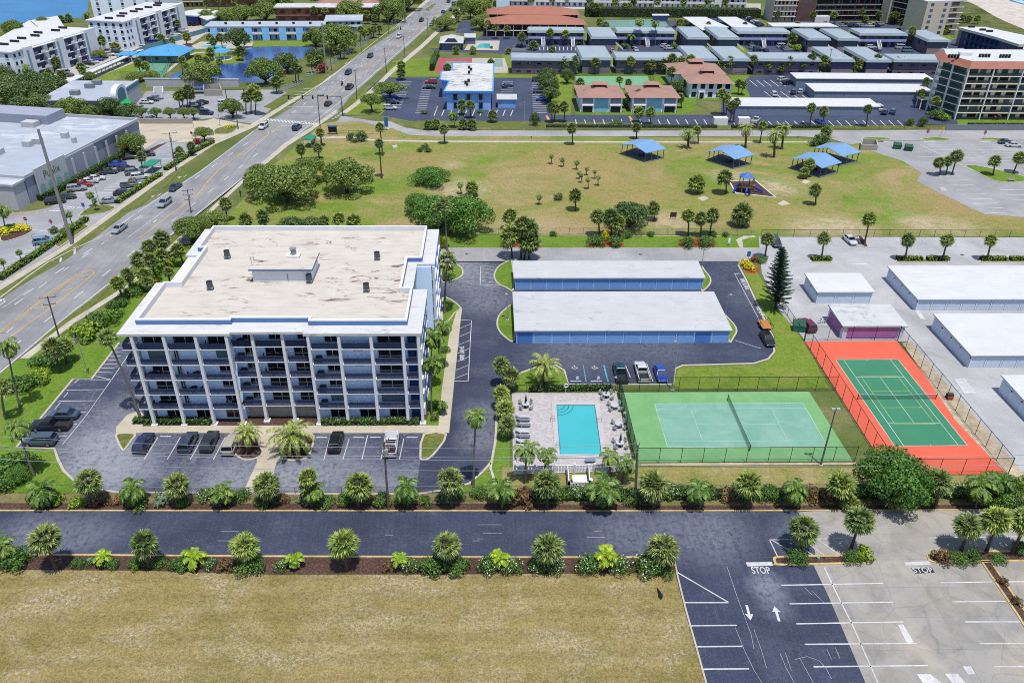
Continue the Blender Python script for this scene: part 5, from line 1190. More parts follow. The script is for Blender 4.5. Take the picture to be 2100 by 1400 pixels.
cop_o,_ = inset(pc,0); _,out_ = inset(pc,-.75)
M_COP = plain('pool_coping',(214,210,214),.7,.1,2)
mb = MB(); n = 4; o_ = [V3(p) for p in out_]; i_ = [V3(p) for p in cop_o]
mb.add([(p.x,p.y,z) for p,z in [(p,.05) for p in o_]+[(p,.2) for p in o_]+[(p,.2) for p in i_]+[(p,.06) for p in i_]],[(l*4+k,l*4+(k+1) % 4,l*4+4+(k+1) % 4,l*4+4+k) for k in range(4) for l in range(3)])
t = thing('swimming_pool','rectangular turquoise swimming pool with rounded corner steps in the paved deck','swimming pool',tuple(i_[0].to_3d())); TW(t)
mb.B('coping',M_COP,t)
_,tile = inset(pc,.02); _,tile2 = inset(pc,.28)
MB().poly(_ and [V3(p) for p in cop_o],.085).B('water',m_water('pool_water',(84,214,224),.06,1.2,.5),t)
cc = max(i_,key=lambda p: -p.x+p.y)
for r in (1.3,2.0,2.7):
 arc = [V3((cc.x+r*sin(a)*.98,cc.y-r*cos(a)*.98)) for a in [pi/2*k/8 for k in range(9)]]
 st = MB()
 for a,b in zip(arc,arc[1:]): st.strip(a,b,.12,.095)
 st.B('step_edge',mat('tile_blue',(40,120,140)),t)
tl = MB()
for a,b in zip(i_,i_[1:]+i_[:1]): tl.strip(a.lerp(sum(i_,V3((0,0)))/4,.012),b.lerp(sum(i_,V3((0,0)))/4,.012),.14,.092)
tl.B('tile_line',plain('tile_line_blue',(60,130,160)),t)
for px,py in ((1146,918),(1231,866),(1135,864)):
 c = W(px,py); lm = MB()
 for dy in (-.25,.25): lm.path([V3((c.x-.5,c.y+dy,.1)),V3((c.x-.35,c.y+dy,.9)),V3((c.x+.1,c.y+dy,.9)),V3((c.x+.25,c.y+dy,.1))],[.03]*4,5)
 lm.B('hand_rail',GALV,t)
def umbrella_table(px,py,label,umb=True):
 c = W(px,py); t = thing('patio_table',label,'patio table',(c.x,c.y,.05),0,'tables on the pool deck')
 WT = mat('table_white',(216,220,224),.5,.06)
 MB().tube((0,0,.68),(0,0,.72),.62,.62,14).B('table_top',WT,t)
 l = MB()
 for k in range(4): a = k*pi/2+.4; l.tube((cos(a)*.5,sin(a)*.5,0),(cos(a)*.2,sin(a)*.2,.68),.03)
 l.B('legs',WT,t)
 for k in range(4):
  a = k*pi/2+.8; T_ = Matrix.Translation((cos(a)*1.1,sin(a)*1.1,0)) @ Matrix.Rotation(a,4,'Z'); m = MB()
  m.box(-.25,.25,-.25,.25,.38,.44,T_).box(.2,.26,-.25,.25,.44,.9,T_)
  for u in (-.22,.22):
   for v in (-.23,.23): m.box(u-.025,u+.025,v-.025,v+.025,0,.38,T_)
  m.box(-.25,.25,-.29,-.24,.6,.64,T_).box(-.25,.25,.24,.29,.6,.64,T_)
  c_ = m.mat(1).box(-.2,.2,-.2,.2,.44,.47,T_).B('chair',[WT,mat('sling_grey',(120,126,138))],t)
 if umb:
  u = thing('closed_umbrella',label.replace('table set','umbrella folded shut over the table').split(' with')[0] if 'table set' in label else label,'umbrella',(c.x,c.y,.05),0,'closed umbrellas on the pool deck')
  MB().tube((0,0,0),(0,0,2.5),.03).B('pole',DARK,u); MB().tube((0,0,1.15),(0,0,2.35),.2,.06,8).B('canopy',plain('umbrella_navy',(44,48,66)) if 'umbrella_navy' not in bpy.data.materials else bpy.data.materials['umbrella_navy'],u); MB().tube((0,0,0),(0,0,.1),.28,.25,10).B('base',DARK,u)
umbrella_table(1078,835,'white table set in the left rear corner of the pool deck')
umbrella_table(1243,815,'white table set behind the pool next to the court corner')
umbrella_table(1260,838,'white table set between the pool and court screen, nearest the rear',False)
umbrella_table(1269,876,'white table set halfway along the green court screen',False)
umbrella_table(1271,915,'white table set beside the coconut palms on the pool deck')
def lounger(px,py,label,c2):
 c = W(px,py); t = thing('sun_lounger',label,'sun lounger',(c.x,c.y,.05),0,'sun loungers on the pool deck')
 BX(-.35,1.1,-.32,.32,.3,.36).B('seat',c2,t); MB().add([(-.35,-.32,.33),(-.35,.32,.33),(-.95,.32,.75),(-.95,-.32,.75),(-.38,-.32,.28),(-.38,.32,.28),(-.98,.32,.7),(-.98,-.32,.7)],[(0,1,2,3),(7,6,5,4),(0,3,7,4),(1,5,6,2),(3,2,6,7)]).B('backrest',c2,t)
 for dx in (-.3,1.0):
  for dy in (-.28,.28): BX(dx-.03,dx+.03,dy-.03,dy+.03,0,.3).B('leg',B_WHITE,t)
SL1 = mat('sling_dark',(130,138,152)); SL2 = mat('sling_white',(214,218,224))
for px,py,s,m in ((1071,857,'white sun lounger farthest back beside the sabal clump',SL2),(1072,864,'grey sun lounger with a blue towel spot, second from the back',SL1),(1073,875,'grey sun lounger in the middle of the row by the pool',SL1),(1071,888,'white sun lounger between two grey ones',SL2),(1072,898,'grey sun lounger shaded by the pool palms',SL1),(1072,908,'white sun lounger under the pool palms',SL2),(1074,935,'grey sun lounger nearest the white balustrade',SL1)): lounger(px,py,s,m)
c = W(1210,948); t = TW(thing('pool_bench','flat blue grey bench by the white balustrade of the pool','bench',tuple(c))); BX(c.x-.75,c.x+.75,c.y-.3,c.y+.3,.4,.48).B('seat',mat('bench_blue',(130,156,190)),t)
for dx in (-.6,.6): BX(c.x+dx-.06,c.x+dx+.06,c.y-.25,c.y+.25,.05,.4).B('leg',GREYM,t)
c = W(1160,803); t = TW(thing('life_ring_stand','white life ring on a post behind the pool','life ring',tuple(c))); BX(c.x-.06,c.x+.06,c.y-.06,c.y+.06,0,1.5).B('post',B_WHITE,t)
rg = MB(); pr_ = [(c.x+.33*cos(k*pi/6),c.y-.1,1.25+.33*sin(k*pi/6)) for k in range(13)]; rg.path(pr_,[.08]*13,6); rg.B('ring',B_WHITE,t)
def balustrade(label,pts,h=1.5):
 p = PX(pts); c = sum(p,V3((0,0)))/len(p); t = TW(thing('balustrade',label,'fence',(c.x,c.y,0)))
 m = MB()
 for a,b in zip(p,p[1:]):
  d = b-a; L = d.length; d.normalize(); n = V3((-d.y,d.x))
  for z in (.15,h*.5,h-.15): m.prism([a-n*.06,b-n*.06,b+n*.06,a+n*.06],z,z+.14)
  k = 0
  while k*.42 < L: q = a+d*(k*.42); m.prism([q-d*.11-n*.04,q+d*.11-n*.04,q+d*.11+n*.04,q-d*.11+n*.04],.1,h); k += 1
 m.B('pickets',B_WHITE,t)
 for a,b in zip(p,p[1:]):
  d = b-a; n = max(1,int(d.length/2.6))
  for i in range(n+1): q = a+d*(i/n); BX(q.x-.13,q.x+.13,q.y-.13,q.y+.13,0,h+.2).B('post',B_WHITE,t)
balustrade('white balustrade along the front of the pool deck','1056,973 1298,967'); balustrade('white balustrade around the pool equipment below the deck','1163,975 1166,1009 1208,1007 1206,973',1.7)
c = W(1188,993); t = TW(thing('pool_equipment','white pool filter tank box inside the small balustrade','pool equipment',tuple(c))); BX(c.x-.9,c.x+.9,c.y-.6,c.y+.6,0,1.0).B('cabinet',B_WHITE,t); BX(c.x-1,c.x+1,c.y-.7,c.y+.7,1.0,1.1).B('lid',B_WHITE,t); MB().tube((c.x+1.5,c.y,0),(c.x+1.5,c.y,.9),.35,.35,10).B('tank',B_PALE,t)
PST = mat('fence_post',(38,44,46),.5,.1)
def fence(label,pts,h,sp=3.0,mesh=None,post=None,rail=True,name='chain_link_fence',r=.045):
 p = PX(pts) if isinstance(pts,str) else [V3(q) for q in pts]
 c = sum(p,V3((0,0)))/len(p); t = TW(thing(name,label,'fence',(c.x,c.y,0))); post = post or PST
 for a,b in zip(p,p[1:]):
  MB().add([(a.x,a.y,.04),(b.x,b.y,.04),(b.x,b.y,h),(a.x,a.y,h)],[(0,1,2,3)]).B('mesh_panel',mesh,t)
 if rail:
  m = MB()
  for a,b in zip(p,p[1:]): m.tube((a.x,a.y,h),(b.x,b.y,h),r*.9,n=4); m.tube((a.x,a.y,.08),(b.x,b.y,.08),r*.6,n=4)
  m.B('rails',post,t)
 pm = MB().tube((0,0,0),(0,0,h+.05),r,r,5).mesh('post',post)
 for a,b in zip(p,p[1:]):
  n = max(1,round((b-a).length/sp))
  for i in range(n+1): q = a+(b-a)*(i/n); link('post',pm,t,loc=(q.x-c.x,q.y-c.y,0))
 return t
CL = m_mesh('link_green',(30,70,50),.16); CLK = m_mesh('link_dark',(46,50,54),.12); CLG = m_mesh('link_grey',(120,126,128),.12); SCR = m_mesh('green_screen',(36,96,70),.78); CLO = m_mesh('link_back',(60,90,60),.2)
fence('dark mesh fence along the rear of the light green court',[(21.05,107.1),(56.4,107.1)],2.8,3.2,CL)
fence('dark mesh fence along the front of the light green court',[(21.05,89.2),(52.6,89.2)],2.8,3.1,CL)
fence('green windscreen fence between the pool deck and the court',[(20.95,89.2),(20.95,107.1)],2.8,3.0,SCR)
fence('black mesh fence along the left side of the orange court',[(56.5,86.2),(56.75,122.8)],3.0,3.0,CLK)
fence('black mesh fence along the right side of the orange court',[(73.45,86.2),(73.75,122.8)],3.0,3.0,CLK)
fence('black mesh fence across the front of the orange court',[(56.5,86.15),(73.45,86.15)],3.0,3.4,CLK)
fence('black mesh fence across the end of the orange court before the purple wall',[(56.7,122.9),(73.7,122.9)],3.0,4.2,CLK)
fence('chain link fence running from the orange court up past the conifer','1648,698 1604,632 1590,610',1.6,3.0,CLK)
fence('grey chain link fence along the park edge above the north road','905,482 1225,482 1540,484',1.7,3.2,CLG,GREYM)
fence('chain link fence between the park and the pale parking lot','1560,486 1760,486 2100,487 2250,488',1.8,3.6,CLK)
fence('low chain link fence on the hedge line beside the lane',[(-48,83.4),(-20,83.2),(20,83.1),(60,83),(76,83)],1.3,3.2,CLG,GREYM)
fence('chain link fence below the grey villas','1040,155 1180,155 1330,155 1400,155',1.7,5,CLK)
fence('tall dark fence at the rear of the green club court','1175,156 1331,155',3,5,CL); fence('tall dark fence beside the green club court','1331,155 1342,182',3,5,CL)
fence('chain link fence on the verge above the park road','1078,266 1300,266 1470,266',1.4,4,CLG,GREYM); fence('chain link fence behind the street palms by the storage rows','1500,265 1700,265 1930,266',1.6,4,CLK)
fence('pool fence behind the deck hedge','1050,803 1262,801',1.3,2.5,CLK)
fence('green mesh fence around the old back courts','1232,58 1238,42 1362,39',2.6,6,CL); fence('green mesh fence round the far court by the blue roof','250,161 336,161 354,128',2.6,5,CL)
fence('dark fence at the rear of the grey villas row by the storage blocks','1500,154 1700,154 1900,154',1.6,5,CLK)
fence('low timber rail at the park corner by the bus stop','650,292 690,273 790,276',.9,4,m_mesh('rail_gap',(110,96,80),.03),mat('timber',(96,84,72)))
def net(label,a,b,h,col,alpha):
 c = (V3(a)+V3(b))/2; t = TW(thing('tennis_net',label,'net',(c.x,c.y,0))); a,b = V3(a),V3(b)
 MB().add([(a.x,a.y,.1),(b.x,b.y,.1),(b.x,b.y,h),(c.x,c.y,h-.12),(a.x,a.y,h)],[(0,1,2,3,4)]).B('net',m_mesh('net_'+col[0],col[1],alpha),t)
 tp = MB(); d = (b-a).normalized(); n = V3((-d.y,d.x))*.03
 for p,q,z0,z1 in ((a,c,h,h-.12),(c,b,h-.12,h)): tp.add([(p.x-n.x,p.y-n.y,z0-.07),(q.x-n.x,q.y-n.y,z1-.07),(q.x-n.x,q.y-n.y,z1+.02),(p.x-n.x,p.y-n.y,z0+.02)],[(0,1,2,3)])
 tp.B('tape',B_PALE if col[0] == 'b' else mat('net_green',(40,110,84)),t)
 for p in (a,b): MB().tube((p.x,p.y,.04),(p.x,p.y,h+.08),.06).B('post',PST,t)
net('dark green net across the light green court',(TC.x+11.885,TC.y-.9),(TC.x+11.885,TC.y+11.87),1.07,('g',(40,100,80)),.62)
net('dark net with a pale tape across the orange court',(OC.x-.9,OC.y+11.885),(OC.x+11.87,OC.y+11.885),1.07,('b',(50,60,56)),.4)
c = W(1946,816); t = TW(thing('ball_cart','small red and grey ball cart against the orange court fence','cart',tuple(c))); BX(c.x-.5,c.x+.5,c.y-.3,c.y+.3,.35,.9).B('basket',mat('cart_grey',(70,90,86)),t); BX(c.x-.55,c.x+.3,c.y-.7,c.y-.32,.2,.5).B('tray',mat('cart_red',(190,50,50)),t)
for dx in (-.4,.4): MB().tube((c.x+dx,c.y-.35,.15),(c.x+dx,c.y+.35,.15),.15,.15,8).B('wheel',BLACK,t)
RUB = mat('tyre_rubber',(30,31,36),.8,.1); RIM = mat('alloy_rim',(150,154,160),.4,.1)
CGL = m_glass('car_glass',(30,38,52),.05,.8); HLT = m_glass('headlight_lens',(222,228,234),.1,.6); TLT = m_glass('tail_lens',(176,30,34),.15,.5)
def paint(name,rgb,rough=.28):
 m,t,b = newmat('paint_'+name); b.inputs['Base Color'].default_value = alb(rgb); b.inputs['Roughness'].default_value = rough
 b.inputs['Coat Weight'].default_value = .5; b.inputs['Coat Roughness'].default_value = .08; b.inputs['Metallic'].default_value = .15; return m
PAINT = {k: paint(k,c) for k,c in dict(white=(232,235,240),silver=(176,184,192),grey=(122,130,142),dark=(62,68,80),black=(36,38,46),navy=(44,58,96),blue=(44,84,196),sky=(126,166,200),slate=(86,104,124),red=(186,34,48),maroon=(120,26,56),beige=(206,202,190),teal=(40,70,84),steel=(70,86,110)).items()}
def loft(mb,st):
 n = 8; vs = []
 for y,w_,zs,zt,zb in st:
  vs += [(-w_*.9,y,zb),(-w_,y,zb+.12),(-w_,y,zs),(-w_*.9,y,zt),(w_*.9,y,zt),(w_,y,zs),(w_,y,zb+.12),(w_*.9,y,zb)]
 fs = []
 for i in range(len(st)-1):
  for k in range(n): fs.append((i*n+k,i*n+(k+1) % n,(i+1)*n+(k+1) % n,(i+1)*n+k))
 fs += [tuple(range(n)),tuple(range(len(st)*n-1,(len(st)-1)*n-1,-1))]
 fs[-2] = tuple(range(n-1,-1,-1)) if False else fs[-2]
 mb.add(vs,fs)
def frus(mb,yb0,yb1,wb,z0,yt0,yt1,wt,z1,cap=True):
 vs = [(-wb,yb0,z0),(wb,yb0,z0),(wb,yb1,z0),(-wb,yb1,z0),(-wt,yt0,z1),(wt,yt0,z1),(wt,yt1,z1),(-wt,yt1,z1)]
 mb.add(vs,[(0,1,5,4),(1,2,6,5),(2,3,7,6),(3,0,4,7)]+([(4,5,6,7)] if cap else []))
def pillars(mb,yb0,yb1,wb,z0,yt0,yt1,wt,z1,mids=()):
 for s in (-1,1):
  for yb,yt in [(yb0,yt0),(yb1,yt1)]+[(m,m*.96) for m in mids]:
   mb.tube((s*wb*1.0,yb,z0),(s*wt*1.0,yt,z1),.055,.05,4)
SPEC = {}
def car_mesh(kind):
 b,gl = MB(),MB()
 if kind == 'sedan':
  L,hw,wy = 4.7,.9,(1.42,-1.38)
  loft(b,[(-2.35,.70,.62,.72,.38),(-2.24,.84,.74,.88,.26),(-1.65,.9,.8,.96,.2),(0,.91,.82,.96,.2),(1.0,.9,.8,.93,.2),(1.85,.87,.72,.84,.22),(2.22,.8,.62,.72,.28),(2.36,.66,.5,.58,.36)])
  g_ = (-1.75,1.05,.8,.94,-1.0,.32,.62,1.4)
  mids = (-.35,)
 elif kind == 'suv':
  L,hw,wy = 4.7,.93,(1.45,-1.4)
  loft(b,[(-2.34,.78,.8,.95,.42),(-2.25,.9,.9,1.06,.3),(-1.5,.93,.94,1.08,.26),(.9,.93,.92,1.06,.26),(1.75,.9,.86,.98,.28),(2.2,.83,.72,.84,.32),(2.36,.7,.58,.66,.42)])
  g_ = (-2.22,1.1,.84,1.05,-1.95,.3,.68,1.66); mids = (-1.2,-.3)
 elif kind == 'van':
  L,hw,wy = 5.2,.98,(1.7,-1.5)
  loft(b,[(-2.6,.88,.9,1.1,.42),(-2.5,.97,1.0,1.2,.3),(-1.5,.98,1.0,1.2,.28),(1.4,.98,1.0,1.15,.28),(2.2,.92,.86,.98,.3),(2.6,.74,.62,.72,.42)])
  g_ = (-2.5,1.9,.9,1.16,-2.35,1.0,.8,2.05); mids = (-1.2,.2)
 else:
  L,hw,wy = 5.7,.97,(1.85,-1.65)
  loft(b,[(-.55,.96,1.0,1.12,.34),(.2,.97,1.0,1.12,.32),(1.4,.96,1.0,1.12,.32),(2.2,.94,.96,1.06,.34),(2.7,.88,.86,.96,.36),(2.86,.76,.7,.8,.44)])
  for s in (-1,1): b.box(s*.97 if s < 0 else .85,-.85 if s < 0 else .97,-2.82,-.56,.34,1.12)
  b.box(-.95,.95,-2.86,-2.76,.4,1.1); b.box(-.84,.84,-2.75,-.56,.4,.62)
  g_ = (-.5,1.35,.86,1.11,-.38,.62,.7,1.72); mids = (.3,)
 frus(gl,*g_); 
 wb,z0,yt0,yt1,wt,z1 = g_[2],g_[3],g_[4],g_[5],g_[6],g_[7]
 pillars(b,g_[0],g_[1],wb,z0,yt0,yt1,wt,z1-.02,mids)
 r = .06; b.add([(-wt-.03,yt0-.04,z1-.01),(wt+.03,yt0-.04,z1-.01),(wt+.03,yt1+.04,z1-.01),(-wt-.03,yt1+.04,z1-.01),(-wt+.08,yt0+.08,z1+r),(wt-.08,yt0+.08,z1+r),(wt-.08,yt1-.08,z1+r),(-wt+.08,yt1-.08,z1+r)],[(0,1,5,4),(1,2,6,5),(2,3,7,6),(3,0,4,7),(4,5,6,7),(3,2,1,0)])
 bm = b.mesh(kind+'_body',PAINT['white']); gm = gl.mesh(kind+'_glass',CGL)
 wr = .34 if kind == 'sedan' else .39
 w_ = MB(); w_.tube((-.12,0,0),(.12,0,0),wr,wr,14).mat(1).tube((-.125,0,0),(.125,0,0),wr*.58,wr*.58,10)
 wm = w_.mesh(kind+'_wheel',[RUB,RIM])
 fz = {'sedan': .58,'suv': .72,'van': .8,'pickup': .82}[kind]; fy = {'sedan': 2.24,'suv': 2.22,'van': 2.45,'pickup': 2.74}[kind]; rz_ = {'sedan': -2.27,'suv': -2.29,'van': -2.55,'pickup': -2.86}[kind]
 hl = BX(-.16,.16,-.08,.1,-.07,.07).mesh('headlight',HLT); tl = BX(-.14,.14,-.05,.05,-.1,.1).mesh('taillight',TLT)
 SPEC[kind] = dict(body=bm,glass=gm,wheel=wm,wy=wy,wr=wr,hw=hw,hl=hl,tl=tl,fz=fz,fy=fy,rz=rz_,L=L)
for k in ('sedan','suv','van','pickup'): car_mesh(k)
BEDL = mat('bed_liner',(44,48,56),.8,.1)
def car(kind,px,py,head,col,label,group=None,near=True,z=0.045,extra=None):
 s = SPEC[kind]; c = W(px,py,z+.6); c = V3((c.x,c.y,z))
 cat = {'sedan': 'car','suv': 'car','van': 'van','pickup': 'pickup truck'}[kind]
 nm = {'sedan': 'parked_car','suv': 'parked_car','van': 'parked_van','pickup': 'pickup_truck'}[kind]
 if group and 'driving' in group: nm = nm.replace('parked','moving')
 t = thing(nm,label,cat,tuple(c),-radians(head),group)
 b = link('body',s['body'],t); b.material_slots[0].link = 'OBJECT'; b.material_slots[0].material = PAINT[col]
 link('windows',s['glass'],t)
 for y in s['wy']:
  for x in (-1,1): link('wheel',s['wheel'],t,loc=(x*(s['hw']-.1),y,s['wr']))
 if near:
  for x in (-1,1): link('headlight',s['hl'],t,loc=(x*.6,s['fy'],s['fz'])); link('taillight',s['tl'],t,loc=(x*(s['hw']-.2),s['rz'],s['fz']+.12))
  if kind == 'pickup': BX(-.83,.83,-2.74,-.57,.63,.66).B('bed_liner',BEDL,t)
 return t
GP = 'cars parked in front of the blue building'
N_,S_,E_,Wt = 0,180,90,270
for kind,px,py,hd,col,s in (('suv',295,908,N_,'navy','dark navy car at the end space beside the small grass triangle'),('suv',386,906,N_,'steel','blue grey car with its nose to the pavement, next to a black roofed one'),('suv',430,904,N_,'dark','dark car with a black glass roof between the blue grey car and the palm'),
       ('suv',474,910,N_,'beige','cream car half hidden under the left date palm'),('suv',689,905,N_,'black','black car alone between the date palm and the ladder truck')): car(kind,px,py,hd,col,s,GP)
t = car('pickup',803,909,N_,'white','white work truck with ladder racks and brown load nearest the drive',GP)
rk = MB()
for x in (-.85,.85):
 for y in (-2.6,-1.2,.3): rk.tube((x,y,1.1),(x,y,1.95),.035)
 rk.tube((x,-2.7,1.95),(x,1.3,1.95),.035)
for y in (-2.6,-1.9,-1.2,-.5,.3,1.2): rk.tube((-.85,y,1.95),(.85,y,1.95),.03)
rk.B('ladder_rack',B_WHITE,t); BX(-.5,.0,-2.4,-.7,.66,1.15).B('load',mat('brown_load',(120,84,70)),t)
GL_ = 'cars parked in the side lot of the blue building'
for kind,px,py,hd,col,s in (('sedan',129,849,Wt,'slate','dark green grey car in the side lot, farthest from the lane'),('pickup',104,871,Wt,'black','big black pickup between two grey cars in the side lot'),('suv',82,902,Wt,'slate','slate grey car in the corner space of the side lot')): car(kind,px,py,hd,col,s,GL_)
GH = 'vehicles in the row facing the blue garages'
car('pickup',1272,764,N_,'teal','dark teal pickup next to the blue handicap stripe',GH); car('pickup',1316,762,N_,'white','white crew pickup with a black bed beside the lamp pole',GH); car('sedan',1355,765,S_,'blue','bright blue car with its hood towards the tennis court',GH)
car('sedan',1574,694,S_,'black','black car towing a wooden flatbed trailer by the kerb'); car('suv',1655,666,-8,'maroon','maroon car behind the fence near the purple shed')
c = W(1568,671); t = thing('flatbed_trailer','small flatbed trailer with an orange timber deck and black rails','trailer',(c.x,c.y,.045),0)
BX(-.95,.95,-1.6,1.6,.55,.65).B('deck',mat('orange_timber',(206,140,84),.8,.2,3),t); r = MB()
for x in (-.95,.95):
 for y in (-1.6,0,1.6): r.box(x-.03,x+.03,y-.03,y+.03,.65,1.2)
 r.box(x-.03,x+.03,-1.6,1.6,1.15,1.2)
r.box(-.95,.95,1.57,1.63,1.15,1.2).box(-.05,.05,-2.6,-1.6,.5,.58).B('rails',DARK,t)
for x in (-1,1): link('wheel',SPEC['sedan']['wheel'],t,loc=(x*1.0,0,.34))
car('sedan',1743,491,S_-4,'white','white car in the pale lot beside the leaning palm','cars in the pale parking lot'); car('suv',1590,496,S_,'dark','dark car half hidden by the first palm of the pale lot','cars in the pale parking lot')
car('suv',384,491,-12,'grey','grey car glimpsed under the tree behind the blue building'); car('sedan',2064,291,97,'slate','slate car beside a white one in the beach access lot','cars in the pale parking lot'); car('sedan',2079,297,97,'white','white car beside a slate one in the beach access lot','cars in the pale parking lot')
RD = 9
GD = 'vehicles driving on the main road'
for kind,px,py,up,col,s in (('sedan',359,383,0,'dark','dark grey car alone in the outer lane opposite the shop car park'),('suv',337,416,0,'silver','silver grey car in the inner lane just behind the dark grey one'),('sedan',244,468,0,'silver','pale silver car passing the tall concrete pole'),
  ('suv',540,259,0,'white','white car waiting at the striped crossing'),('suv',609,261,1,'navy','navy car beside the striped crossing in the park side lane'),('sedan',673,212,1,'black','black car passing under the signal arm'),('pickup',717,178,1,'dark','dark pickup behind a motorcycle on the road'),
  ('suv',714,149,0,'navy','dark blue car between the pond and the blue building'),('suv',759,115,0,'dark','dark car nearest the second white picket fence'),('suv',818,75,0,'white','white car following a motorcycle up the road'),('suv',864,42,0,'black','black car on the far bend, opposite a silver one'),
  ('sedan',885,50,1,'silver','silver car heading away at the far bend'),('sedan',909,24,1,'blue','blue car heading away near the top of the road'),('sedan',926,20,1,'navy','navy car side by side with the blue one at the top'),('van',931,8,1,'grey','grey van near the top edge of the road'),('sedan',920,3,0,'black','black car at the very top edge of the road')):
 car(kind,px,py,RD+(0 if up else 180),col,s,GD,py > 200,.06)
def motorbike(px,py,s,s2):
 c = W(px,py); t = thing('motorcycle',s,'motorcycle',(c.x,c.y,.06),-radians(RD+180),GD)
 BX(-.18,.18,-.6,.5,.5,.85).B('frame',BLACK,t)
 for y in (-.75,.75): MB().tube((-.07,y,.33),(.07,y,.33),.33,.33,10).B('wheel',RUB,t)
 MB().tube((-.4,.55,1.05),(.4,.55,1.05),.03).B('handlebar',GALV,t)
 p = thing('person',s2,'person',(c.x,c.y,.06),-radians(RD+180))
 m = MB(); m.tube((0,-.25,.85),(0,-.05,1.4),.24,.22,8).tube((-.2,-.1,1.35),(-.35,.5,1.08),.08,.06).tube((.2,-.1,1.35),(.35,.5,1.08),.08,.06).tube((-.15,-.2,.85),(-.26,.25,.75),.11,.09).tube((.15,-.2,.85),(.26,.25,.75),.11,.09).tube((-.26,.25,.75),(-.26,.05,.3),.08,.06).tube((.26,.25,.75),(.26,.05,.3),.08,.06)
 m.B('body',mat('rider_jacket',(44,46,56)),p); MB().sphere((0,0,1.58),.16,8,6).B('helmet',BLACK,p)
motorbike(702,176,'motorcycle beside the dark pickup on the road','motorcycle rider in dark clothes beside the dark pickup'); motorbike(822,62,'motorcycle ahead of the white car far up the road','motorcycle rider in dark clothes far up the road')
GS = 'cars in the grocery store car park'
for kind,px,py,hd,col,s in (('suv',157,386,70,'silver','silver car beside the red one along the shop hedge'),('sedan',170,378,70,'red','bright red car along the shop hedge'),('sedan',182,371,70,'white','white car directly beyond the red one'),('sedan',196,365,70,'white','white car two spaces beyond the red one'),
  ('sedan',222,352,70,'dark','dark car beyond the white pair along the shop hedge'),('sedan',135,403,70,'dark','charcoal car behind the tall concrete pole'),('suv',113,412,70,'black','black car at the shop corner beside the hedge'),('sedan',252,394,70,'black','black car facing the roadside hedge near the planted island'),
  ('sedan',225,411,70,'silver','silver car at the planted island with two small palms'),('pickup',271,378,70,'grey','grey pickup in the middle of the roadside row'),('suv',287,362,70,'white','white car beside the grey pickup in the roadside row'),('suv',275,353,70,'grey','grey car next to the lamp post in the roadside row'),
  ('suv',91,494,70,'sky','light blue car in front of the low round bushes'),('sedan',241,336,70,'blue','deep blue car in front of the shop'),('pickup',262,322,70,'black','black truck under the tree at the shop corner'),('suv',371,317,70,'silver','silver car at the top of the roadside row by the red hedge'),('suv',300,316,70,'dark','dark car parked by the mulch bed at the shop end'),('sedan',258,345,70,'dark','dark car between the deep blue car and the green canopy')):
 car(kind,px,py,hd,col,s,GS,True,.04)
GC = 'cars in the pharmacy lot'
for kind,px,py,hd,col,s in (('sedan',300,209,85,'white','white car at the pharmacy front, nearest the green awning'),('sedan',311,204,85,'dark','dark car second along the pharmacy front'),('sedan',320,200,85,'silver','silver car third along the pharmacy front'),('sedan',275,225,80,'slate','slate car before the pharmacy awning'),('sedan',288,221,80,'silver','silver car before the pharmacy awning'),
  ('suv',386,221,50,'white','white car under the palms in the pharmacy lot'),('suv',402,214,50,'silver','silver car behind the white one under the pharmacy palms'),('suv',415,211,30,'black','black car at the end of the row under the pharmacy palms'),('suv',403,223,50,'dark','dark car in the shade of the pharmacy palms'),('suv',460,211,70,'white','white car alone crossing the pharmacy lot'),('suv',423,231,95,'navy','navy car under a young tree at the pharmacy lot edge'),('sedan',310,243,95,'silver','silver car behind the small trees by the lot wall')):
 car(kind,px,py,hd,col,s,GC,False,.04)
GA = 'cars by the riverside apartments'
for i,(kind,px,py,hd,col) in enumerate((('suv',89,168,80,'white'),('sedan',107,162,80,'grey'),('van',133,150,70,'white'),('sedan',138,154,70,'dark'),('suv',169,137,75,'white'),('suv',181,131,75,'black'),('sedan',190,127,75,'white'),('suv',200,122,75,'blue'),('sedan',210,117,75,'navy'),('suv',224,112,75,'white'),('sedan',222,104,75,'white'),('suv',240,106,75,'dark'),
  ('van',318,88,80,'blue'),('suv',297,97,80,'white'),('sedan',305,94,80,'dark'),('sedan',352,74,75,'silver'),('sedan',360,70,75,'white'),('sedan',367,67,75,'dark'),('suv',376,63,75,'white'),('suv',390,50,10,'dark'),('suv',400,50,10,'black'),('suv',408,49,10,'maroon'))):
 nm = {'suv': 'car','sedan': 'car','van': 'van'}[kind]
 car(kind,px,py,hd,col,'%s %s, %s vehicle from the near end of the riverside apartment drive' % (col.replace('sky','pale blue').replace('dark','charcoal'),nm,ORD[i]),GA,False,.04)
GB = 'cars by the small blue building'
for kind,px,py,hd,col,s in (('suv',799,221,E_,'white','white car below the oak in the striped lot'),('suv',805,209,E_,'navy','navy car in shade beside the white one below the oak'),('pickup',808,200,E_,'blue','blue pickup half under the oak in the striped lot'),('suv',884,168,Wt,'red','red car beside the mottled roof building'),('sedan',880,179,Wt,'black','black car next to the red one by the mottled roof building'),
  ('sedan',1041,176,60,'steel','steel blue car behind the blue outbuilding'),('suv',1103,164,E_,'dark','charcoal car under the line of trees, farthest back'),('suv',1106,187,E_,'slate','slate car under the line of trees, in the middle'),('sedan',1113,203,E_,'blue','blue car under the line of trees, nearest the road')): car(kind,px,py,hd,col,s,GB,False,.035)
GV_ = 'cars in the villa courtyards and far lots'
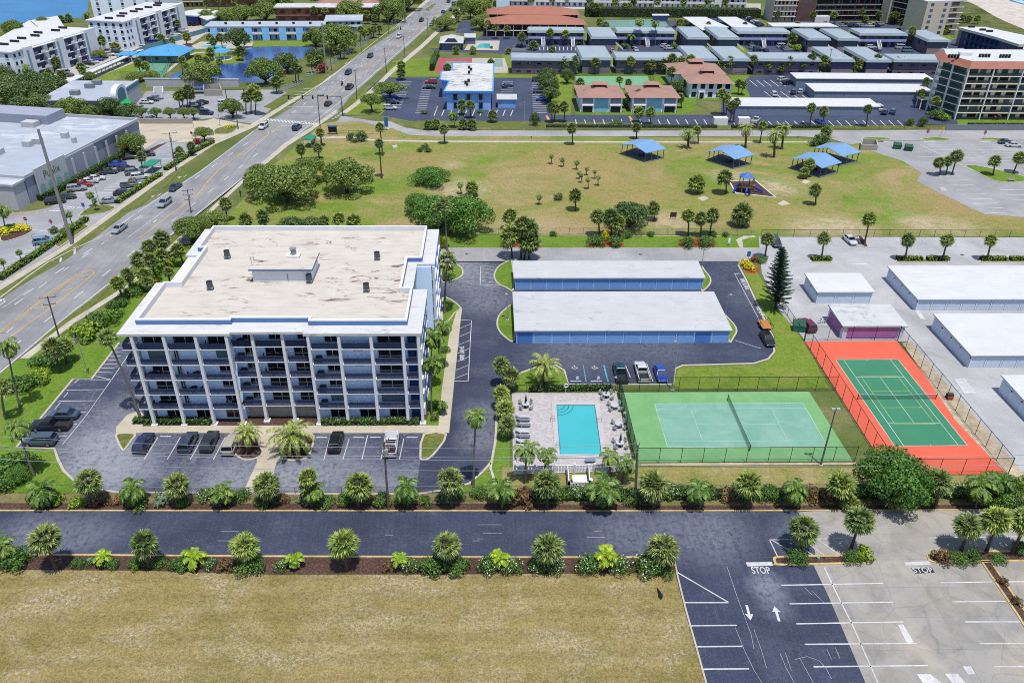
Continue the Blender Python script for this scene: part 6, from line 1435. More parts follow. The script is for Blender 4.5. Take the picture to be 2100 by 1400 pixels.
for kind,px,py,hd,col,s in (('sedan',1068,94,E_,'navy','navy car in front of the white double stairs'),('suv',1299,96,0,'black','black car in the courtyard between the long villas'),('sedan',1304,102,0,'white','white car by the low wall in the courtyard between the long villas'),('suv',1364,95,60,'white','white car under bushes at the courtyard edge'),('suv',1371,99,60,'white','white car nearer the wall at the courtyard edge'),('sedan',1256,104,0,'silver','silver car in the narrow alley between villas'),('sedan',1389,54,E_,'maroon','maroon car in the old lot behind the back villas'),
  ('suv',1546,98,80,'silver','silver car in the second courtyard, left pair'),('suv',1554,102,80,'navy','navy car in the second courtyard, left pair'),('sedan',1571,104,0,'black','black car in the middle of the second courtyard'),('van',1604,96,80,'white','white van in the second courtyard by the bright bush'),('suv',1611,99,80,'dark','charcoal car between van and silver car in the second courtyard'),('suv',1616,102,80,'silver','silver car beside the bright bush in the second courtyard'),
  ('suv',1605,163,60,'white','white car at the farthest storage row corner'),('suv',1616,170,60,'black','black car at the farthest storage row corner'),('suv',1586,193,0,'white','white car alone in the striped dark lot'),('suv',1627,189,20,'black','black car at the middle storage row corner'),('suv',1641,188,20,'silver','silver car at the middle storage row corner'),
  ('suv',1787,97,E_,'white','white car in the third courtyard'),('sedan',1796,103,E_,'black','black car in the third courtyard'),('van',1848,98,E_,'white','long white car beside the villa lawn, fourth courtyard'),('van',1862,104,E_,'sky','pale blue van beside the villa lawn, fourth courtyard'),('sedan',1988,101,70,'red','red car beside the slate apartments'),
  ('van',1800,222,0,'white','white camper van at the near storage row end'),('suv',1814,230,30,'navy','navy car beside the camper van'),('suv',1831,229,30,'steel','steel blue car beside the navy one at the storage row end'),('sedan',1682,249,-8,'blue','blue car parked by two street palms at the storage row'),('pickup',1550,247,30,'white','white pickup by the white bin walls at the storage row')): car(kind,px,py,hd,col,s,GV_,False,.035)
RND.seed(3)
for i in range(9): car(RND.choice(['sedan','suv']),1534+i*3.2,36+i*1.9,60,['dark','white','black','navy','white','silver','white','navy','dark'][i],'%s car, %s in the lot left of the brown tower' % (['charcoal','white','black','navy','white','silver','white','navy','charcoal'][i],ORD[i]),GV_,False,.04)
for i in range(12): car(RND.choice(['sedan','suv']),1728+i*7,53-(i % 2)*3,90,RND.choice(['white','dark','white','black','navy','silver']),'parked car, %s from the carport end under the brown tower' % ORD[i],GV_,False,.04)
WOODP = mat('weathered_pole',(116,112,110),.85,.2,3); CONP = mat('concrete_pole',(168,166,164),.8,.15,2)
def pole(px,py,tx,ty,label,r=.16,m=None,arms=(),top=None,name='utility_pole',cat='utility pole',group='utility poles',xf=False):
 b = W(px,py); q = WY(tx,ty,b.y); h = q.z
 t = thing(name,label,cat,(b.x,b.y,0),0,group)
 MB().tube((0,0,0),(q.x-b.x,0,h),r,r*.65,8).B('pole',m or WOODP,t)
 for z,w_,ang in arms:
  d = V3((cos(ang),sin(ang),0))*w_/2; zc = h-z; k = zc/h*(q.x-b.x); cr = MB().tube((k-d.x,-d.y,zc),(k+d.x,d.y,zc),.07,.07,4); cr.B('cross_arm',m or WOODP,t)
  for s in (-.9,0.05,.9): MB().tube((k+d.x*s,d.y*s,zc+.05),(k+d.x*s,d.y*s,zc+.3),.06,.04,6).B('insulator',GREYM,t)
 if xf: MB().tube((.35,-.1,h-2.2),(.35,-.1,h-1.2),.28,.28,10).B('transformer',GALV,t)
 return b,h,q
def lamp(px,py,tx,ty,label,arm=(0,0),head=.5,r=.08,m=None,two=False):
 b = W(px,py); q = WY(tx,ty,b.y); h = q.z; t = thing('street_lamp',label,'street lamp',(b.x,b.y,0),0,'lamp posts')
 MB().tube((0,0,0),(0,0,h),r,r*.6,8).B('pole',m or GALV,t); BX(-.25,.25,-.25,.25,0,.12).B('base',S_WALK,t)
 for s in ((1,-1) if two else (1,)):
  ax,ay = arm[0]*s,arm[1]*s
  if ax or ay: MB().tube((0,0,h-.1),(ax,ay,h),.04).B('arm',m or GALV,t)
  BX(ax-head/2,ax+head/2,ay-head*.35,ay+head*.35,h-.05,h+.14).B('lamp_head',mat('lamp_grey',(190,194,200)),t)
AR = 1.42
p1 = pole(797,1046,787,905,'tall utility pole with pale transformer in front of the ladder truck',.17,WOODP,((.35,2.2,1.1),(1.5,1.9,1.1)),xf=True)
p2 = pole(1302,1036,1308,912,'thick wooden utility pole at the pool corner',.2,WOODP,((.4,1.8,1.1),))
pole(148,500,78,265,'very tall concrete transmission pole at the grocery hedge',.42,CONP)
pole(125,704,97,607,'utility pole at the road edge over the yellow median',.16,WOODP,((.3,2.6,.3),(1.6,2,.3)))
pole(392,437,384,388,'utility pole between the park corner trees and the road',.16,WOODP,((.3,2.6,.3),(1.4,2.2,.3),(2.6,2,.3)),xf=True)
pole(361,350,347,272,'utility pole with two cross arms beside the shop hedge',.18,WOODP,((.2,4,.4),(2.5,3.4,.4)),xf=True)
pole(660,298,651,197,'utility pole beside the bus shelter',.17,WOODP,((.4,1.8,.3),)); pole(732,203,728,143,'utility pole on the verge before the oak',.15,WOODP,((.3,1.2,.3),))
pole(793,151,788,98,'utility pole at the drive near the two dark palms',.15,WOODP,((.3,1.2,.3),)); pole(831,119,827,74,'utility pole opposite the chequered pool house',.15,WOODP,((.3,1.2,.3),)); pole(878,76,876,37,'utility pole at the far bend beside the silver car',.15,WOODP,((.3,1.2,.3),))
pole(669,152,660,47,'tall concrete pole in front of the dense oak by the pond',.35,CONP,((3,3.5,.2),)); pole(680,146,676,104,'thin wooden pole just beyond the tall concrete one',.15); pole(831,47,829,-2,'tall concrete pole at the far end of the road',.35,CONP); pole(742,107,736,70,'slim pole along the second picket fence',.12); pole(776,81,774,50,'slim pole along the third picket fence',.12); pole(797,70,796,30,'slim pole at the motel drive',.12)
pole(488,265,482,205,'utility pole at the pharmacy lot exit with two cross arms',.17,WOODP,((.3,3,.4),(1,2.6,.4)))
pole(1696,150,1706,100,'utility pole in front of the grey villas, tallest in the palm row',.16,WOODP,((.4,1.4,.2),)); pole(1415,123,1419,98,'utility pole with transformer behind the clubhouse',.14,WOODP,((.3,1.2,.2),),xf=True); pole(1112,149,1112,105,'slim pole standing against the long villa wall',.12); pole(1553,140,1556,104,'lamp pole at the villa alley',.1,GALV)
b = W(703,238); t = thing('traffic_signal','black mast arm traffic signal over the road junction','traffic light',(b.x,b.y,0))
q = WY(698,197,b.y); MB().tube((0,0,0),(0,0,q.z),.17,.12).B('pole',DARK,t); MB().tube((0,0,q.z-.2),(-19,.5,q.z-.1),.11,.06).B('mast_arm',DARK,t)
for x in (-4.5,-9.2,-12.5,-17): BX(x-.22,x+.22,.3,.6,q.z-1.2,q.z).B('signal_head',BLACK,t)
BX(-7.6,-5.4,.2,.25,q.z-.2,q.z+.3).B('street_sign',mat('sign_green2',(30,120,90)),t)
b = W(580,215); t = thing('traffic_signal','dark signal wire arm on the far side of the junction','traffic light',(b.x-18,b.y-2,0)); MB().tube((0,0,0),(0,0,5.5),.16,.12).B('pole',DARK,t); MB().tube((0,0,5.4),(11,0,5.5),.1,.05).B('mast_arm',DARK,t)
for x in (6,10): BX(x-.2,x+.2,.2,.5,4.4,5.5).B('signal_head',BLACK,t)
def wire(a,b,sag,label,r=.028):
 a,b = V3(a),V3(b); n = 16; pts = [a.lerp(b,k/n)-V3((0,0,sag*4*(k/n)*(1-k/n))) for k in range(n+1)]
 MB().path(pts,[r]*(n+1),4).B('power_line',mat('wire',(176,182,188),.6,0),None,label,'power line','power lines over the lane')
P1,P2 = V3((p1[2].x,p1[0].y,0)),V3((p2[2].x,p2[0].y,0))
for k,(dy,z1,z2) in enumerate(((-.9,9.9,9.8),(.9,9.9,9.8),(0.1,8.6,8.6),(.05,6.9,7.0))):
 nm = ('front top','rear top','middle','lowest')[k]
 wire((P1.x,P1.y+dy,z1),(P2.x,P2.y+dy,z2),.5,nm+' power line between the two lane poles')
 wire((P1.x,P1.y+dy,z1),(-66,P1.y+dy+2.5,z1+.4),.6,nm+' power line running from the transformer pole over the side lot')
 if k > 1: wire((P2.x,P2.y+dy,z2),(90,P2.y+dy,z2),.6,nm+' power line running from the pool corner pole past the courts')
pB,pC = W(97,607,11),W(384,388,11)
for i,z in enumerate((12.5,11.2)):
 a = W(125,704); c = W(392,437); wire((a.x,a.y,z-1.5),(c.x,c.y,z),.6,('upper','lower')[i]+' power line along the road beside the blue building')
lamp(1683,953,1705,839,'tall grey floodlight pole with twin white heads at the tennis court',(.35,0),.5,.14,mat('pole_grey',(110,118,116),.6),True)
lamp(1378,799,1387,702,'tall pale lamp pole beside the blue car',(-.5,.1),.4,.13,GALV); lamp(1438,552,1441,512,'lamp post at the north road end of the garages',(.4,0),.5); lamp(1487,648,1492,605,'lamp post at the right end of the deep garage',(.4,0),.5); lamp(1041,656,1041,604,'lamp post on the left garage island',(-.3,0),.5); lamp(1040,536,1041,507,'lamp post by the thick palm clump at the north road',(0,0),.3)
lamp(1284,884,1283,847,'dark low lamp post between the pool and the court',(-.5,0),.4,.06,DARK); lamp(1265,804,1264,774,'dark lamp post at the pool gate corner',(-.4,0),.4,.06,DARK); lamp(300,349,291,302,'lamp post among the grocery parking rows',(-.6,.2),.6); lamp(205,421,192,369,'lamp post on the small palm island of the shop lot',(.4,.3),.6); lamp(75,516,64,481,'lamp post by the light blue car',(.3,.3),.5)
lamp(403,289,396,246,'lamp post beside the grocery driveway entrance',(0,0),.4); lamp(452,259,448,225,'lamp post at the pharmacy lot tree island',(-.4,.2),.6); lamp(1075,266,1075,210,'tall lamp pole on the verge right of the blue building',(0,0),.3,.12); lamp(1957,244,1961,207,'thin pale pole on the tan tower lawn',(0,0),.25,.07)
for x0,y0,x1,y1,s in ((350,128,343,95,'court floodlight pole in front of the blue roof'),(318,158,311,112,'court floodlight pole in the middle of the far court'),(236,158,229,117,'slim court floodlight pole by the teal wall'),(270,128,264,95,'slim pole at the carport end by the teal wall'),(354,184,350,162,'lamp post behind the pharmacy lot')): lamp(x0,y0,x1,y1,s,(0,0),.3,.07)
def sign(px,py,h,label,w_,hh,col,name='sign',cat='sign',round_=0,ang=0,text=None,pm=None):
 b = W(px,py); t = thing(name,label,cat,(b.x,b.y,0),ang); MB().tube((0,0,0),(0,0,h),.05).B('post',pm or GALV,t)
 z = h-hh/2
 if round_:
  pts = [(w_/2*cos(pi/8+k*pi/4),w_/2*sin(pi/8+k*pi/4)) for k in range(8)]
  vs = [(x,-.07,z+y) for x,y in pts]+[(x,-.055,z+y) for x,y in pts]; MB().add(vs,[tuple(range(8)),tuple(range(15,7,-1))]+[(i,i+8,(i+1) % 8+8,(i+1) % 8) for i in range(8)]).B('panel',col,t)
 else: BX(-w_/2,w_/2,-.08,-.055,z-hh/2,z+hh/2).B('panel',col,t)
 if text:
  cu = bpy.data.curves.new('sign','FONT'); cu.body = text; cu.size = w_*.36; cu.align_x = 'CENTER'; cu.align_y = 'CENTER'
  o = bpy.data.objects.new('s',cu); me = bpy.data.meshes.new_from_object(o); bpy.data.objects.remove(o); me.materials.clear(); me.materials.append(B_WHITE)
  q = link('lettering',me,t,loc=(0,-.085,z)); q.rotation_euler = (pi/2,0,0)
REDS = mat('stop_red',(186,40,56)); BLS = mat('sign_blue',(60,130,190))
sign(1899,284,2.8,'red octagonal stop sign on the first kerb island of the beach access lot',1.1,1.1,REDS,'stop_sign','stop sign',1,0,'STOP'); sign(2016,286,2.8,'red octagonal stop sign on the second kerb island of the beach access lot',1.1,1.1,REDS,'stop_sign','stop sign',1,0,'STOP')
sign(57,465,2.4,'red octagonal stop sign by the yellow flower bed',.9,.9,REDS,'stop_sign','stop sign',1,0,'STOP'); sign(109,470,2.4,'red octagonal stop sign at the round bushes by the shop exit',.9,.9,REDS,'stop_sign','stop sign',1,0,'STOP')
sign(175,437,2.6,'small blue sign at the shop crossing island',.7,1.0,BLS); sign(395,286,2.4,'small red round sign at the grocery driveway',.8,.8,REDS,'stop_sign','stop sign',1); sign(1533,536,2.4,'blue handicap sign at the yellow hedge by the garages',.8,1.2,BLS); sign(1494,503,1.8,'small white and blue marker at the garage road lawn',.5,1.2,B_PALE); sign(793,268,4.2,'tall blue and white sign board at the park road corner',1.2,3,BLS); sign(1929,279,2.8,'yellow diamond sign on the park road',.9,.9,mat('sign_yellow',(226,190,40)))
sign(1183,790,1.8,'small handicap sign at the first marked space',.4,.6,B_PALE); sign(1226,790,1.8,'small handicap sign at the second marked space',.4,.6,B_PALE)
for px,py,s in ((950,248,'small dark marker post on the verge'),(1089,293,'black marker post on the park path'),(1634,292,'dark park post at the path end')): sign(px,py,2.0,s,.3,.5,DARK)
b = W(683,276); t = thing('notice_board','dark notice board with a blue roof at the park corner','notice board',(b.x,b.y,0))
for x in (-1.2,1.2): BX(x-.1,x+.1,-.1,.1,0,2.6).B('post',DARK,t)
BX(-1.3,1.3,-.08,.08,.7,2.4).B('board',mat('board_dark',(50,56,70)),t); BX(-1.6,1.6,-.5,.5,2.6,2.8).B('roof',mat('roof_blue2',(80,130,200)),t)
b = W(636,300); t = thing('bus_shelter','bus shelter with a green roof beside the pavement','bus shelter',(b.x,b.y,0),-.15)
MB().add([(-1.5,-2.2,2.4),(1.5,-2.2,2.4),(1.5,2.2,2.4),(-1.5,2.2,2.4),(0,-2,3.0),(0,2,3.0)],[(0,1,4),(1,2,5,4),(2,3,5),(3,0,4,5),(3,2,1,0)]).B('roof',mat('shelter_green',(40,160,130)),t)
for x in (-1.2,1.2):
 for y in (-1.9,1.9): BX(x-.05,x+.05,y-.05,y+.05,0,2.4).B('post',GREYM,t)
BX(1.0,1.05,-1.8,1.8,.4,2.1).B('pane',bpy.data.materials['teal_glass'],t); BX(.4,.9,-1.4,1.4,.42,.5).B('bench',GREYM,t)
b = W(314,351); t = thing('trolley_shelter','green roofed trolley shelter in the shop lot','shelter',(b.x,b.y,0),-.15); BX(-1.5,1.5,-2.6,2.6,2.2,2.4).B('roof',mat('shelter_green',(40,160,130)),t)
for x in (-1.3,1.3):
 for y in (-2.3,2.3): BX(x-.05,x+.05,y-.05,y+.05,0,2.2).B('post',GREYM,t)
def pavilion(label,fl,fr,br,bl,h=2.9):
 p = [W(*q,h).to_2d() for q in (fl,fr,br,bl)]; c = sum(p,V3((0,0)))/4
 t = TW(thing('pavilion',label,'pavilion',(c.x,c.y,0),0,'blue roofed park pavilions'))
 e0,e1 = (p[0]+p[3])/2,(p[1]+p[2])/2
 r0,r1 = (p[0]+p[1])/2,(p[3]+p[2])/2
 vs = [(p[k].x,p[k].y,h) for k in range(4)]+[(r0.x,r0.y,h+1.3),(r1.x,r1.y,h+1.3)]
 m = MB().add(vs,[(0,4,5,3),(4,1,2,5)]); m.add([(x,y,z-.12) for x,y,z in vs],[(3,5,4,0),(5,2,1,4)]); m.add([(x,y,z) for x,y,z in vs]+[(x,y,z-.12) for x,y,z in vs],[(0,6,10,4),(4,10,7,1),(1,7,8,2),(2,8,11,5),(5,11,9,3),(3,9,6,0)]); m.B('roof',R_BLUE,t)
 q = [c+(v-c)*.9 for v in p]; MB().prism([c+(v-c)*.97 for v in p],0.0,.12).B('floor',mat('slab_dark',(120,122,130),.9),t)
 for a,b_ in ((q[0],q[3]),(q[1],q[2])):
  for k in range(4): v = a.lerp(b_,k/3); BX(v.x-.09,v.x+.09,v.y-.09,v.y+.09,.12,h).B('post',mat('post_steel',(110,116,128)),t)
 return t,c
for s,*pp in (('blue roofed park pavilion farthest from the playground, at the open lawn',(1325,314),(1272,297),(1307,285),(1367,305)),('blue roofed park pavilion nearest the playground',(1507,327),(1451,310),(1484,297),(1548,317)),('blue roofed park pavilion at the back of the close pair',(1728,321),(1667,304),(1697,293),(1767,312)),('blue roofed park pavilion at the front of the close pair, behind a palm',(1686,345),(1622,326),(1657,312),(1727,333))):
 t,c = pavilion(s,*pp)
 tb = thing('picnic_table','dark picnic table under the pavilion '+s.split('pavilion ')[1].split(',')[0],'picnic table',(c.x,c.y,.12)); BX(-.9,.9,-.4,.4,.7,.76).B('table_top',DARK,tb)
 for y in (-.75,.75): BX(-.9,.9,y-.14,y+.14,.42,.47).B('bench',DARK,tb)
 for x in (-.6,.6): BX(x-.05,x+.05,-.75,.75,0,.7).B('frame',DARK,tb)
pp = PX('1508,397 1496,373 1548,371 1590,406'); sheet('playground_mulch',pp,.06,M_MULCH); kerbline([*pp,pp[0]],.3,.25,B_WHITE)
b = W(1527,393); t = thing('playground_tower','brown playground climbing tower with blue canopy and blue slides','playground',(b.x,b.y,0)); PB = mat('play_blue',(40,76,210),.4); PBR = mat('play_tan',(150,116,76))
BX(-1.4,1.4,-1.4,1.4,1.5,1.65).B('platform',PBR,t)
for x in (-1.3,1.3):
 for y in (-1.3,1.3): BX(x-.1,x+.1,y-.1,y+.1,0,4.2).B('post',PBR,t)
MB().add([(-1.7,-1.7,4.1),(1.7,-1.7,4.1),(1.7,1.7,4.1),(-1.7,1.7,4.1),(0,0,5.2)],[(0,1,4),(1,2,4),(2,3,4),(3,0,4),(3,2,1,0)]).B('canopy',mat('play_roof',(76,130,216)),t)
for k in range(7): BX(-1.3+k*.4,-1.2+k*.4,-1.35,-1.25,1.65,2.6).B('bar',PBR,t)
def slide(pts,w_=.5):
 m = MB()
 for a,b_ in zip(pts,pts[1:]):
  a,b_ = V3(a),V3(b_); d = (b_-a); n = V3((-d.y,d.x,0)).normalized()*w_/2
  m.add([a-n,a+n,b_+n,b_-n,a-n+V3((0,0,.3)),a+n+V3((0,0,.3)),b_+n+V3((0,0,.3)),b_-n+V3((0,0,.3))],[(0,1,2,3),(0,3,7,4),(2,1,5,6)])
 m.B('slide',PB,t)
slide([(1.4,0,1.5),(2.6,-.3,.9),(3.6,-.9,.45),(4.4,-1.0,.35)]); slide([(-1.4,.3,1.6),(-2.4,0,1.2),(-3.1,-.9,.5),(-3.2,-1.6,.3)]); slide([(0,-1.4,1.6),(-.4,-2.6,.9),(.3,-3.6,.3)])
BX(1.4,2.8,.6,1.6,1.2,1.35).B('step_platform',PBR,t); MB().tube((2.6,1.5,0),(2.6,1.5,3.4),.08).B('climbing_pole',PBR,t)
for pts,s in (('1430,407 1443,402 1454,407 1441,413','slab'),('1594,418 1607,411 1621,419 1603,422','slab'),('1643,374 1650,368 1664,373 1652,378','slab'),('1927,385 1936,384 1943,391 1932,392','slab'),('804,299 813,297 816,303 807,304','slab')): sheet('concrete_pad',pts,.05,S_WALK)
b = W(1380,449); t = thing('sign_board','dark square sign board on two legs in the park sand','sign',(b.x,b.y,0)); BX(-.75,.75,-.05,.05,.5,1.7).B('panel',mat('board_brown',(70,66,66)),t)
for x in (-.7,.7): BX(x-.05,x+.05,-.05,.05,0,1.7).B('post',DARK,t)
def dumpster(px,py,label,col):
 b = W(px,py); t = thing('dumpster',label,'dumpster',(b.x,b.y,.05),-.25,'green bins by the park'); MB().add([(-1,-.8,0),(1,-.8,0),(1,.8,0),(-1,.8,0),(-1.1,-.9,1.2),(1.1,-.9,1.2),(1.1,.9,1.6),(-1.1,.9,1.6)],[(0,1,5,4),(1,2,6,5),(2,3,7,6),(3,0,4,7),(3,2,1,0)]).B('bin',col,t)
 MB().add([(-1.12,-.95,1.22),(1.12,-.95,1.22),(1.12,.95,1.64),(-1.12,.95,1.64),(-1.12,-.95,1.3),(1.12,-.95,1.3),(1.12,.95,1.72),(-1.12,.95,1.72)],[(4,5,6,7),(0,1,5,4),(1,2,6,5),(2,3,7,6),(3,0,4,7)]).B('lid',mat('lid_green',(40,96,76)),t)
dumpster(1839,305,'bright green dumpster beside the block enclosure',mat('bin_green',(30,140,84))); dumpster(1862,309,'darker green dumpster at the beach lot edge',mat('bin_dark',(50,100,86))); dumpster(1637,677,'small teal bin behind the maroon car',mat('bin_teal',(70,140,126)))
wallthing('bin_enclosure','open beige block enclosure at the park road corner','1764,308 1797,309 1795,297 1766,296 1764,308',1.7,.3,BEI,'bin enclosure')
for pts,s in (('1462,256 1490,256','white walled bin screen at the villa drive'),('1512,256 1535,256','white walled bin screen beside the white pickup')): wallthing('bin_screen',s,pts,2.4,2.0,B_WHITE,'bin enclosure')
for px,py,s in ((2073,372,'pale park bench on the beach lot lawn'),): 
 b = W(px,py); t = thing('park_bench',s,'bench',(b.x,b.y,.05)); BX(-.9,.9,-.25,.25,.42,.5).B('seat',BEI,t); BX(-.9,.9,.22,.28,.5,1.0).B('backrest',BEI,t)
 for x in (-.7,.7): BX(x-.05,x+.05,-.22,.25,0,.42).B('leg',GREYM,t)
b = W(1210,232); 
c = W(1903,222); t = TW(thing('canopy_shelter','cream canopy shelter beside the tan tower','shelter',tuple(c))); BX(c.x-4,c.x+2.6,c.y-1.5,c.y+2,3.1,3.4).B('roof',TAN,t)
for x in (-3.6,2.2):
 for y in (-1.2,1.7): BX(c.x+x-.12,c.x+x+.12,c.y+y-.12,c.y+y+.12,0,3.1).B('post',TAN,t)
b = W(181,768); q = WY(152,678,b.y); t = thing('flagpole','flagpole with a striped flag on the lawn by the side lot','flagpole',(b.x,b.y,0)); MB().tube((0,0,0),(0,0,q.z),.07,.04).B('pole',GALV,t)
fl = MB()
for k in range(13): fl.mat(k % 2).box(-.03,.03,-.9,.0,q.z-2.0+k*.13,q.z-1.87+k*.13)
fl.mat(2).box(-.04,.04,-.45,0,q.z-1.1,q.z-.3); fl.B('flag',[mat('flag_red',(180,40,50)),B_WHITE,mat('flag_blue',(40,50,110))],t)
def bike(px,py,ang,label):
 b = W(px,py); t = thing('bicycle',label,'bicycle',(b.x,b.y,.03),ang,'bicycles by the purple shed')
 for x in (-.52,.52):
  w_ = MB(); pts = [(x+.33*cos(k*pi/6),0,.33+.33*sin(k*pi/6)) for k in range(13)]; w_.path(pts,[.03]*13,5); w_.B('wheel',RUB,t)
 f = MB()
 for a,c in (((-.52,0,.33),(-.1,0,.3)),((-.1,0,.3),(.38,0,.8)),((-.52,0,.33),(-.2,0,.8)),((-.2,0,.8),(.38,0,.85)),((-.1,0,.3),(-.24,0,.95)),((.52,0,.33),(.36,0,1.0))): f.tube(a,c,.03)
 f.B('frame',B_WHITE,t); MB().tube((.36,-.25,1.0),(.36,.25,1.0),.025).B('handlebar',GALV,t); BX(-.36,-.12,-.08,.08,.93,1.0).B('saddle',BLACK,t)
bike(1684,663,.3,'white bicycle standing nearest the maroon car'); bike(1694,660,.9,'pale bicycle leaning towards the shed corner')
b = W(494,404); t = thing('person','person in dark clothes walking along the park side pavement','person',(b.x,b.y,.06),-.15)
bm = bmesh.new(); J = {'pel': (0,0,.95,.15),'ch': (0,.02,1.3,.17),'nk': (0,.02,1.5,.07),'hd': (0,.03,1.66,.11),'ls': (-.19,0,1.42,.07),'le': (-.25,-.1,1.15,.05),'lh': (-.24,.08,.92,.045),'rs': (.19,0,1.42,.07),'re': (.25,.1,1.15,.05),'rh': (.24,.28,.98,.045),'lk': (-.1,.16,.52,.075),'lf': (-.1,.1,.08,.055),'rk': (.1,-.08,.52,.075),'rf': (.1,-.34,.12,.055),'lt': (-.1,.26,.05,.04),'rt': (.1,-.2,.03,.04)}
V_ = {k: bm.verts.new(v[:3]) for k,v in J.items()}
for a,c in (('pel','ch'),('ch','nk'),('nk','hd'),('ch','ls'),('ls','le'),('le','lh'),('ch','rs'),('rs','re'),('re','rh'),('pel','lk'),('lk','lf'),('lf','lt'),('pel','rk'),('rk','rf'),('rf','rt')): bm.edges.new((V_[a],V_[c]))
me = bpy.data.meshes.new('body'); bm.to_mesh(me); bm.free(); o = link('body',me,t); me.materials.append(mat('walker_clothes',(58,56,66)))
md = o.modifiers.new('skin','SKIN'); keys = list(J)
for i,sv_ in enumerate(me.skin_vertices[0].data): r_ = J[keys[i]][3]; sv_.radius = (r_,r_); sv_.use_root = i == 0
o.modifiers.new('sub','SUBSURF').levels = 1
MB().sphere((0,.02,1.7),.115,8,6).B('hair',mat('hair_dark',(40,32,30)),t)
b = W(1355,1226); t = thing('peacock','dark teal peacock standing on the dry grass near the parking lot','bird',(b.x,b.y,.02),.1)
PK = mat('peacock_teal',(20,70,96),.35,.2,8); PK2 = mat('peacock_dark',(34,40,42),.6,.3,8)
m = MB(); m.path([(0,.25,.42),(0,.1,.42),(0,-.12,.42),(0,-.25,.52),(0,-.3,.72),(0,-.33,.86),(0,-.36,.93)],[.05,.15,.17,.11,.06,.045,.055],10).tube((0,-.38,.93),(0,-.5,.91),.03,.005,5)
for x in (-.07,.07): m.tube((x,0,.32),(x,-.02,0),.03,.015,5).tube((x,-.02,.01),(x,-.12,.01),.015,.01,4)
m.B('body',PK,t); MB().path([(0,.15,.44),(0,.5,.34),(0,1.0,.16),(0,1.5,.06)],[.13,.15,.12,.04],8).B('tail',PK2,t); MB().tube((0,-.35,.97),(0,-.33,1.06),.01,.03,5).B('crest',PK,t)
for s in (-1,1): MB().path([(s*.13,-.1,.45),(s*.17,.1,.44),(s*.12,.35,.38)],[.07,.1,.03],6).B('wing',PK2,t)
c = W(1677,1146); t = thing('sprinkler_box','small green valve box on the kerb island mulch','valve box',tuple(c)); MB().tube((0,0,0),(0,0,.35),.2,.2,8).B('box',mat('valve_green',(120,190,160)),t); MB().tube((0,0,.35),(0,0,.4),.22,.2,8).B('lid',mat('valve_green',(120,190,160)),t)
for px,py,s in ((957,521,'dark storm drain grate at the left end of the north road'),(1313,522,'dark storm drain grate in the middle of the north road'),(1973,523,'dark storm drain grate in the pale lot')):
 c = W(px,py); t = thing('drain_grate',s,'drain',(c.x,c.y,.05)); BX(-.35,.35,-.3,.3,0,.03).B('frame',GREYM,t); m = MB()
 for k in range(5): m.box(-.3+k*.13,-.22+k*.13,-.26,.26,.03,.04)
 m.B('bars',BLACK,t)
LF_SAB = leafmat('sabal_leaf',(56,78,40),(176,190,112)); LF_SABL = leafmat('sabal_leaf_bright',(72,98,42),(194,204,108)); LF_DEAD = leafmat('dead_frond',(110,92,60),(170,150,104))
LF_DATE = leafmat('date_leaf',(84,104,52),(190,200,110)); LF_COCO = leafmat('feather_leaf',(58,88,42),(160,182,86)); LF_ADON = leafmat('dark_palm_leaf',(42,72,32),(142,170,74)); LF_LIME = leafmat('lime_palm_leaf',(96,136,30),(190,206,60))
LF_OAK = leafmat('oak_leaf',(58,80,32),(148,168,76),trans=.18); LF_GRAPE = leafmat('seagrape_leaf',(42,82,28),(116,160,58),trans=.18); LF_DARK = leafmat('dark_tree_leaf',(42,66,34),(112,136,68),trans=.15); LF_BUSH = leafmat('bush_leaf',(42,78,34),(116,150,62)); LF_GREY = leafmat('grey_bush_leaf',(84,108,84),(150,168,136)); LF_HEDGE = leafmat('hedge_leaf',(72,112,26),(168,188,52)); LF_YEL = leafmat('yellow_leaf',(170,170,20),(226,214,50)); LF_CON = leafmat('conifer_leaf',(36,56,48),(92,116,92)); FLW = leafmat('white_flower',(226,228,222),(246,246,244),trans=.1); LF_BROWN = leafmat('brown_bush_leaf',(90,70,50),(150,120,80)); LF_REDB = leafmat('red_bush_leaf',(110,36,44),(176,70,74))
BARK = mat('palm_bark',(112,98,86),.9,.3,4); BARKG = mat('grey_palm_bark',(144,138,130),.9,.25,4); BARKT = mat('tree_bark',(92,78,66),.9,.3,4); BOOT = mat('palm_boot',(92,72,54),.9,.3,5)
def kite(mb,p,d,side,L,w_,droop=0.0):
 q = p+d*L-V3((0,0,droop)); m_ = p+d*L*.45-V3((0,0,droop*.25))
 mb.add([p,m_-side*w_*.5,q,m_+side*w_*.5],[(0,1,2,3)])
def fan_crown(seed,n=40,R=1.0,lo=-50,leaf=11,sparse=0):
 r = random.Random(seed); mb = MB()
 for i in range(n):
  u = (i+.5)/n; el = radians(84-(84-lo)*u**.85+r.uniform(-7,7)); az = i*2.39996+r.uniform(-.25,.25)
  d = V3((cos(az)*cos(el),sin(az)*cos(el),sin(el))); side = V3((-sin(az),cos(az),0)); up = d.cross(side)*-1
  s = R*r.uniform(.85,1.08); b = d*s*.42; mb.mat(1 if el < radians(-38) and r.random() < .35 else 0)
  mb.add([V3((0,0,0)),b-side*.015,b+side*.015],[(0,1,2)])
  for k in range(leaf):
   a = radians(-78+156*k/(leaf-1)+r.uniform(-4,4)); dd = (d*cos(a)+side*sin(a)+up*.08*abs(sin(a))).normalized()
   kite(mb,b,dd,dd.cross(up).normalized(),s*.58*(1-.2*abs(a)/1.4)*r.uniform(.9,1.08),s*.125,s*.17*r.uniform(.6,1.4))
 return mb.mesh('crown',[LF_SAB,LF_DEAD])
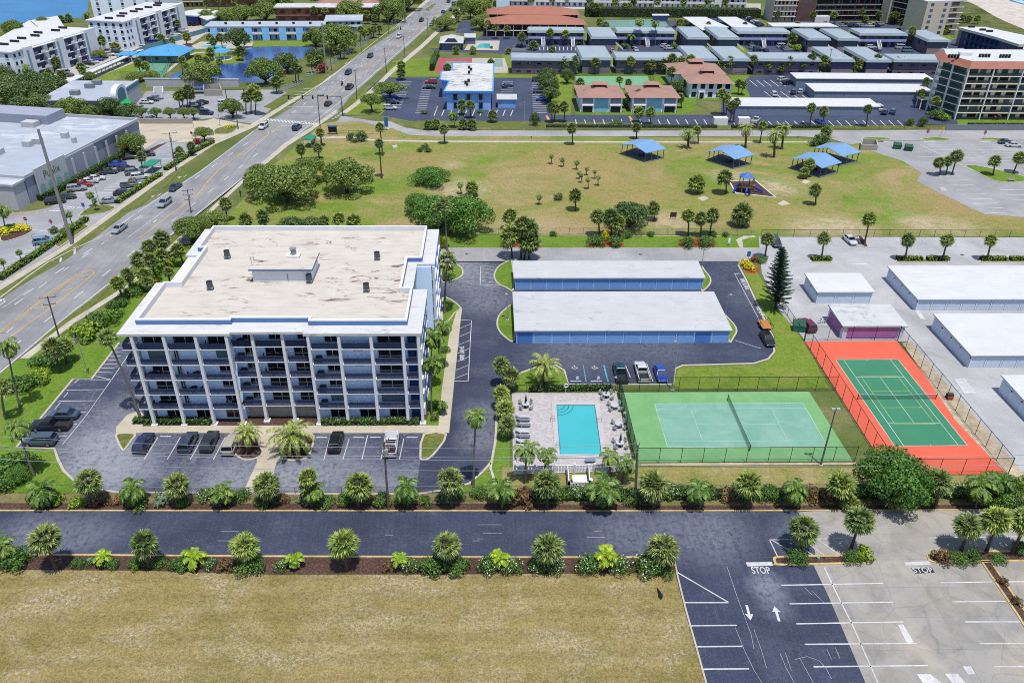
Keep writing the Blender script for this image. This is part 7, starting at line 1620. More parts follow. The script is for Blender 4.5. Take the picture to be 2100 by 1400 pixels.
def feather_crown(seed,n,R,lo=-30,hi=82,arch=1.0,seg=10,lw=.045,ll=.2,mats=(LF_DATE,LF_DEAD),dead=.0):
 r = random.Random(seed); mb = MB()
 for i in range(n):
  u = (i+.5)/n; el = radians(hi-(hi-lo)*u**.9+r.uniform(-6,6)); az = i*2.39996+r.uniform(-.3,.3); s = R*r.uniform(.85,1.08)
  mb.mat(1 if r.random() < dead*(u > .75) else 0)
  h = V3((cos(az),sin(az),0)); side = V3((-sin(az),cos(az),0)); p = V3((0,0,0)); e = el; pts = [p.copy()]
  for k in range(seg):
   e -= radians(arch*(9+70/seg*k/seg*1.6)); p = p+(h*cos(e)+V3((0,0,sin(e))))*s/seg; pts.append(p.copy())
  for k in range(seg):
   a,b = pts[k],pts[k+1]; d = (b-a).normalized(); wv = .02*R*(1-k/seg)+.006
   mb.add([a-side*wv,b-side*wv,b+side*wv,a+side*wv],[(0,1,2,3)])
   if k < 1: continue
   f = sin(pi*min(1,(k+1.2)/(seg+1.2)))**.6
   for sg in (-1,1):
    for q in (0,.5):
     dd = (d*.6+side*sg*.85-V3((0,0,.18+.2*r.random()))).normalized(); kite(mb,a.lerp(b,q),dd,d.cross(side)*0+d,ll*R*f*r.uniform(.85,1.1),lw*R*2,ll*R*.25*r.random())
 return mb.mesh('crown',list(mats))
CR = {'s': [fan_crown(i,50+i % 3*5,1,-60,12) for i in range(5)],'w': [fan_crown(20+i,26,1,-40,9) for i in range(3)],
 'd': [feather_crown(30+i,40,1,-38,86,.72,12,.02,.15,(LF_DATE,LF_DEAD),.5) for i in range(2)],'c': [feather_crown(40+i,17,1,-45,75,1.0,9,.045,.3,(LF_COCO,LF_DEAD),.3) for i in range(3)],
 'a': [feather_crown(50+i,15,1,-20,85,1.0,9,.07,.34,(LF_ADON,LF_DEAD)) for i in range(3)],'l': [feather_crown(60+i,12,1,0,84,.85,7,.09,.4,(LF_LIME,LF_DEAD)) for i in range(2)]}
for m_ in CR['s'][3:]: m_.materials[0] = LF_SABL
KIND = {'s': ('sabal_palm','palm tree'),'w': ('fan_palm','palm tree'),'d': ('date_palm','palm tree'),'c': ('coconut_palm','palm tree'),'a': ('feather_palm','palm tree'),'l': ('young_palm','palm tree')}
PC = [0]; TR = {'s': (.2,.15),'w': (.2,.12),'d': (.34,.3),'c': (.17,.1),'a': (.12,.08),'l': (.1,.08)}
def palm_at(kind,X,Y,dx,h,R,label,group=None,z0=.03,dy=0):
 PC[0] += 1; r = random.Random(PC[0]*13+5); nm,cat = KIND[kind]; t = thing(nm,label,cat,(X,Y,z0),0,group)
 r0,r1 = TR[kind]; k = 1 if h > 3 else .8
 pts = []; rs = []
 for i in range(6):
  u = i/5; pts.append(V3((dx*u**1.4,dy*u**1.4,h*u))); rs.append((r0*(1.35 if i == 0 else 1)*(1-u)+r1*u)*k)
 m = MB().path(pts,rs,8)
 if kind in 'sd': m.mat(1).tube(pts[-1]-V3((0,0,.9 if kind == 's' else .7)),pts[-1],r1*1.2,r1*1.7,8)
 m.B('trunk',[BARKG if kind in 'wca' else BARK,BOOT],t)
 c = link('crown',CR[kind][PC[0] % len(CR[kind])],t,loc=(dx,dy,h-.05),rz=r.uniform(0,6.28)); R *= 1.08 if kind == 's' else 1; c.scale = (R*r.uniform(.92,1.06),R*r.uniform(.92,1.06),R*r.uniform(.86,1.08))
 if kind == 's': c.rotation_euler = (r.uniform(-.16,.16),r.uniform(-.16,.16),c.rotation_euler[2])
 return t
def palm(kind,bx,by,cx_,cy_,R,label,group=None):
 b = W(bx,by); q = WY(cx_,cy_,b.y); return palm_at(kind,b.x,b.y,q.x-b.x,max(.6,q.z),R,label,group)
def palms(txt,group=None):
 for ln in txt.strip().split('\n'):
  a = ln.split(None,4); palm(a[0],*map(float,a[1].split(',')),*map(float,a[2].split(',')),float(a[3]),a[4],group)
palms('''s 115,1167 92,1102 2.05 leaning fan palm at the left end of the lower mulch bed
s 306,1161 294,1112 1.9 round fan palm in the lower mulch bed,second from the left end
s 502,1163 500,1117 1.85 fan palm in the lower mulch bed behind a leafy bush,third from the left end
s 711,1166 703,1112 2.0 fan palm with a lopsided crown over bare mulch in the lower bed
s 917,1167 916,1115 1.95 fan palm rising from a wide green bush in the lower bed
s 1124,1168 1124,1120 2.05 globe shaped fan palm over white flowers in the lower bed
s 1360,1166 1361,1122 2.15 fan palm at the lower bed corner by the parking lot''', 'fan palms along the lane')
palms('''l 210,1158 209,1140 1.3 small lime green palm between the first two fan palms of the lower bed
l 400,1160 398,1140 1.75 lime green palm with dark bushes between second and third fan palms
l 606,1163 604,1145 1.35 small lime green palm on bare mulch at the middle of the lower bed
l 821,1164 820,1145 1.25 smallest lime green palm beside leggy branches in the lower bed
l 1026,1165 1025,1142 1.6 lime green palm among white flowers in the lower bed
l 1243,1166 1243,1138 1.9 largest lime palm near the lower bed corner
a 2,1155 0,1120 2.3 dark feather palm cut by the left picture edge at the lower bed''', 'lime palms along the lane')
palms('''s 186,1036 180,985 2.1 fan palm behind the lane hedge at the curve of the side lot
s 366,1037 362,992 1.9 fan palm behind the lane hedge below the cream car
s 546,1037 546,992 1.95 fan palm behind the lane hedge at the foot of the entrance walk
s 640,1036 630,975 1.5 small fan palm head rising behind a feather palm by the entrance walk
s 735,1038 735,992 2.1 fan palm behind the lane hedge left of the transformer pole
s 926,1037 924,982 2.05 tall fan palm behind the lane hedge where the drive curves
s 1122,1040 1122,990 2.1 fan palm behind the lane hedge left of the pool equipment
s 1340,1040 1341,992 2.1 fan palm behind the lane hedge just right of the pool corner pole
s 1533,1038 1535,988 2.05 fan palm on the thin grass below the light green court
s 1722,1038 1727,990 2.1 fan palm touching the left side of the big round tree
s 1835,1042 1838,1012 2.0 fan palm under the big round tree
s 1918,1040 1924,985 2.0 fan palm touching the right side of the big round tree
s 2085,1042 2082,1000 1.8 fan palm below the orange court corner at the right edge
s 1740,1046 1747,1030 1.3 low fan palm sprouting at the lane kerb below the round tree''', 'fan palms along the lane')
palms('''a 88,1034 84,1003 2.9 dark feather palm clump behind the lane hedge below the corner car
a 268,1036 270,1003 2.6 dark feather palm clump below the side lot curve
a 452,1037 452,1008 2.4 dark feather palm clump between two fan palms left of the entrance walk
a 640,1037 640,1003 2.3 dark feather palm clump under the small fan palm head
a 836,1038 834,1000 2.5 dark feather palm clump right of the transformer pole
a 1030,1040 1028,1000 2.8 dark feather palm clump at the drive curve by the pool fence
a 1236,1042 1237,1000 3.3 biggest dark feather palm clump covering the pool equipment corner
a 1436,1040 1433,1004 2.5 dark feather palm clump below the left half of the light green court
a 1636,1040 1633,1002 2.6 dark feather palm clump below the right half of the light green court
a 2000,1040 2010,993 2.9 dark feather palm clump right of the round tree below the orange court
a 2060,1038 2055,985 2.4 dark feather palm clump at the far right below the orange court corner''', 'feather palm clumps along the lane')
palms('''s 1643,1128 1650,1083 2.05 leaning fan palm on the kerb island nearest the STOP marking
s 1744,1128 1765,1064 2.1 tall leaning fan palm at the right end of the short kerb island
s 1970,1130 1988,1076 1.9 leaning fan palm nearest the left end of the long kerb island
s 2022,1132 2046,1062 2.15 tall leaning fan palm second on the long kerb island
s 2076,1132 2108,1066 2.1 leaning fan palm at the right picture edge on the long kerb island''', 'leaning palms on the kerb islands')
palms('''d 510,925 506,886 2.9 bright date palm left of the entrance walk
d 598,930 596,893 4.3 big date palm right of the entrance walk
d 1118,792 1117,748 3.7 date palm with a round star shadow beside the pool''')
palms('''w 287,854 219,690 1.9 very tall palm with a bare trunk crossing the corner of the blue building
c 70,976 34,872 2.5 tall bent palm in front of the corner car
c 42,836 14,705 2.6 tall palm over the verge at the left edge
w 12,858 2,795 2.0 short thick palm at the left edge below the tall one
s 125,762 108,712 2.0 stout palm left of a pair on the mulch by the flagpole
s 137,744 130,706 1.9 stout palm right of a pair on the mulch by the flagpole
c 971,998 976,850 2.3 tall slim palm with few fronds standing at the drive curve
a 885,852 886,742 2.4 feather palm against the side wall,nearest the front corner
a 882,800 888,690 2.6 feather palm against the side wall with the widest crown
a 896,760 908,668 2.2 feather palm at the middle of the side wall
w 912,642 917,535 2.5 tall fan palm standing over the round drive island
w 902,515 896,428 2.0 tall fan palm rising behind the far corner of the building,left one
w 917,514 911,420 2.1 tall fan palm rising behind the far corner of the building,right one
a 905,850 908,830 1.2 short feather palm beside the side pavement''')
palms('''c 1077,987 1080,920 2.6 feather palm in front of the pool, leftmost of four
c 1116,978 1122,928 2.2 feather palm in front of the pool,second of four
c 1249,978 1252,932 2.3 yellowing feather palm in front of the pool,third of four
c 1276,990 1286,946 2.4 yellowing feather palm beside the pool corner pole''', 'feather palms in front of the pool')
palms('''s 1036,792 1027,746 1.5 fan palm at the pool drive bend, upper left of the clump
s 1046,800 1048,768 1.8 fan palm at the pool drive bend,nearest the date palm
s 1036,838 1028,804 1.6 fan palm beside the loungers,upper one
s 1044,860 1035,836 1.7 fan palm beside the loungers,middle one
s 1042,900 1040,868 1.5 fan palm beside the loungers,lower one''', 'fan palms between the drive and the pool')
rows = '''338,527 331,489 2.1|320,540 305,506 1.9|350,560 330,522 1.8|378,545 363,512 1.8|300,565 284,530 2.0|325,580 307,532 1.7|272,600 260,562 1.6|300,598 295,560 1.7|252,616 240,578 1.6|310,610 302,578 1.3|350,590 345,556 1.2'''
for i,e in enumerate(rows.split('|')):
 a = e.split(); palm('s',*map(float,a[0].split(',')),*map(float,a[1].split(',')),float(a[2]),'%s fan palm from the top in the cluster between the blue building and the road' % ORD[i],'fan palms between the building and the road')
palms('''d 1411,304 1411,274 3.2 date palm right of the farthest pavilion
d 1528,304 1531,262 3.2 tall date palm behind the playground pavilion
d 1587,323 1588,276 3.1 tall date palm left of a pair behind the pavilions
d 1603,306 1607,263 3.2 tall date palm right of a pair behind the pavilions''')
palms('''s 1174,297 1173,262 1.8 lone fan palm on the park path above the small palms
s 1305,285 1305,260 1.7 fan palm behind the ridge of the farthest pavilion
s 1432,295 1430,266 1.7 fan palm half hidden by the first date palm
s 1558,294 1565,257 1.7 leaning fan palm between the tall date palms
s 1692,285 1695,268 2.0 fan palm beside the round bush at the close pavilions
s 912,295 910,263 1.7 slim fan palm on the park path below the blue building
s 783,366 777,292 1.5 tall slim palm in the open lawn near the bed of clipped balls
s 785,320 779,260 1.6 tall slim palm rising behind the other by the park path
s 660,299 656,270 1.7 fan palm beside the bus shelter,right one
s 655,326 651,302 1.7 fan palm below the bus shelter,near one
s 620,330 616,304 1.7 fan palm below the bus shelter at the pavement
s 1180,432 1180,398 2.0 lone fan palm with a round shadow in the middle lawn
s 969,402 969,383 2.2 fan palm head behind the dark thicket
s 1430,396 1430,372 2.6 wide fan palm left of the playground
s 1489,397 1487,362 2.6 tall wide fan palm touching the playground kerb
s 1524,464 1523,436 3.0 very wide fan palm near the park gate
s 1672,420 1673,388 1.9 fan palm with a round shadow on the green slope
s 1657,363 1661,335 1.8 fan palm standing in front of the nearest pavilion roof
s 1648,366 1650,352 1.6 low fan palm beneath the one at the nearest pavilion
s 1342,452 1341,425 2.0 fan palm on sand beside the dark oval tree
s 1229,485 1226,442 2.0 fan palm left of the dark oval tree
s 1254,485 1252,441 2.3 fan palm in front of the dark oval tree
s 1269,489 1268,455 2.0 fan palm right of a trio at the oval tree
s 1411,484 1412,440 1.9 fan palm left of the trio over the second red mulch bed
s 1437,485 1437,446 1.8 fan palm in the middle of the trio over the second red mulch bed
s 1455,483 1462,440 1.9 fan palm right of the trio over the second red mulch bed
s 546,472 538,442 1.9 fan palm at the far edge of the building roof,leftmost
s 694,474 694,446 1.8 fan palm behind the roof edge,left of two
s 724,476 725,452 2.2 fan palm behind the roof edge,right of two
s 664,474 664,452 1.7 fan palm behind the roof edge in dense greenery
s 466,452 462,416 1.8 fan palm by the road beyond the side tree
s 503,470 503,450 2.0 fan palm at the park corner beyond the roof edge
s 1045,470 1046,440 2.2 fan palm of the gate clump,highest
s 1050,530 1046,480 2.6 fan palm of the gate clump at the north road,left
s 1068,531 1072,460 2.4 fan palm of the gate clump,back
s 1085,532 1086,492 2.8 fan palm of the gate clump,wide right one
s 1075,533 1088,466 2.2 fan palm of the gate clump,tall right one''')
rows = '''1131,337 1131,318 .95|1156,342 1153,325 1.0|1182,348 1183,331 .95|1202,360 1204,344 .8|1188,367 1187,353 .75|1193,375 1192,357 .75|1220,367 1220,350 .75|1226,381 1227,362 .9|1206,388 1206,366 1.0|1105,420 1106,402 1.0|946,398 943,377 1.1'''
for i,e in enumerate(rows.split('|')):
 a = e.split(); palm('c',*map(float,a[0].split(',')),*map(float,a[1].split(',')),float(a[2])*1.35,['young feather palm at the left end of the park arc','young feather palm second in the park arc','young feather palm third in the park arc','young feather palm fourth in the park arc, before the tight cluster','small feather palm at the upper left of the tight park cluster','small feather palm at the lower left of the tight park cluster','small feather palm at the right of the tight park cluster','small feather palm beside a white patch of the tight park cluster','largest small feather palm of the tight park cluster','lone young feather palm beside the round ball bush','slim feather palm behind the dark thicket'][i],'young feather palms in the park')
palms('''s 1772,501 1784,447 1.85 tall leaning palm beside the white car in the pale lot
s 1684,532 1690,487 1.7 palm on the first hedge island of the pale lot
s 1568,530 1575,488 1.7 palm at the pale lot corner above the conifer
s 1855,534 1863,490 1.8 palm on the left half of the middle hedge island
s 1932,534 1943,490 1.8 palm on the right half of the middle hedge island
s 2023,534 2033,491 1.6 palm on the hedge island at the right edge of the pale lot''', 'leaning palms in the pale parking lot')
palms('''s 1927,360 1927,332 1.9 palm at the left of the three on the beach lot island
s 1940,359 1944,330 1.8 palm in the middle of the three on the beach lot island
s 1952,358 1963,318 2.1 palm at the right of the three on the beach lot island
s 2036,359 2041,328 2.0 palm left of the bench on the beach lot lawn
s 2078,355 2092,322 2.1 palm behind the bench on the beach lot lawn''', 'palms in the beach lot')
rows = '1157,126|1179,125|1221,127|1294,124|1335,131|1361,129|1377,146|1379,120|1399,124|1417,122|1480,133|1497,125|1546,122|1574,131|1602,135|1619,124|1646,130|1665,119|1681,125|1690,123|1715,132|1729,126|1751,126|1762,131|1786,128|1799,121|1841,126|1852,128|1897,132'
for i,e in enumerate(rows.split('|')):
 x,y_ = map(float,e.split(',')); palm('s',x-1.5,152.5 if y_ < 140 else 178,x,y_,2.35,'%s fan palm from the left in the row along the grey villa fence' % ORD[i],'fan palms along the grey villa fence')
palms('''s 1271,182 1271,163 1.7 fan palm on the green club court edge, left one
s 1289,184 1289,168 1.6 fan palm on the green club court edge,right one
s 1189,186 1190,170 2.1 fan palm at the corner of the first tan house
s 1410,187 1410,161 1.6 fan palm at the clubhouse front corner
s 1197,220 1199,193 1.9 fan palm in front of the first tan house
s 1187,205 1185,186 1.7 fan palm at the side of the first tan house
s 1286,222 1286,198 2.0 tall fan palm between the two tan houses,left
s 1306,222 1309,193 2.0 fan palm between the two tan houses,right
s 1397,222 1395,200 1.8 fan palm at the far corner of the second tan house
s 1333,256 1334,229 2.0 fan palm on the striped lot edge,right of two
s 1310,252 1310,228 2.1 fan palm on the striped lot edge,left of two
s 1158,251 1157,217 1.9 fan palm at the lawn edge beside the brick path,right
s 1132,252 1131,220 2.0 fan palm at the lawn edge beside the brick path,left
s 1137,250 1139,222 1.8 fan palm behind the pair at the lawn edge
s 1484,236 1481,190 2.1 fan palm above the near storage row end,left
s 1489,236 1491,200 1.8 fan palm above the near storage row end,middle
s 1503,252 1510,209 1.9 fan palm standing before the near storage row
s 1498,252 1500,216 1.7 fan palm standing behind the one before the near storage row
s 1513,194 1515,170 1.9 fan palm at the clubhouse lot,left of a pair
s 1520,195 1525,173 1.9 fan palm at the clubhouse lot,right of a pair
s 1661,257 1665,220 1.8 fan palm in front of the near storage row,left
s 1688,252 1690,227 1.9 brownish fan palm by the blue car at the near storage row
s 1776,260 1780,223 1.8 fan palm before the camper van
s 1901,196 1900,166 1.7 fan palm at the tan tower corner,upper
s 1891,222 1891,190 1.7 fan palm at the tan tower corner,lower
s 1918,237 1920,205 1.7 fan palm against the tan tower left front
s 1962,240 1965,210 1.5 fan palm against the tan tower middle
s 1010,251 1010,235 1.9 fan palm on the verge right of the blue building
s 947,236 947,214 2.0 fan palm against the blue building front,left
s 965,243 965,214 1.9 fan palm against the blue building front,right
a 932,262 930,235 2.6 feather palm clump on the verge before the blue building
s 950,266 950,252 1.8 fan palm on the verge before the blue building,second
s 968,267 968,254 1.8 fan palm on the verge before the blue building,third
s 878,266 878,255 1.7 fan palm on the verge,left of two above the park road
s 895,266 895,252 1.8 fan palm on the verge,right of two above the park road
s 822,165 823,133 2.2 dark palm with two heads at the drive,upper head
s 823,165 822,149 2.0 dark palm with two heads at the drive,lower head
s 917,150 917,138 2.0 palm on the rose court corner''')
palms('''c 1312,95 1312,42 3.2 very tall palm between the long villas, left one
c 1343,95 1344,45 3.2 very tall palm between the long villas,right one
c 1292,94 1294,73 3.0 feather palm in front of the long villa
s 1362,84 1368,62 2.2 palm left of the villa end,upper
s 1376,84 1378,65 2.0 palm right of the villa end,upper
s 1070,98 1070,75 2.4 palm before the double stairs
s 1128,94 1128,66 2.0 palm against the double stair villa,left
s 1158,94 1159,69 2.0 palm against the double stair villa,right
s 1093,103 1094,92 2.4 shaggy palm in the double stair courtyard
s 1247,100 1247,80 1.8 palm against the end on villa of the first courtyard
s 1625,98 1625,75 2.6 palm in the second courtyard corner
s 1866,98 1872,62 2.4 tall palm at the fourth courtyard end
s 1756,80 1756,69 1.8 palm over the fourth courtyard villa roof
s 1530,62 1528,50 1.6 small palm in front of the second carport
s 1453,62 1453,50 1.6 small palm in front of the first carport
s 1404,56 1406,47 2.0 palm at the first carport end
w 1018,80 1017,57 2.4 palm before the terracotta row,left
w 1030,80 1040,60 2.4 palm before the terracotta row,right
w 1000,75 1000,48 2.4 palm at the left end of the terracotta row
s 1008,100 1008,108 .8 small palm beside the villa pool deck''')
for i,(x,y_,yb) in enumerate(((1007,128,150),(970,101,112),(935,101,112),(1043,105,112),(1133,102,112),(1150,50,58),(1125,50,58),(1060,52,66))): palm('s',x,yb,x,y_ if y_ < yb-4 else yb-10,1.8,'%s fan palm among the villa pool and rose court plantings, counted loosely left' % ORD[i] if False else ['palm behind the mottled roof building','palm at the villa pool front','palm by the chequered pool house','palm at the pool lot entrance','palm in the long villa car row','palm peeking over the terracotta row, right','palm peeking over the terracotta row, left','palm standing before the terracotta row middle'][i],'palms around the villa pool')
rows = '1210,33,0|1214,35,12|1222,36,14|1232,33,13|1262,22,2|1281,34,12|1290,32,14|1300,22,0|1349,24,4|1402,22,3|1430,28,17|1440,28,18|1452,24,0|1488,24,3|1090,14,-4|1133,14,-3|1163,14,-2|1470,30,16|1395,60,46|1230,60,45|1242,60,52'
for i,e in enumerate(rows.split('|')):
 x,yb,yt = map(float,e.split(',')); palm('s',x,yb,x,yt,2.4,'%s palm from the start of the planting before the long white oceanfront block' % ORD[i],'palms before the white oceanfront block')
rows = '1595,48,30|1668,48,30|1710,50,29|1712,52,30|1768,52,25|1775,52,40|1803,50,30|1830,50,32|1838,52,30|1850,60,45|1862,60,50|1895,66,48|1927,70,57|1940,72,58|1895,70,58|1975,48,36|1987,48,38|2005,50,37|1693,56,50|1635,60,52|2025,100,85'
for i,e in enumerate(rows.split('|')):
 x,yb,yt = map(float,e.split(',')); palm('s',x,yb,x,yt,2.2,'%s palm from the left around the foot of the brown tower' % ORD[i],'palms at the foot of the brown tower')
rows = '''s 385,226 385,184 2.6 palm cluster head in the pharmacy lot, highest|s 370,226 366,196 2.2 palm in the pharmacy lot cluster, left|s 376,226 374,192 2.0 palm in the pharmacy lot cluster, middle|s 390,226 391,192 2.0 palm in the pharmacy lot cluster, right|s 505,235 505,198 2.2 palm at the bin side pavement, left|s 515,233 517,190 2.2 palm at the bin side pavement, middle|s 524,236 527,196 2.2 palm at the bin side pavement, right|s 520,200 520,182 2.4 wide palm at the white fence drive|s 568,192 566,166 2.6 wide palm at the white fence by the pond|s 607,170 605,136 2.0 tall palm at the pond bank, left|s 612,168 612,140 1.9 tall palm at the pond bank, right|s 641,150 636,120 2.0 palm on the bare pond bank, left|s 654,140 653,122 2.4 palm on the bare pond bank, right|s 698,122 700,98 2.2 palm by the second picket fence, left|s 706,122 705,96 2.0 palm by the second picket fence, right|s 690,120 689,102 1.8 palm behind the second picket fence|s 740,86 740,60 2.0 palm at the motel drive, first|s 748,84 748,66 2.0 palm at the motel drive, second|s 757,80 757,65 2.0 palm at the motel drive, third|s 766,78 766,60 2.0 palm at the motel drive, fourth|s 778,72 778,58 1.8 palm at the motel drive, fifth|c 115,255 117,248 1.5 tiny palm at the shop|s 181,166 166,138 2.2 tall palm before the riverside cars|s 102,180 100,152 2.2 palm at the drive end beside the white car|s 127,172 126,154 2.0 palm beside the yellow bush at the drive end|s 119,148 113,126 2.4 palm in front of the riverside apartments|c 62,172 52,138 3.0 feather palm at the near apartment corner|c 70,170 66,148 2.6 second feather palm at the near apartment corner|s 165,118 162,84 2.4 palm in front of the apartment balconies, tall|s 147,118 146,95 2.6 palm in front of the apartment balconies, left|s 95,125 90,112 2.6 palm half way along the apartment balconies|s 205,110 208,82 2.2 palm in the gap between the apartments, tall|s 238,102 236,96 2.4 palm at the second apartment block corner|s 260,96 253,76 2.0 palm before the second apartment block windows|s 279,94 277,72 2.0 palm before the second apartment block side|s 333,92 330,78 2.2 palm beside the blue van|s 353,92 353,84 1.8 palm behind the bright blue roof|s 383,92 382,74 2.2 palm on the drive beyond the bright blue roof|s 360,66 360,45 2.2 palm at the second apartments balconies, right|s 342,66 340,36 2.2 palm at the second apartments balconies, tall|s 291,160 282,128 2.0 palm left of the far court|s 303,158 298,134 2.0 palm in front of the far court|s 375,158 373,122 1.8 tall palm on the pond bank near the court|s 383,150 383,137 1.8 palm leaning over the pond bank|s 410,134 407,120 2.0 palm on the pond lawn, left|s 424,134 423,123 1.8 palm on the pond lawn, middle|s 451,144 449,126 1.8 palm on the pond lawn at the water|s 432,124 430,106 2.4 palm beside the gazebo|s 457,100 450,76 2.2 leaning palm at the motel pool, left|s 440,100 437,84 1.8 slim palm at the motel pool|s 490,124 493,105 3.0 shaggy palm at the pond jetty|s 500,98 505,78 2.4 palm at the motel front|s 432,90 430,76 2.0 palm at the motel corner|s 582,44 581,22 2.0 palm before the brown brick building, first|s 614,44 613,20 2.0 palm before the brown brick building, second|s 646,46 643,20 2.2 palm before the brown brick building, third|s 666,46 666,22 2.2 palm before the brown brick building, fourth|s 755,50 752,28 2.0 palm before the brown brick building, fifth|s 770,52 768,36 2.0 palm at the brown brick building end|s 425,24 423,2 2.0 palm along the cream block, first|s 448,24 447,2 2.0 palm along the cream block, second|s 481,24 480,2 2.0 palm along the cream block, third|s 125,48 124,39 2.4 palm at the river bank beside the white tower|s 141,46 140,36 2.2 dark round palm at the river bank|c 176,40 176,28 3.0 feather palms at the white tower foot|s 950,30 950,15 2.2 palm on the road bend verge, upper|s 965,36 963,20 2.2 palm on the road bend verge, lower|s 940,46 938,30 2.2 palm on the roadside near the dark lot|s 905,66 903,50 2.0 palm at the far verge|s 936,42 935,25 2.2 palm beside the dark oak at the bend|s 1002,28 1003,2 2.2 palm beside the pale blue block|s 985,26 985,0 2.2 palm at the top behind the dark oak|s 975,20 975,0 2.4 palm at the top left of the dark oak'''
for e in rows.split('|'): palms(e,'palms west of the road and at the top')
palms('''a 195,424 184,398 1.5 small feather palm on the shop island, taller one
a 198,432 193,410 1.2 small feather palm on the shop island,shorter one
a 150,465 140,438 1.3 slim young palm at the shop exit bushes
a 48,545 38,516 1.1 slim young palm along the shop hedge,upper
a 12,560 4,535 1.1 slim young palm along the shop hedge,lower
c 12,470 3,425 2.8 grey feather palm in the yellow flower bed
s 292,345 290,320 1.6 palm by the lamp post of the shop lot
s 392,320 391,298 1.4 slim palm by the roadside hedge
s 368,322 367,308 1.6 small palm by the roadside hedge end
s 272,382 270,372 1.2 tiny palm at the grey pickup''')
def leafball(mb,c,r,n,s,rr,sq=.85,flower=0):
 for _ in range(n):
  u,a = rr.uniform(-.75,1),rr.uniform(0,2*pi); q = sqrt(max(0,1-u*u)); k = r*rr.uniform(.72,1.06)
  nrm = V3((q*cos(a),q*sin(a),u)); p = V3(c)+V3((nrm.x*k,nrm.y*k,nrm.z*k*sq))
  d = (nrm+V3((rr.uniform(-1,1),rr.uniform(-1,1),rr.uniform(-.6,1)))*.75).normalized(); t1 = d.orthogonal().normalized(); t1 = (t1*cos(a*3)+d.cross(t1)*sin(a*3)); t2 = d.cross(t1); ss = s*rr.uniform(.6,1.25)
  mb.mat(1 if flower and u > -.1 and rr.random() < flower else 0)
  mb.add([p-t1*ss*.5,p-t2*ss*.32,p+t1*ss*.6,p+t2*ss*.32],[(0,1,2,3)])
def crownmesh(seed,lobes,per,s,mats,flat=.62,flower=0,lob=.36):
 rr = random.Random(seed); mb = MB(); cs = []
 for i in range(lobes):
  u = (i+.5)/lobes; el = radians(-12+98*u**.8); az = i*2.39996+rr.uniform(-.4,.4); k = rr.uniform(.52,.78) if i else 0
  c = V3((cos(az)*cos(el)*k,sin(az)*cos(el)*k,flat*.42+sin(el)*flat*.62*rr.uniform(.8,1.05))); cs.append(c)
  leafball(mb,c,lob*rr.uniform(.75,1.2),per,s,rr,.8,flower)
 return mb.mesh('crown',mats),cs
TK = {'oak': [crownmesh(i,26,420,.058,[LF_OAK],.66,0,.27) for i in (1,2)],'grape': [crownmesh(i,30,420,.058,[LF_GRAPE],.95,0,.29) for i in (3,4)],'dark': [crownmesh(i,22,260,.075,[LF_DARK],.8,0,.32) for i in (5,6)],
 'bush': [crownmesh(i,11,150,.13,[LF_BUSH],.8,0,.42) for i in (7,8)],'flower': [crownmesh(i,11,160,.12,[LF_BUSH,FLW],.8,.09,.4) for i in (9,10)],'ball': [crownmesh(11,12,80,.17,[LF_DARK],.95,0,.42)],'lime': [crownmesh(12,9,70,.2,[LF_HEDGE],.7,0,.42)],'yellow': [crownmesh(13,8,60,.22,[LF_YEL],.6,0,.42)],'grey': [crownmesh(14,9,70,.2,[LF_GREY],.8,0,.42)],'brown': [crownmesh(15,9,70,.2,[LF_BROWN],.8,0,.42)],'red': [crownmesh(16,8,60,.22,[LF_REDB],.8,0,.42)]}
TC_ = [0]
def tree(kind,bx,by,rx,h,label,trunk=.4,group=None,ry=None):
 TC_[0] += 1; r = random.Random(TC_[0]*7); b = W(bx,by); big = kind in ('oak','grape','dark')
 me,cs = TK[kind][TC_[0] % len(TK[kind])]
 t = thing({'oak': 'oak_tree','grape': 'broadleaf_tree','dark': 'broadleaf_tree'}.get(kind,'shrub'),label,'tree' if big else 'shrub',(b.x,b.y,.03),0,group)
 z0 = h*trunk if big else -.05; ch = h-z0; rz = r.uniform(0,6.28); ry = ry or rx*r.uniform(.9,1.0)
 fl = max(c.z for c in cs)+.3
 c = link('crown',me,t,loc=(0,0,z0)); c.rotation_euler = (0,0,rz); c.scale = (rx,ry,ch/fl)
 m = MB(); tr = max(.05,.045*h if big else .03)
 if big:
  m.path([V3((0,0,0)),V3((.1,.05,z0*.6)),V3((0,0,z0+ch*.15))],[tr*1.3,tr,tr*.85],8)
  for q in cs[2:12]: e = Matrix.Rotation(rz,3,'Z') @ V3((q.x*rx,q.y*ry,0))*.75; m.tube((0,0,z0*.85),(e.x,e.y,z0+q.z*ch/fl*.8),tr*.55,tr*.18,5)
 else:
  for k in range(4): a = k*1.6; m.tube((0,0,0),(cos(a)*rx*.4,sin(a)*rx*.4,h*.6),tr,tr*.5,4)
 m.B('trunk' if big else 'stems',BARKT,t); return t
def trees(txt,group=None):
 for ln in txt.strip().split('\n'):
  a = ln.split(None,4); tree(a[0],*map(float,a[1].split(',')),float(a[2]),float(a[3]),a[4],*( (float(a[4].split('@')[1]),) if '@' in a[4] else ()),group=group)
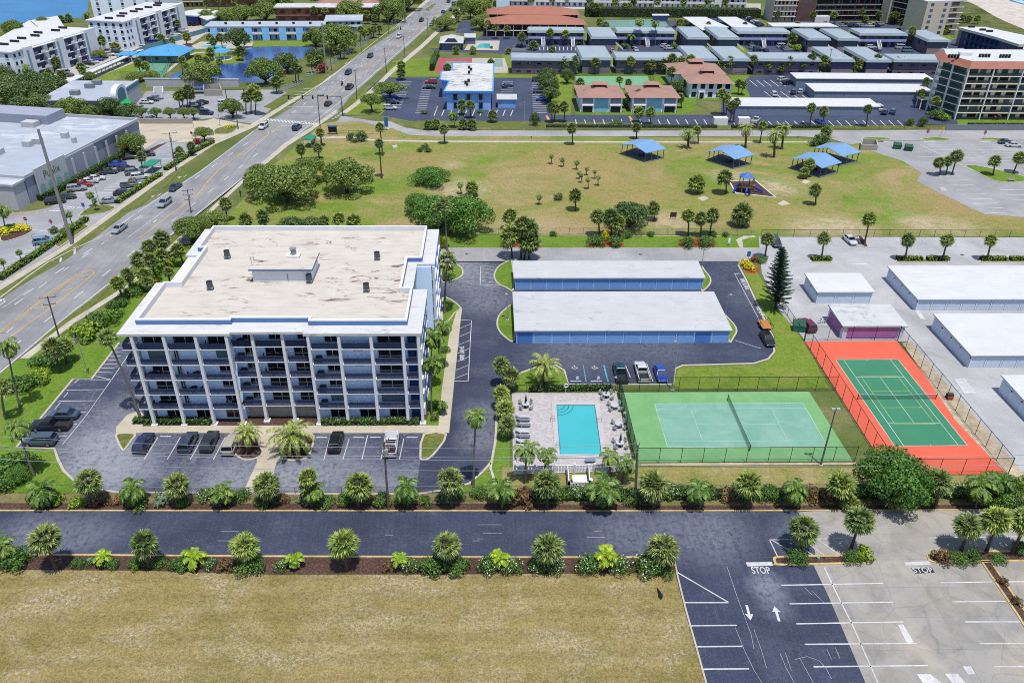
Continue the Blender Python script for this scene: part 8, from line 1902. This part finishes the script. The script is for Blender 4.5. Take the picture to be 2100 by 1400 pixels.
for args in (('grape',1818,1030,5.9,8.6,'big round broadleaf tree in front of the orange court corner',.12),('grape',2040,1034,3.8,5.2,'smaller broadleaf tree right of the big round one',.1),('grape',2092,1030,2.6,4.4,'broadleaf tree at the right edge below the orange court',.1),
   ('oak',590,415,10.5,9.5,'wide spreading oak at the park corner nearest the road',.22),('oak',545,400,6.5,8.5,'oak merging with the wide one at the park corner',.25),('oak',712,395,8.0,9.0,'spreading oak right of the wide one in the park',.2),('oak',640,375,5.5,7.5,'oak between the two big spreading oaks',.25),
   ('grape',885,377,6.0,4.5,'low wide thicket beside the bare sand patch',.05),('grape',900,472,7.5,8.5,'dark broadleaf thicket, left half of the big mass behind the building',.05),('grape',955,478,7.5,9.5,'dark broadleaf thicket, right half of the big mass behind the building',.05),('grape',860,440,4.5,5.5,'broadleaf thicket at the left foot of the big mass',.05),('dark',1290,468,5.8,6.6,'dark oval tree with leaning branches on the park sand',.15),
   ('oak',398,498,5.0,6.5,'spreading tree over a grey car behind the building',.3),('oak',440,480,4.5,5.5,'tree continuing the row behind the building edge',.3),('dark',600,478,4.0,4.0,'dense greenery behind the far roof edge, left',.1),('dark',640,480,4.0,4.0,'dense greenery behind the far roof edge, right',.1),
   ('oak',800,205,7.2,6.6,'flat topped oak over parked cars in the striped lot',.35),('oak',762,231,4.2,6.5,'paired small oak on the lawn before the striped lot',.4),('oak',420,178,8.6,9.5,'dome shaped oak over the long grey garage row',.18),('oak',545,172,8.3,10,'dense dark oak between the pond and the white fence',.15),('oak',690,108,12,13,'very wide dark oak beside the tall concrete pole',.1),('oak',648,96,6,9,'oak left of the very wide one at the motel',.1),('dark',590,150,6,8,'dark tree at the pond edge beside a palm',.15),('dark',650,135,5,7,'shaggy dark tree on the pond bank',.15),('dark',490,112,6.5,11,'dead looking tall tree at the pond jetty',.3),
   ('oak',153,248,6,8,'grey green tree behind the grocery roof, left',.15),('dark',230,243,4.6,7,'round dark tree between grocery and pharmacy',.2),('oak',190,246,4.5,5,'small tree between grocery and pharmacy',.2),('dark',262,243,5,5,'low tree at the pharmacy wall end',.15),('dark',90,240,6,7.5,'brownish tree behind the grocery roof',.2),('dark',55,240,6,7,'tree behind the grocery roof at the left edge',.2),('oak',275,318,4.6,7,'leafy tree at the grocery corner by the orange awning',.15),('oak',478,243,4.4,7,'tree at the pharmacy lot exit',.2),('oak',420,290,3.6,4.5,'pale round tree at the grocery driveway island',.3),
   ('oak',32,76,6.2,8,'wide dark tree before the low white riverside roofs',.12),('oak',92,62,5,6.5,'tree between the two low white riverside roofs',.12),('oak',545,44,9,10,'tree left of the brown brick building',.1),('oak',500,46,9,9,'tree above the motel roof, middle',.1),('oak',465,50,7,8,'tree above the motel roof, left',.1),('oak',570,22,10,10,'tall tree at the top left of the brown brick building',.1),('oak',718,44,10,11,'tree covering the brown brick wall, middle',.1),('oak',800,46,10,12,'dense tree at the road bend, west side',.1),('oak',835,22,11,12,'dense tree at the top of the road, west side',.1),('oak',790,15,10,12,'dense tree behind the road bend',.1),('oak',665,12,8,9,'tree among the top houses, left',.1),('oak',705,10,8,9,'tree among the top houses, right',.1),('oak',425,48,5,7,'bright tree at the motel corner',.2),('oak',978,40,9,12,'dark oak at the road bend, east side',.12),('oak',988,62,7,8,'dark oak beside the villa access lot',.12),('oak',912,62,7,7,'dark oak by the chequered pool house',.15),('oak',955,24,6,8,'small oak at the top of the road, east side',.2),
   ('dark',1122,176,4.6,7,'tree at the top of the line beside the striped lot',.2),('dark',1122,188,4.2,7,'tree second in the line beside the striped lot',.2),('dark',1126,200,4.2,7,'tree third in the line beside the striped lot',.2),('dark',1128,212,4.0,6,'tree fourth in the line beside the striped lot',.2),('dark',1163,172,3.2,6,'tree at the corner of the green club court',.1),('dark',1390,190,4,5,'dark tree between the second tan house and clubhouse',.1),('oak',2000,90,3,4,'small tree before the slate apartments',.3),
   ('oak',310,165,4.5,4,'bushy tree at the far court front, right',.1),('oak',283,168,4.5,4,'bushy tree at the far court front, left',.1),('oak',186,168,3,4,'bright small tree at the teal wall',.15),('dark',170,120,5,7,'dark tree at the apartments middle',.1),('dark',110,132,5,7,'dark tree at the near apartments balconies',.1),('dark',310,76,5,7,'dark tree at the second apartments',.1),('dark',345,62,4,6,'dark tree at the second apartments far end',.1),('oak',205,122,3.5,4,'yellow green tree at the first apartments end',.15)):
 tree(*args[:6],args[6])
for i,(x,y_) in enumerate(((8,190),(30,192),(52,190),(74,186),(95,190),(20,206),(45,208),(70,206),(95,205),(5,172),(115,196))): tree('dark',x,y_+4,6.5,7.5,'%s tree of the dark grove left of the pharmacy, counted from its back row' % ORD[i],.05,'trees of the dark grove')
for i,x in enumerate((292,322,350,378,398)): tree('oak',x,246,2.4,4.2,'%s young tree from the left along the beige lot wall' % ORD[i],.35,'young trees along the lot wall')
b = W(1590,634); t = thing('conifer','tall dark conifer with upswept whorled branches by the storage lot','tree',(b.x,b.y,.03)); hC = HT(1590,634,1602,508)
MB().path([V3((0,0,0)),V3((-.5,0,hC*.5)),V3((-1.1,0,hC))],[.28,.18,.04],8).B('trunk',BARKT,t)
rr = random.Random(4); mb = MB()
for k in range(26):
 u = k/25; z = hC*(.12+.86*u); R_ = 2.9*(1-u)**.7+.35
 for j in range(7):
  a = j*.9+k*1.3+rr.uniform(-.2,.2); L_ = R_*rr.uniform(.75,1.1); d = V3((cos(a),sin(a),.32)); sd_ = V3((-sin(a),cos(a),0)); o0 = V3((-1.1*u,0,z))
  n = max(4,int(L_*7))
  for q in range(n):
   p = o0+d*L_*(q+.6)/n
   for sg in (-1,1,0): kite(mb,p,(d*.5+sd_*sg*.8+V3((0,0,.5))).normalized(),d,.5*(1-.4*q/n),.2,0)
mb.B('crown',LF_CON,t)
def shrubs(txt,group):
 for ln in txt.strip().split('\n'):
  a = ln.split(None,4); tree(a[0],*map(float,a[1].split(',')),float(a[2]),float(a[3]),a[4],0,group)
shrubs('''bush 35,1160 2.3 2.2 large leafy bush at the left end of the lower mulch bed
bush 160,1160 1.0 1.0 low bush right of the first fan palm,lower bed
flower 188,1156 .9 1.0 low bush left of the smallest lime palm,lower bed
bush 232,1160 1.1 1.1 low bush right of the first lime palm,lower bed
bush 280,1162 1.3 1.2 bush under the second fan palm,lower bed
bush 328,1160 1.2 1.1 bush right of the second fan palm,lower bed
bush 372,1165 1.6 1.5 dark bush left of the second lime palm,lower bed
flower 430,1162 1.2 1.2 bush right of the second lime palm,lower bed
brown 462,1164 1.3 1.1 sparse bush left of the third fan palm,lower bed
bush 515,1166 2.0 1.8 wide dark bush under the third fan palm,lower bed
flower 580,1164 1.2 1.2 small bush left of the third lime palm,lower bed
flower 838,1168 1.4 1.6 bush right of the smallest lime palm,lower bed
brown 795,1168 .9 1.1 leggy twigs left of the smallest lime palm,lower bed
bush 890,1170 2.2 2.0 left half of the wide bush at the fifth fan palm
bush 938,1170 2.0 1.9 right half of the wide bush at the fifth fan palm
flower 1000,1168 1.7 1.9 white flowered bush left of the fifth lime palm
flower 1048,1170 1.6 1.8 white flowered bush right of the fifth lime palm
flower 1100,1170 1.4 1.5 white flowered bush under the globe shaped palm,left
flower 1142,1170 1.4 1.5 white flowered bush under the globe shaped palm,right
flower 1205,1168 2.0 2.0 white flowered bush left of the largest lime palm
flower 1272,1168 1.7 1.9 white flowered bush right of the largest lime palm
flower 1325,1170 2.3 2.5 tall white flowered bush by the corner fan palm
bush 1352,1172 1.8 1.6 green bush under the corner fan palm
bush 1632,1152 1.6 1.9 clipped bush at the left end of the short kerb island
lime 1770,1146 1.5 1.8 bright clipped bush at the right end of the short kerb island
bush 1745,1150 1.4 1.6 darker clipped bush beside the bright one on the short kerb island
brown 1930,1150 1.5 1.5 orange tinted bush at the left end of the long kerb island
bush 1962,1152 1.4 1.4 green bush under the first leaning palm,long kerb island
bush 1995,1148 1.3 1.5 green bush between leaning palms,long kerb island
bush 2045,1150 1.2 1.0 low bush under the second leaning palm,long kerb island
brown 2055,1196 .8 .8 upper small brown bush in the narrow mulch strip
brown 2083,1236 .8 .8 lower small brown bush in the narrow mulch strip
bush 2090,1132 1.4 1.6 bush at the right edge of the long kerb island''', 'shrubs of the lower beds')
RND.seed(11)
X_ = -60; i = 0
TXT = ['leafy','loose','low','broad','open','dense']
while X_ < 80:
 kd = RND.choice(['bush','bush','grey','bush','flower','brown','lime'] if X_ < 0 else ['bush','bush','bush','flower','bush','brown']); b_ = V3((X_,RND.uniform(81.2,82.6),0))
 d_ = b_-_C; zz = d_.dot(_F); px = 1050+CF*d_.dot(_R)/zz; py = 700-CF*d_.dot(_U)/zz
 tree(kd,px,py,RND.uniform(1.1,1.8) if X_ < 2 else RND.uniform(1.5,2.2),RND.uniform(.9,1.5) if X_ < 2 else RND.uniform(1.3,2.0),'%s %s shrub, %s from the left in the hedge bed above the lane' % (TXT[i % 6],{'bush': 'green','grey': 'grey leaved','flower': 'white flecked','brown': 'brownish','lime': 'lime green'}[kd],(ORD+['thirty-fifth','thirty-sixth','thirty-seventh','thirty-eighth','thirty-ninth','fortieth','forty-first','forty-second','forty-third','forty-fourth','forty-fifth','forty-sixth','forty-seventh','forty-eighth','forty-ninth','fiftieth','fifty-first','fifty-second','fifty-third','fifty-fourth','fifty-fifth','fifty-sixth','fifty-seventh','fifty-eighth','fifty-ninth','sixtieth'])[i] if i < 60 else 'last'),0,'shrubs of the hedge bed above the lane'); X_ += RND.uniform(2.2,3.2); i += 1
shrubs('''ball 918,575 1.7 2.0 clipped round bush on the drive island by the building
bush 1222,502 2.4 2.2 dark clump under the first palm trio
bush 1262,505 2.2 2.4 dark clump right of the yellow leaves at the first palm trio
yellow 1240,493 1.2 2.2 yellow leaved shrub between the dark clumps
bush 1410,505 2.2 2.0 dark clump left at the second palm trio
bush 1445,504 2.4 2.3 dark clump right at the second palm trio
yellow 1441,500 .9 1.2 small yellow shrub at the second palm trio
bush 1040,506 1.8 1.6 shrub under the gate palm clump
yellow 905,506 1.5 2.4 yellow croton at the far building corner
ball 1145,410 1.6 1.6 single round ball bush in the park lawn
ball 742,290 2.3 3.0 big clipped ball in the park bed near the bus shelter
ball 720,288 1.6 2.2 smaller clipped ball in the park bed near the bus shelter
ball 728,292 1.5 1.2 lowest clipped ball in the park bed near the bus shelter
ball 862,311 1.3 1.2 clipped ball in the sand ring,left
ball 872,305 1.5 1.4 clipped ball in the sand ring,back
ball 878,312 1.4 1.2 clipped ball in the sand ring,right
ball 1684,296 3.2 3.2 big round bush behind the close pair of pavilions
ball 1668,300 1.8 1.6 smaller round bush behind the close pair of pavilions
bush 1133,484 1.0 1.2 small planted shrub along the park fence,first
bush 1287,487 1.4 1.6 small planted shrub along the park fence,second
bush 1335,485 1.1 1.2 small planted shrub along the park fence,third
bush 1462,484 1.2 1.2 small planted shrub along the park fence,fourth
bush 1487,485 1.0 1.1 small planted shrub along the park fence,fifth
yellow 1535,552 1.7 1.3 bright yellow shrub row beside the garages exit,near end
yellow 1527,543 1.4 1.2 bright yellow shrub row beside the garages exit,far end
red 1545,536 1.0 1.0 small red bush at the pale lot corner
bush 1560,536 2.0 1.0 shaded low bush at the pale lot corner
bush 232,634 1.6 1.7 round clipped bush at the roadside bed,lower
bush 252,628 1.4 1.6 round clipped bush at the roadside bed,upper
bush 205,668 3.4 2.4 big spreading bush by the road behind the flagpole,right half
lime 178,690 3.4 2.6 big spreading bush by the road behind the flagpole,left half
lime 225,655 2.2 1.8 bright low bush beside the building corner lawn
lime 320,560 2.4 1.6 bright ground shrub among the palm cluster,middle
lime 350,545 2.0 1.4 bright ground shrub among the palm cluster,upper
lime 285,590 2.0 1.4 bright ground shrub among the palm cluster,lower
bush 270,605 2.4 1.5 dark shrub among the palm cluster,lower
bush 240,650 1.8 1.4 dark shrub beside the round clipped pair
yellow 318,580 1.0 1.2 yellow shrub among the palm cluster
bush 95,745 2.6 1.6 bright hedge bush left of the stout palm pair
lime 80,780 2.4 1.8 hedge bush along the verge,upper
bush 55,795 2.8 2.0 dark hedge bush along the verge,lower
bush 25,800 2.4 2.0 hedge bush at the left edge of the verge
bush 22,970 3.4 2.6 large leafy bush in the left bottom garden corner
bush 10,1000 2.4 1.6 leafy bush at the left edge above the lane
grape 40,985 2.2 2.4 glossy bush beside the bent palm
ball 892,860 .9 1.0 low clipped bush at the side wall by the pavement,near
bush 905,835 1.1 1.0 low bush at the side wall by the pavement,middle
bush 912,720 1.2 .9 low bush at the side wall,far
red 1212,190 1.6 1.6 dark red bush between palms of the first tan house
red 575,158 2.4 3 dark purple bush at the white fence curve
red 662,150 3.0 3.5 dark purple bush beside the tall concrete pole
bush 985,232 1.3 1.0 small bush at the mottled roof building front
ball 870,234 1.6 1.2 clipped bush on the striped lot island end
dark 1097,258 2.0 4.5 small conifer like bush on the verge by the lamp pole
bush 1265,258 3.0 1.6 pale green bush on the verge,middle
lime 1935,247 2.6 2.2 bright bush at the tan tower corner
bush 1920,245 3.0 3.2 dark bush at the tan tower corner
brown 2043,245 1.8 2.2 brown ball bush on the tan tower lawn
bush 1865,258 1.6 2.4 small dark tree bush at the storage lot end,left
dark 1890,260 1.8 3.6 small dark tree bush at the storage lot end,right
red 388,104 2.2 2.5 red flowering bush beside the bright blue roof
lime 1633,104 3.2 2.6 bright green bush in the second courtyard
bush 1540,94 1.8 1.8 dark bush in the second courtyard
lime 1100,84 2.0 1.6 bush below the double stair villa,left
bush 1185,92 2.2 1.8 bush below the double stair villa,right
bush 1280,100 2.6 2.2 bush in the first courtyard beside the black car
bush 1380,100 2.4 2.0 bush in the first courtyard beside the white cars
yellow 125,178 1.6 1.2 yellow bush at the drive end by the pharmacy
yellow 10,475 2.8 .9 yellow flowers in the left shop island,right
yellow 40,470 2.8 .9 yellow flowers in the left shop island,left
bush 22,470 2.0 1.0 dark shrubs in the middle of the yellow flowers
ball 112,478 1.4 1.4 round bush at the shop exit,left
ball 132,480 1.3 1.3 round bush at the shop exit,right
lime 145,470 2.0 1.0 low bush at the shop exit along the hedge
red 405,296 1.8 1.8 red bush at the end of the roadside shop hedge
yellow 470,262 2.0 .8 yellow hedge at the driveway island''', 'garden shrubs')
def hedge(pts,w_,h,label,lf,dens=30):
 p = PX(pts) if isinstance(pts,str) else [V3(q) for q in pts]; c = sum(p,V3((0,0)))/len(p); rr = random.Random(len(label)); mb = MB(); core = MB()
 for a,b in zip(p,p[1:]):
  d = b-a; L = d.length; d.normalize(); n = V3((-d.y,d.x)); core.prism([a-n*w_*.4,b-n*w_*.4,b+n*w_*.4,a+n*w_*.4],.0,h*.85)
  s_ = .34 if L < 60 else .5
  for _ in range(int(L*dens*(w_+h)*.5)):
   u = rr.uniform(0,L); v = rr.uniform(-1,1); top = rr.random() < .55; q = a+d*u+n*(v*w_*.5 if top else (1 if v > 0 else -1)*w_*.5*rr.uniform(.9,1.08)); z = h*rr.uniform(.88,1.08) if top else h*rr.uniform(.1,1)
   nn = V3((n.x*(0 if top else (1 if v > 0 else -1)),n.y*(0 if top else (1 if v > 0 else -1)),1 if top else .3))+V3((rr.uniform(-1,1),rr.uniform(-1,1),rr.uniform(-.3,.6)))*.7; nn.normalize(); t1 = nn.orthogonal().normalized(); t2 = nn.cross(t1); P_ = V3((q.x,q.y,z))
   mb.add([P_-t1*s_*.5,P_-t2*s_*.3,P_+t1*s_*.5,P_+t2*s_*.3],[(0,1,2,3)])
 t = TW(thing('hedge',label,'hedge',(c.x,c.y,0))); core.B('branches',mat('hedge_core',(40,52,26),.9),t); mb.B('foliage',lf,t)
hedge('0,575 60,535 130,487 178,452',1.6,1.1,'clipped yellow green hedge along the pavement below the tall concrete pole',LF_HEDGE); hedge('240,418 300,378 330,360',1.5,1.1,'clipped yellow green hedge along the pavement opposite the silver car',LF_HEDGE); hedge('340,350 400,312 437,293',1.5,1.1,'clipped yellow green hedge along the pavement at the utility pole',LF_HEDGE)
hedge('80,412 130,388 200,350 285,305',2.2,1.6,'loose dark hedge along the grocery wall',LF_BUSH,22); hedge('1085,802 1255,799',.9,1.0,'low dark hedge behind the pool fence',LF_BUSH); hedge('1200,33 1320,34 1450,35 1555,36',9,5,'long dense hedge of sea grape before the white oceanfront block',LF_GRAPE,6)
hedge('886,146 890,130 897,116',2.2,3.0,'tall hedge beside the rose court',LF_BUSH,16); hedge('1500,262 1700,262',1.6,.9,'patchy low hedge on the verge by the storage rows',LF_BUSH,10); hedge('1120,261 1470,262',1.6,1.0,'patchy low hedge on the verge below the tan houses',LF_BUSH,10); hedge('1985,258 2200,259',1.4,1.0,'low hedge on the tan tower lawn',LF_BUSH,14)
for a,b_,s in ((1663,1704,'first'),(1838,1868,'second, left half'),(1868,1890,'second, right half'),(1900,1945,'third'),(2010,2062,'fourth'),(2070,2110,'fifth')):
 hedge('%d,533 %d,533' % (a,b_),1.3,.9,'low clipped hedge on the pale lot island, %s' % s,LF_HEDGE)
hedge([(3,82.2),(76,82)],1.7,1.1,'loose green hedge at the foot of the fence right of the drive',LF_BUSH,9); hedge('276,866 440,868',1.2,.9,'dark planting strip under the left balconies',LF_BUSH); hedge('660,869 860,868',1.2,.9,'dark planting strip under the right balconies',LF_BUSH)
for x0,x1 in ((1660,1708),(1834,1948),(2006,2125)): island('%d,539 %d,531 %d,531 %d,539' % (x0,x0+4,x1-4,x1),G_VERGE,n=0,h=.12)
island('1758,485 1768,484 1782,506 1776,508 1765,503',M_MULCH,n=2)
island('1585,1146 1592,1141 1640,1139 1720,1138 1772,1138 1786,1146 1782,1156 1740,1157 1600,1160 1588,1155',M_MULCH,.3,M_YKERB,2)
island('1901,1137 1910,1132 1960,1130 2060,1129 2200,1128 2200,1152 2100,1152 2000,1153 1915,1154 1902,1146',M_MULCH,.3,M_YKERB,2)
island('2010,1151 2032,1151 2105,1256 2190,1390 2170,1400 2085,1262',M_MULCH,.25,M_YKERB,0)
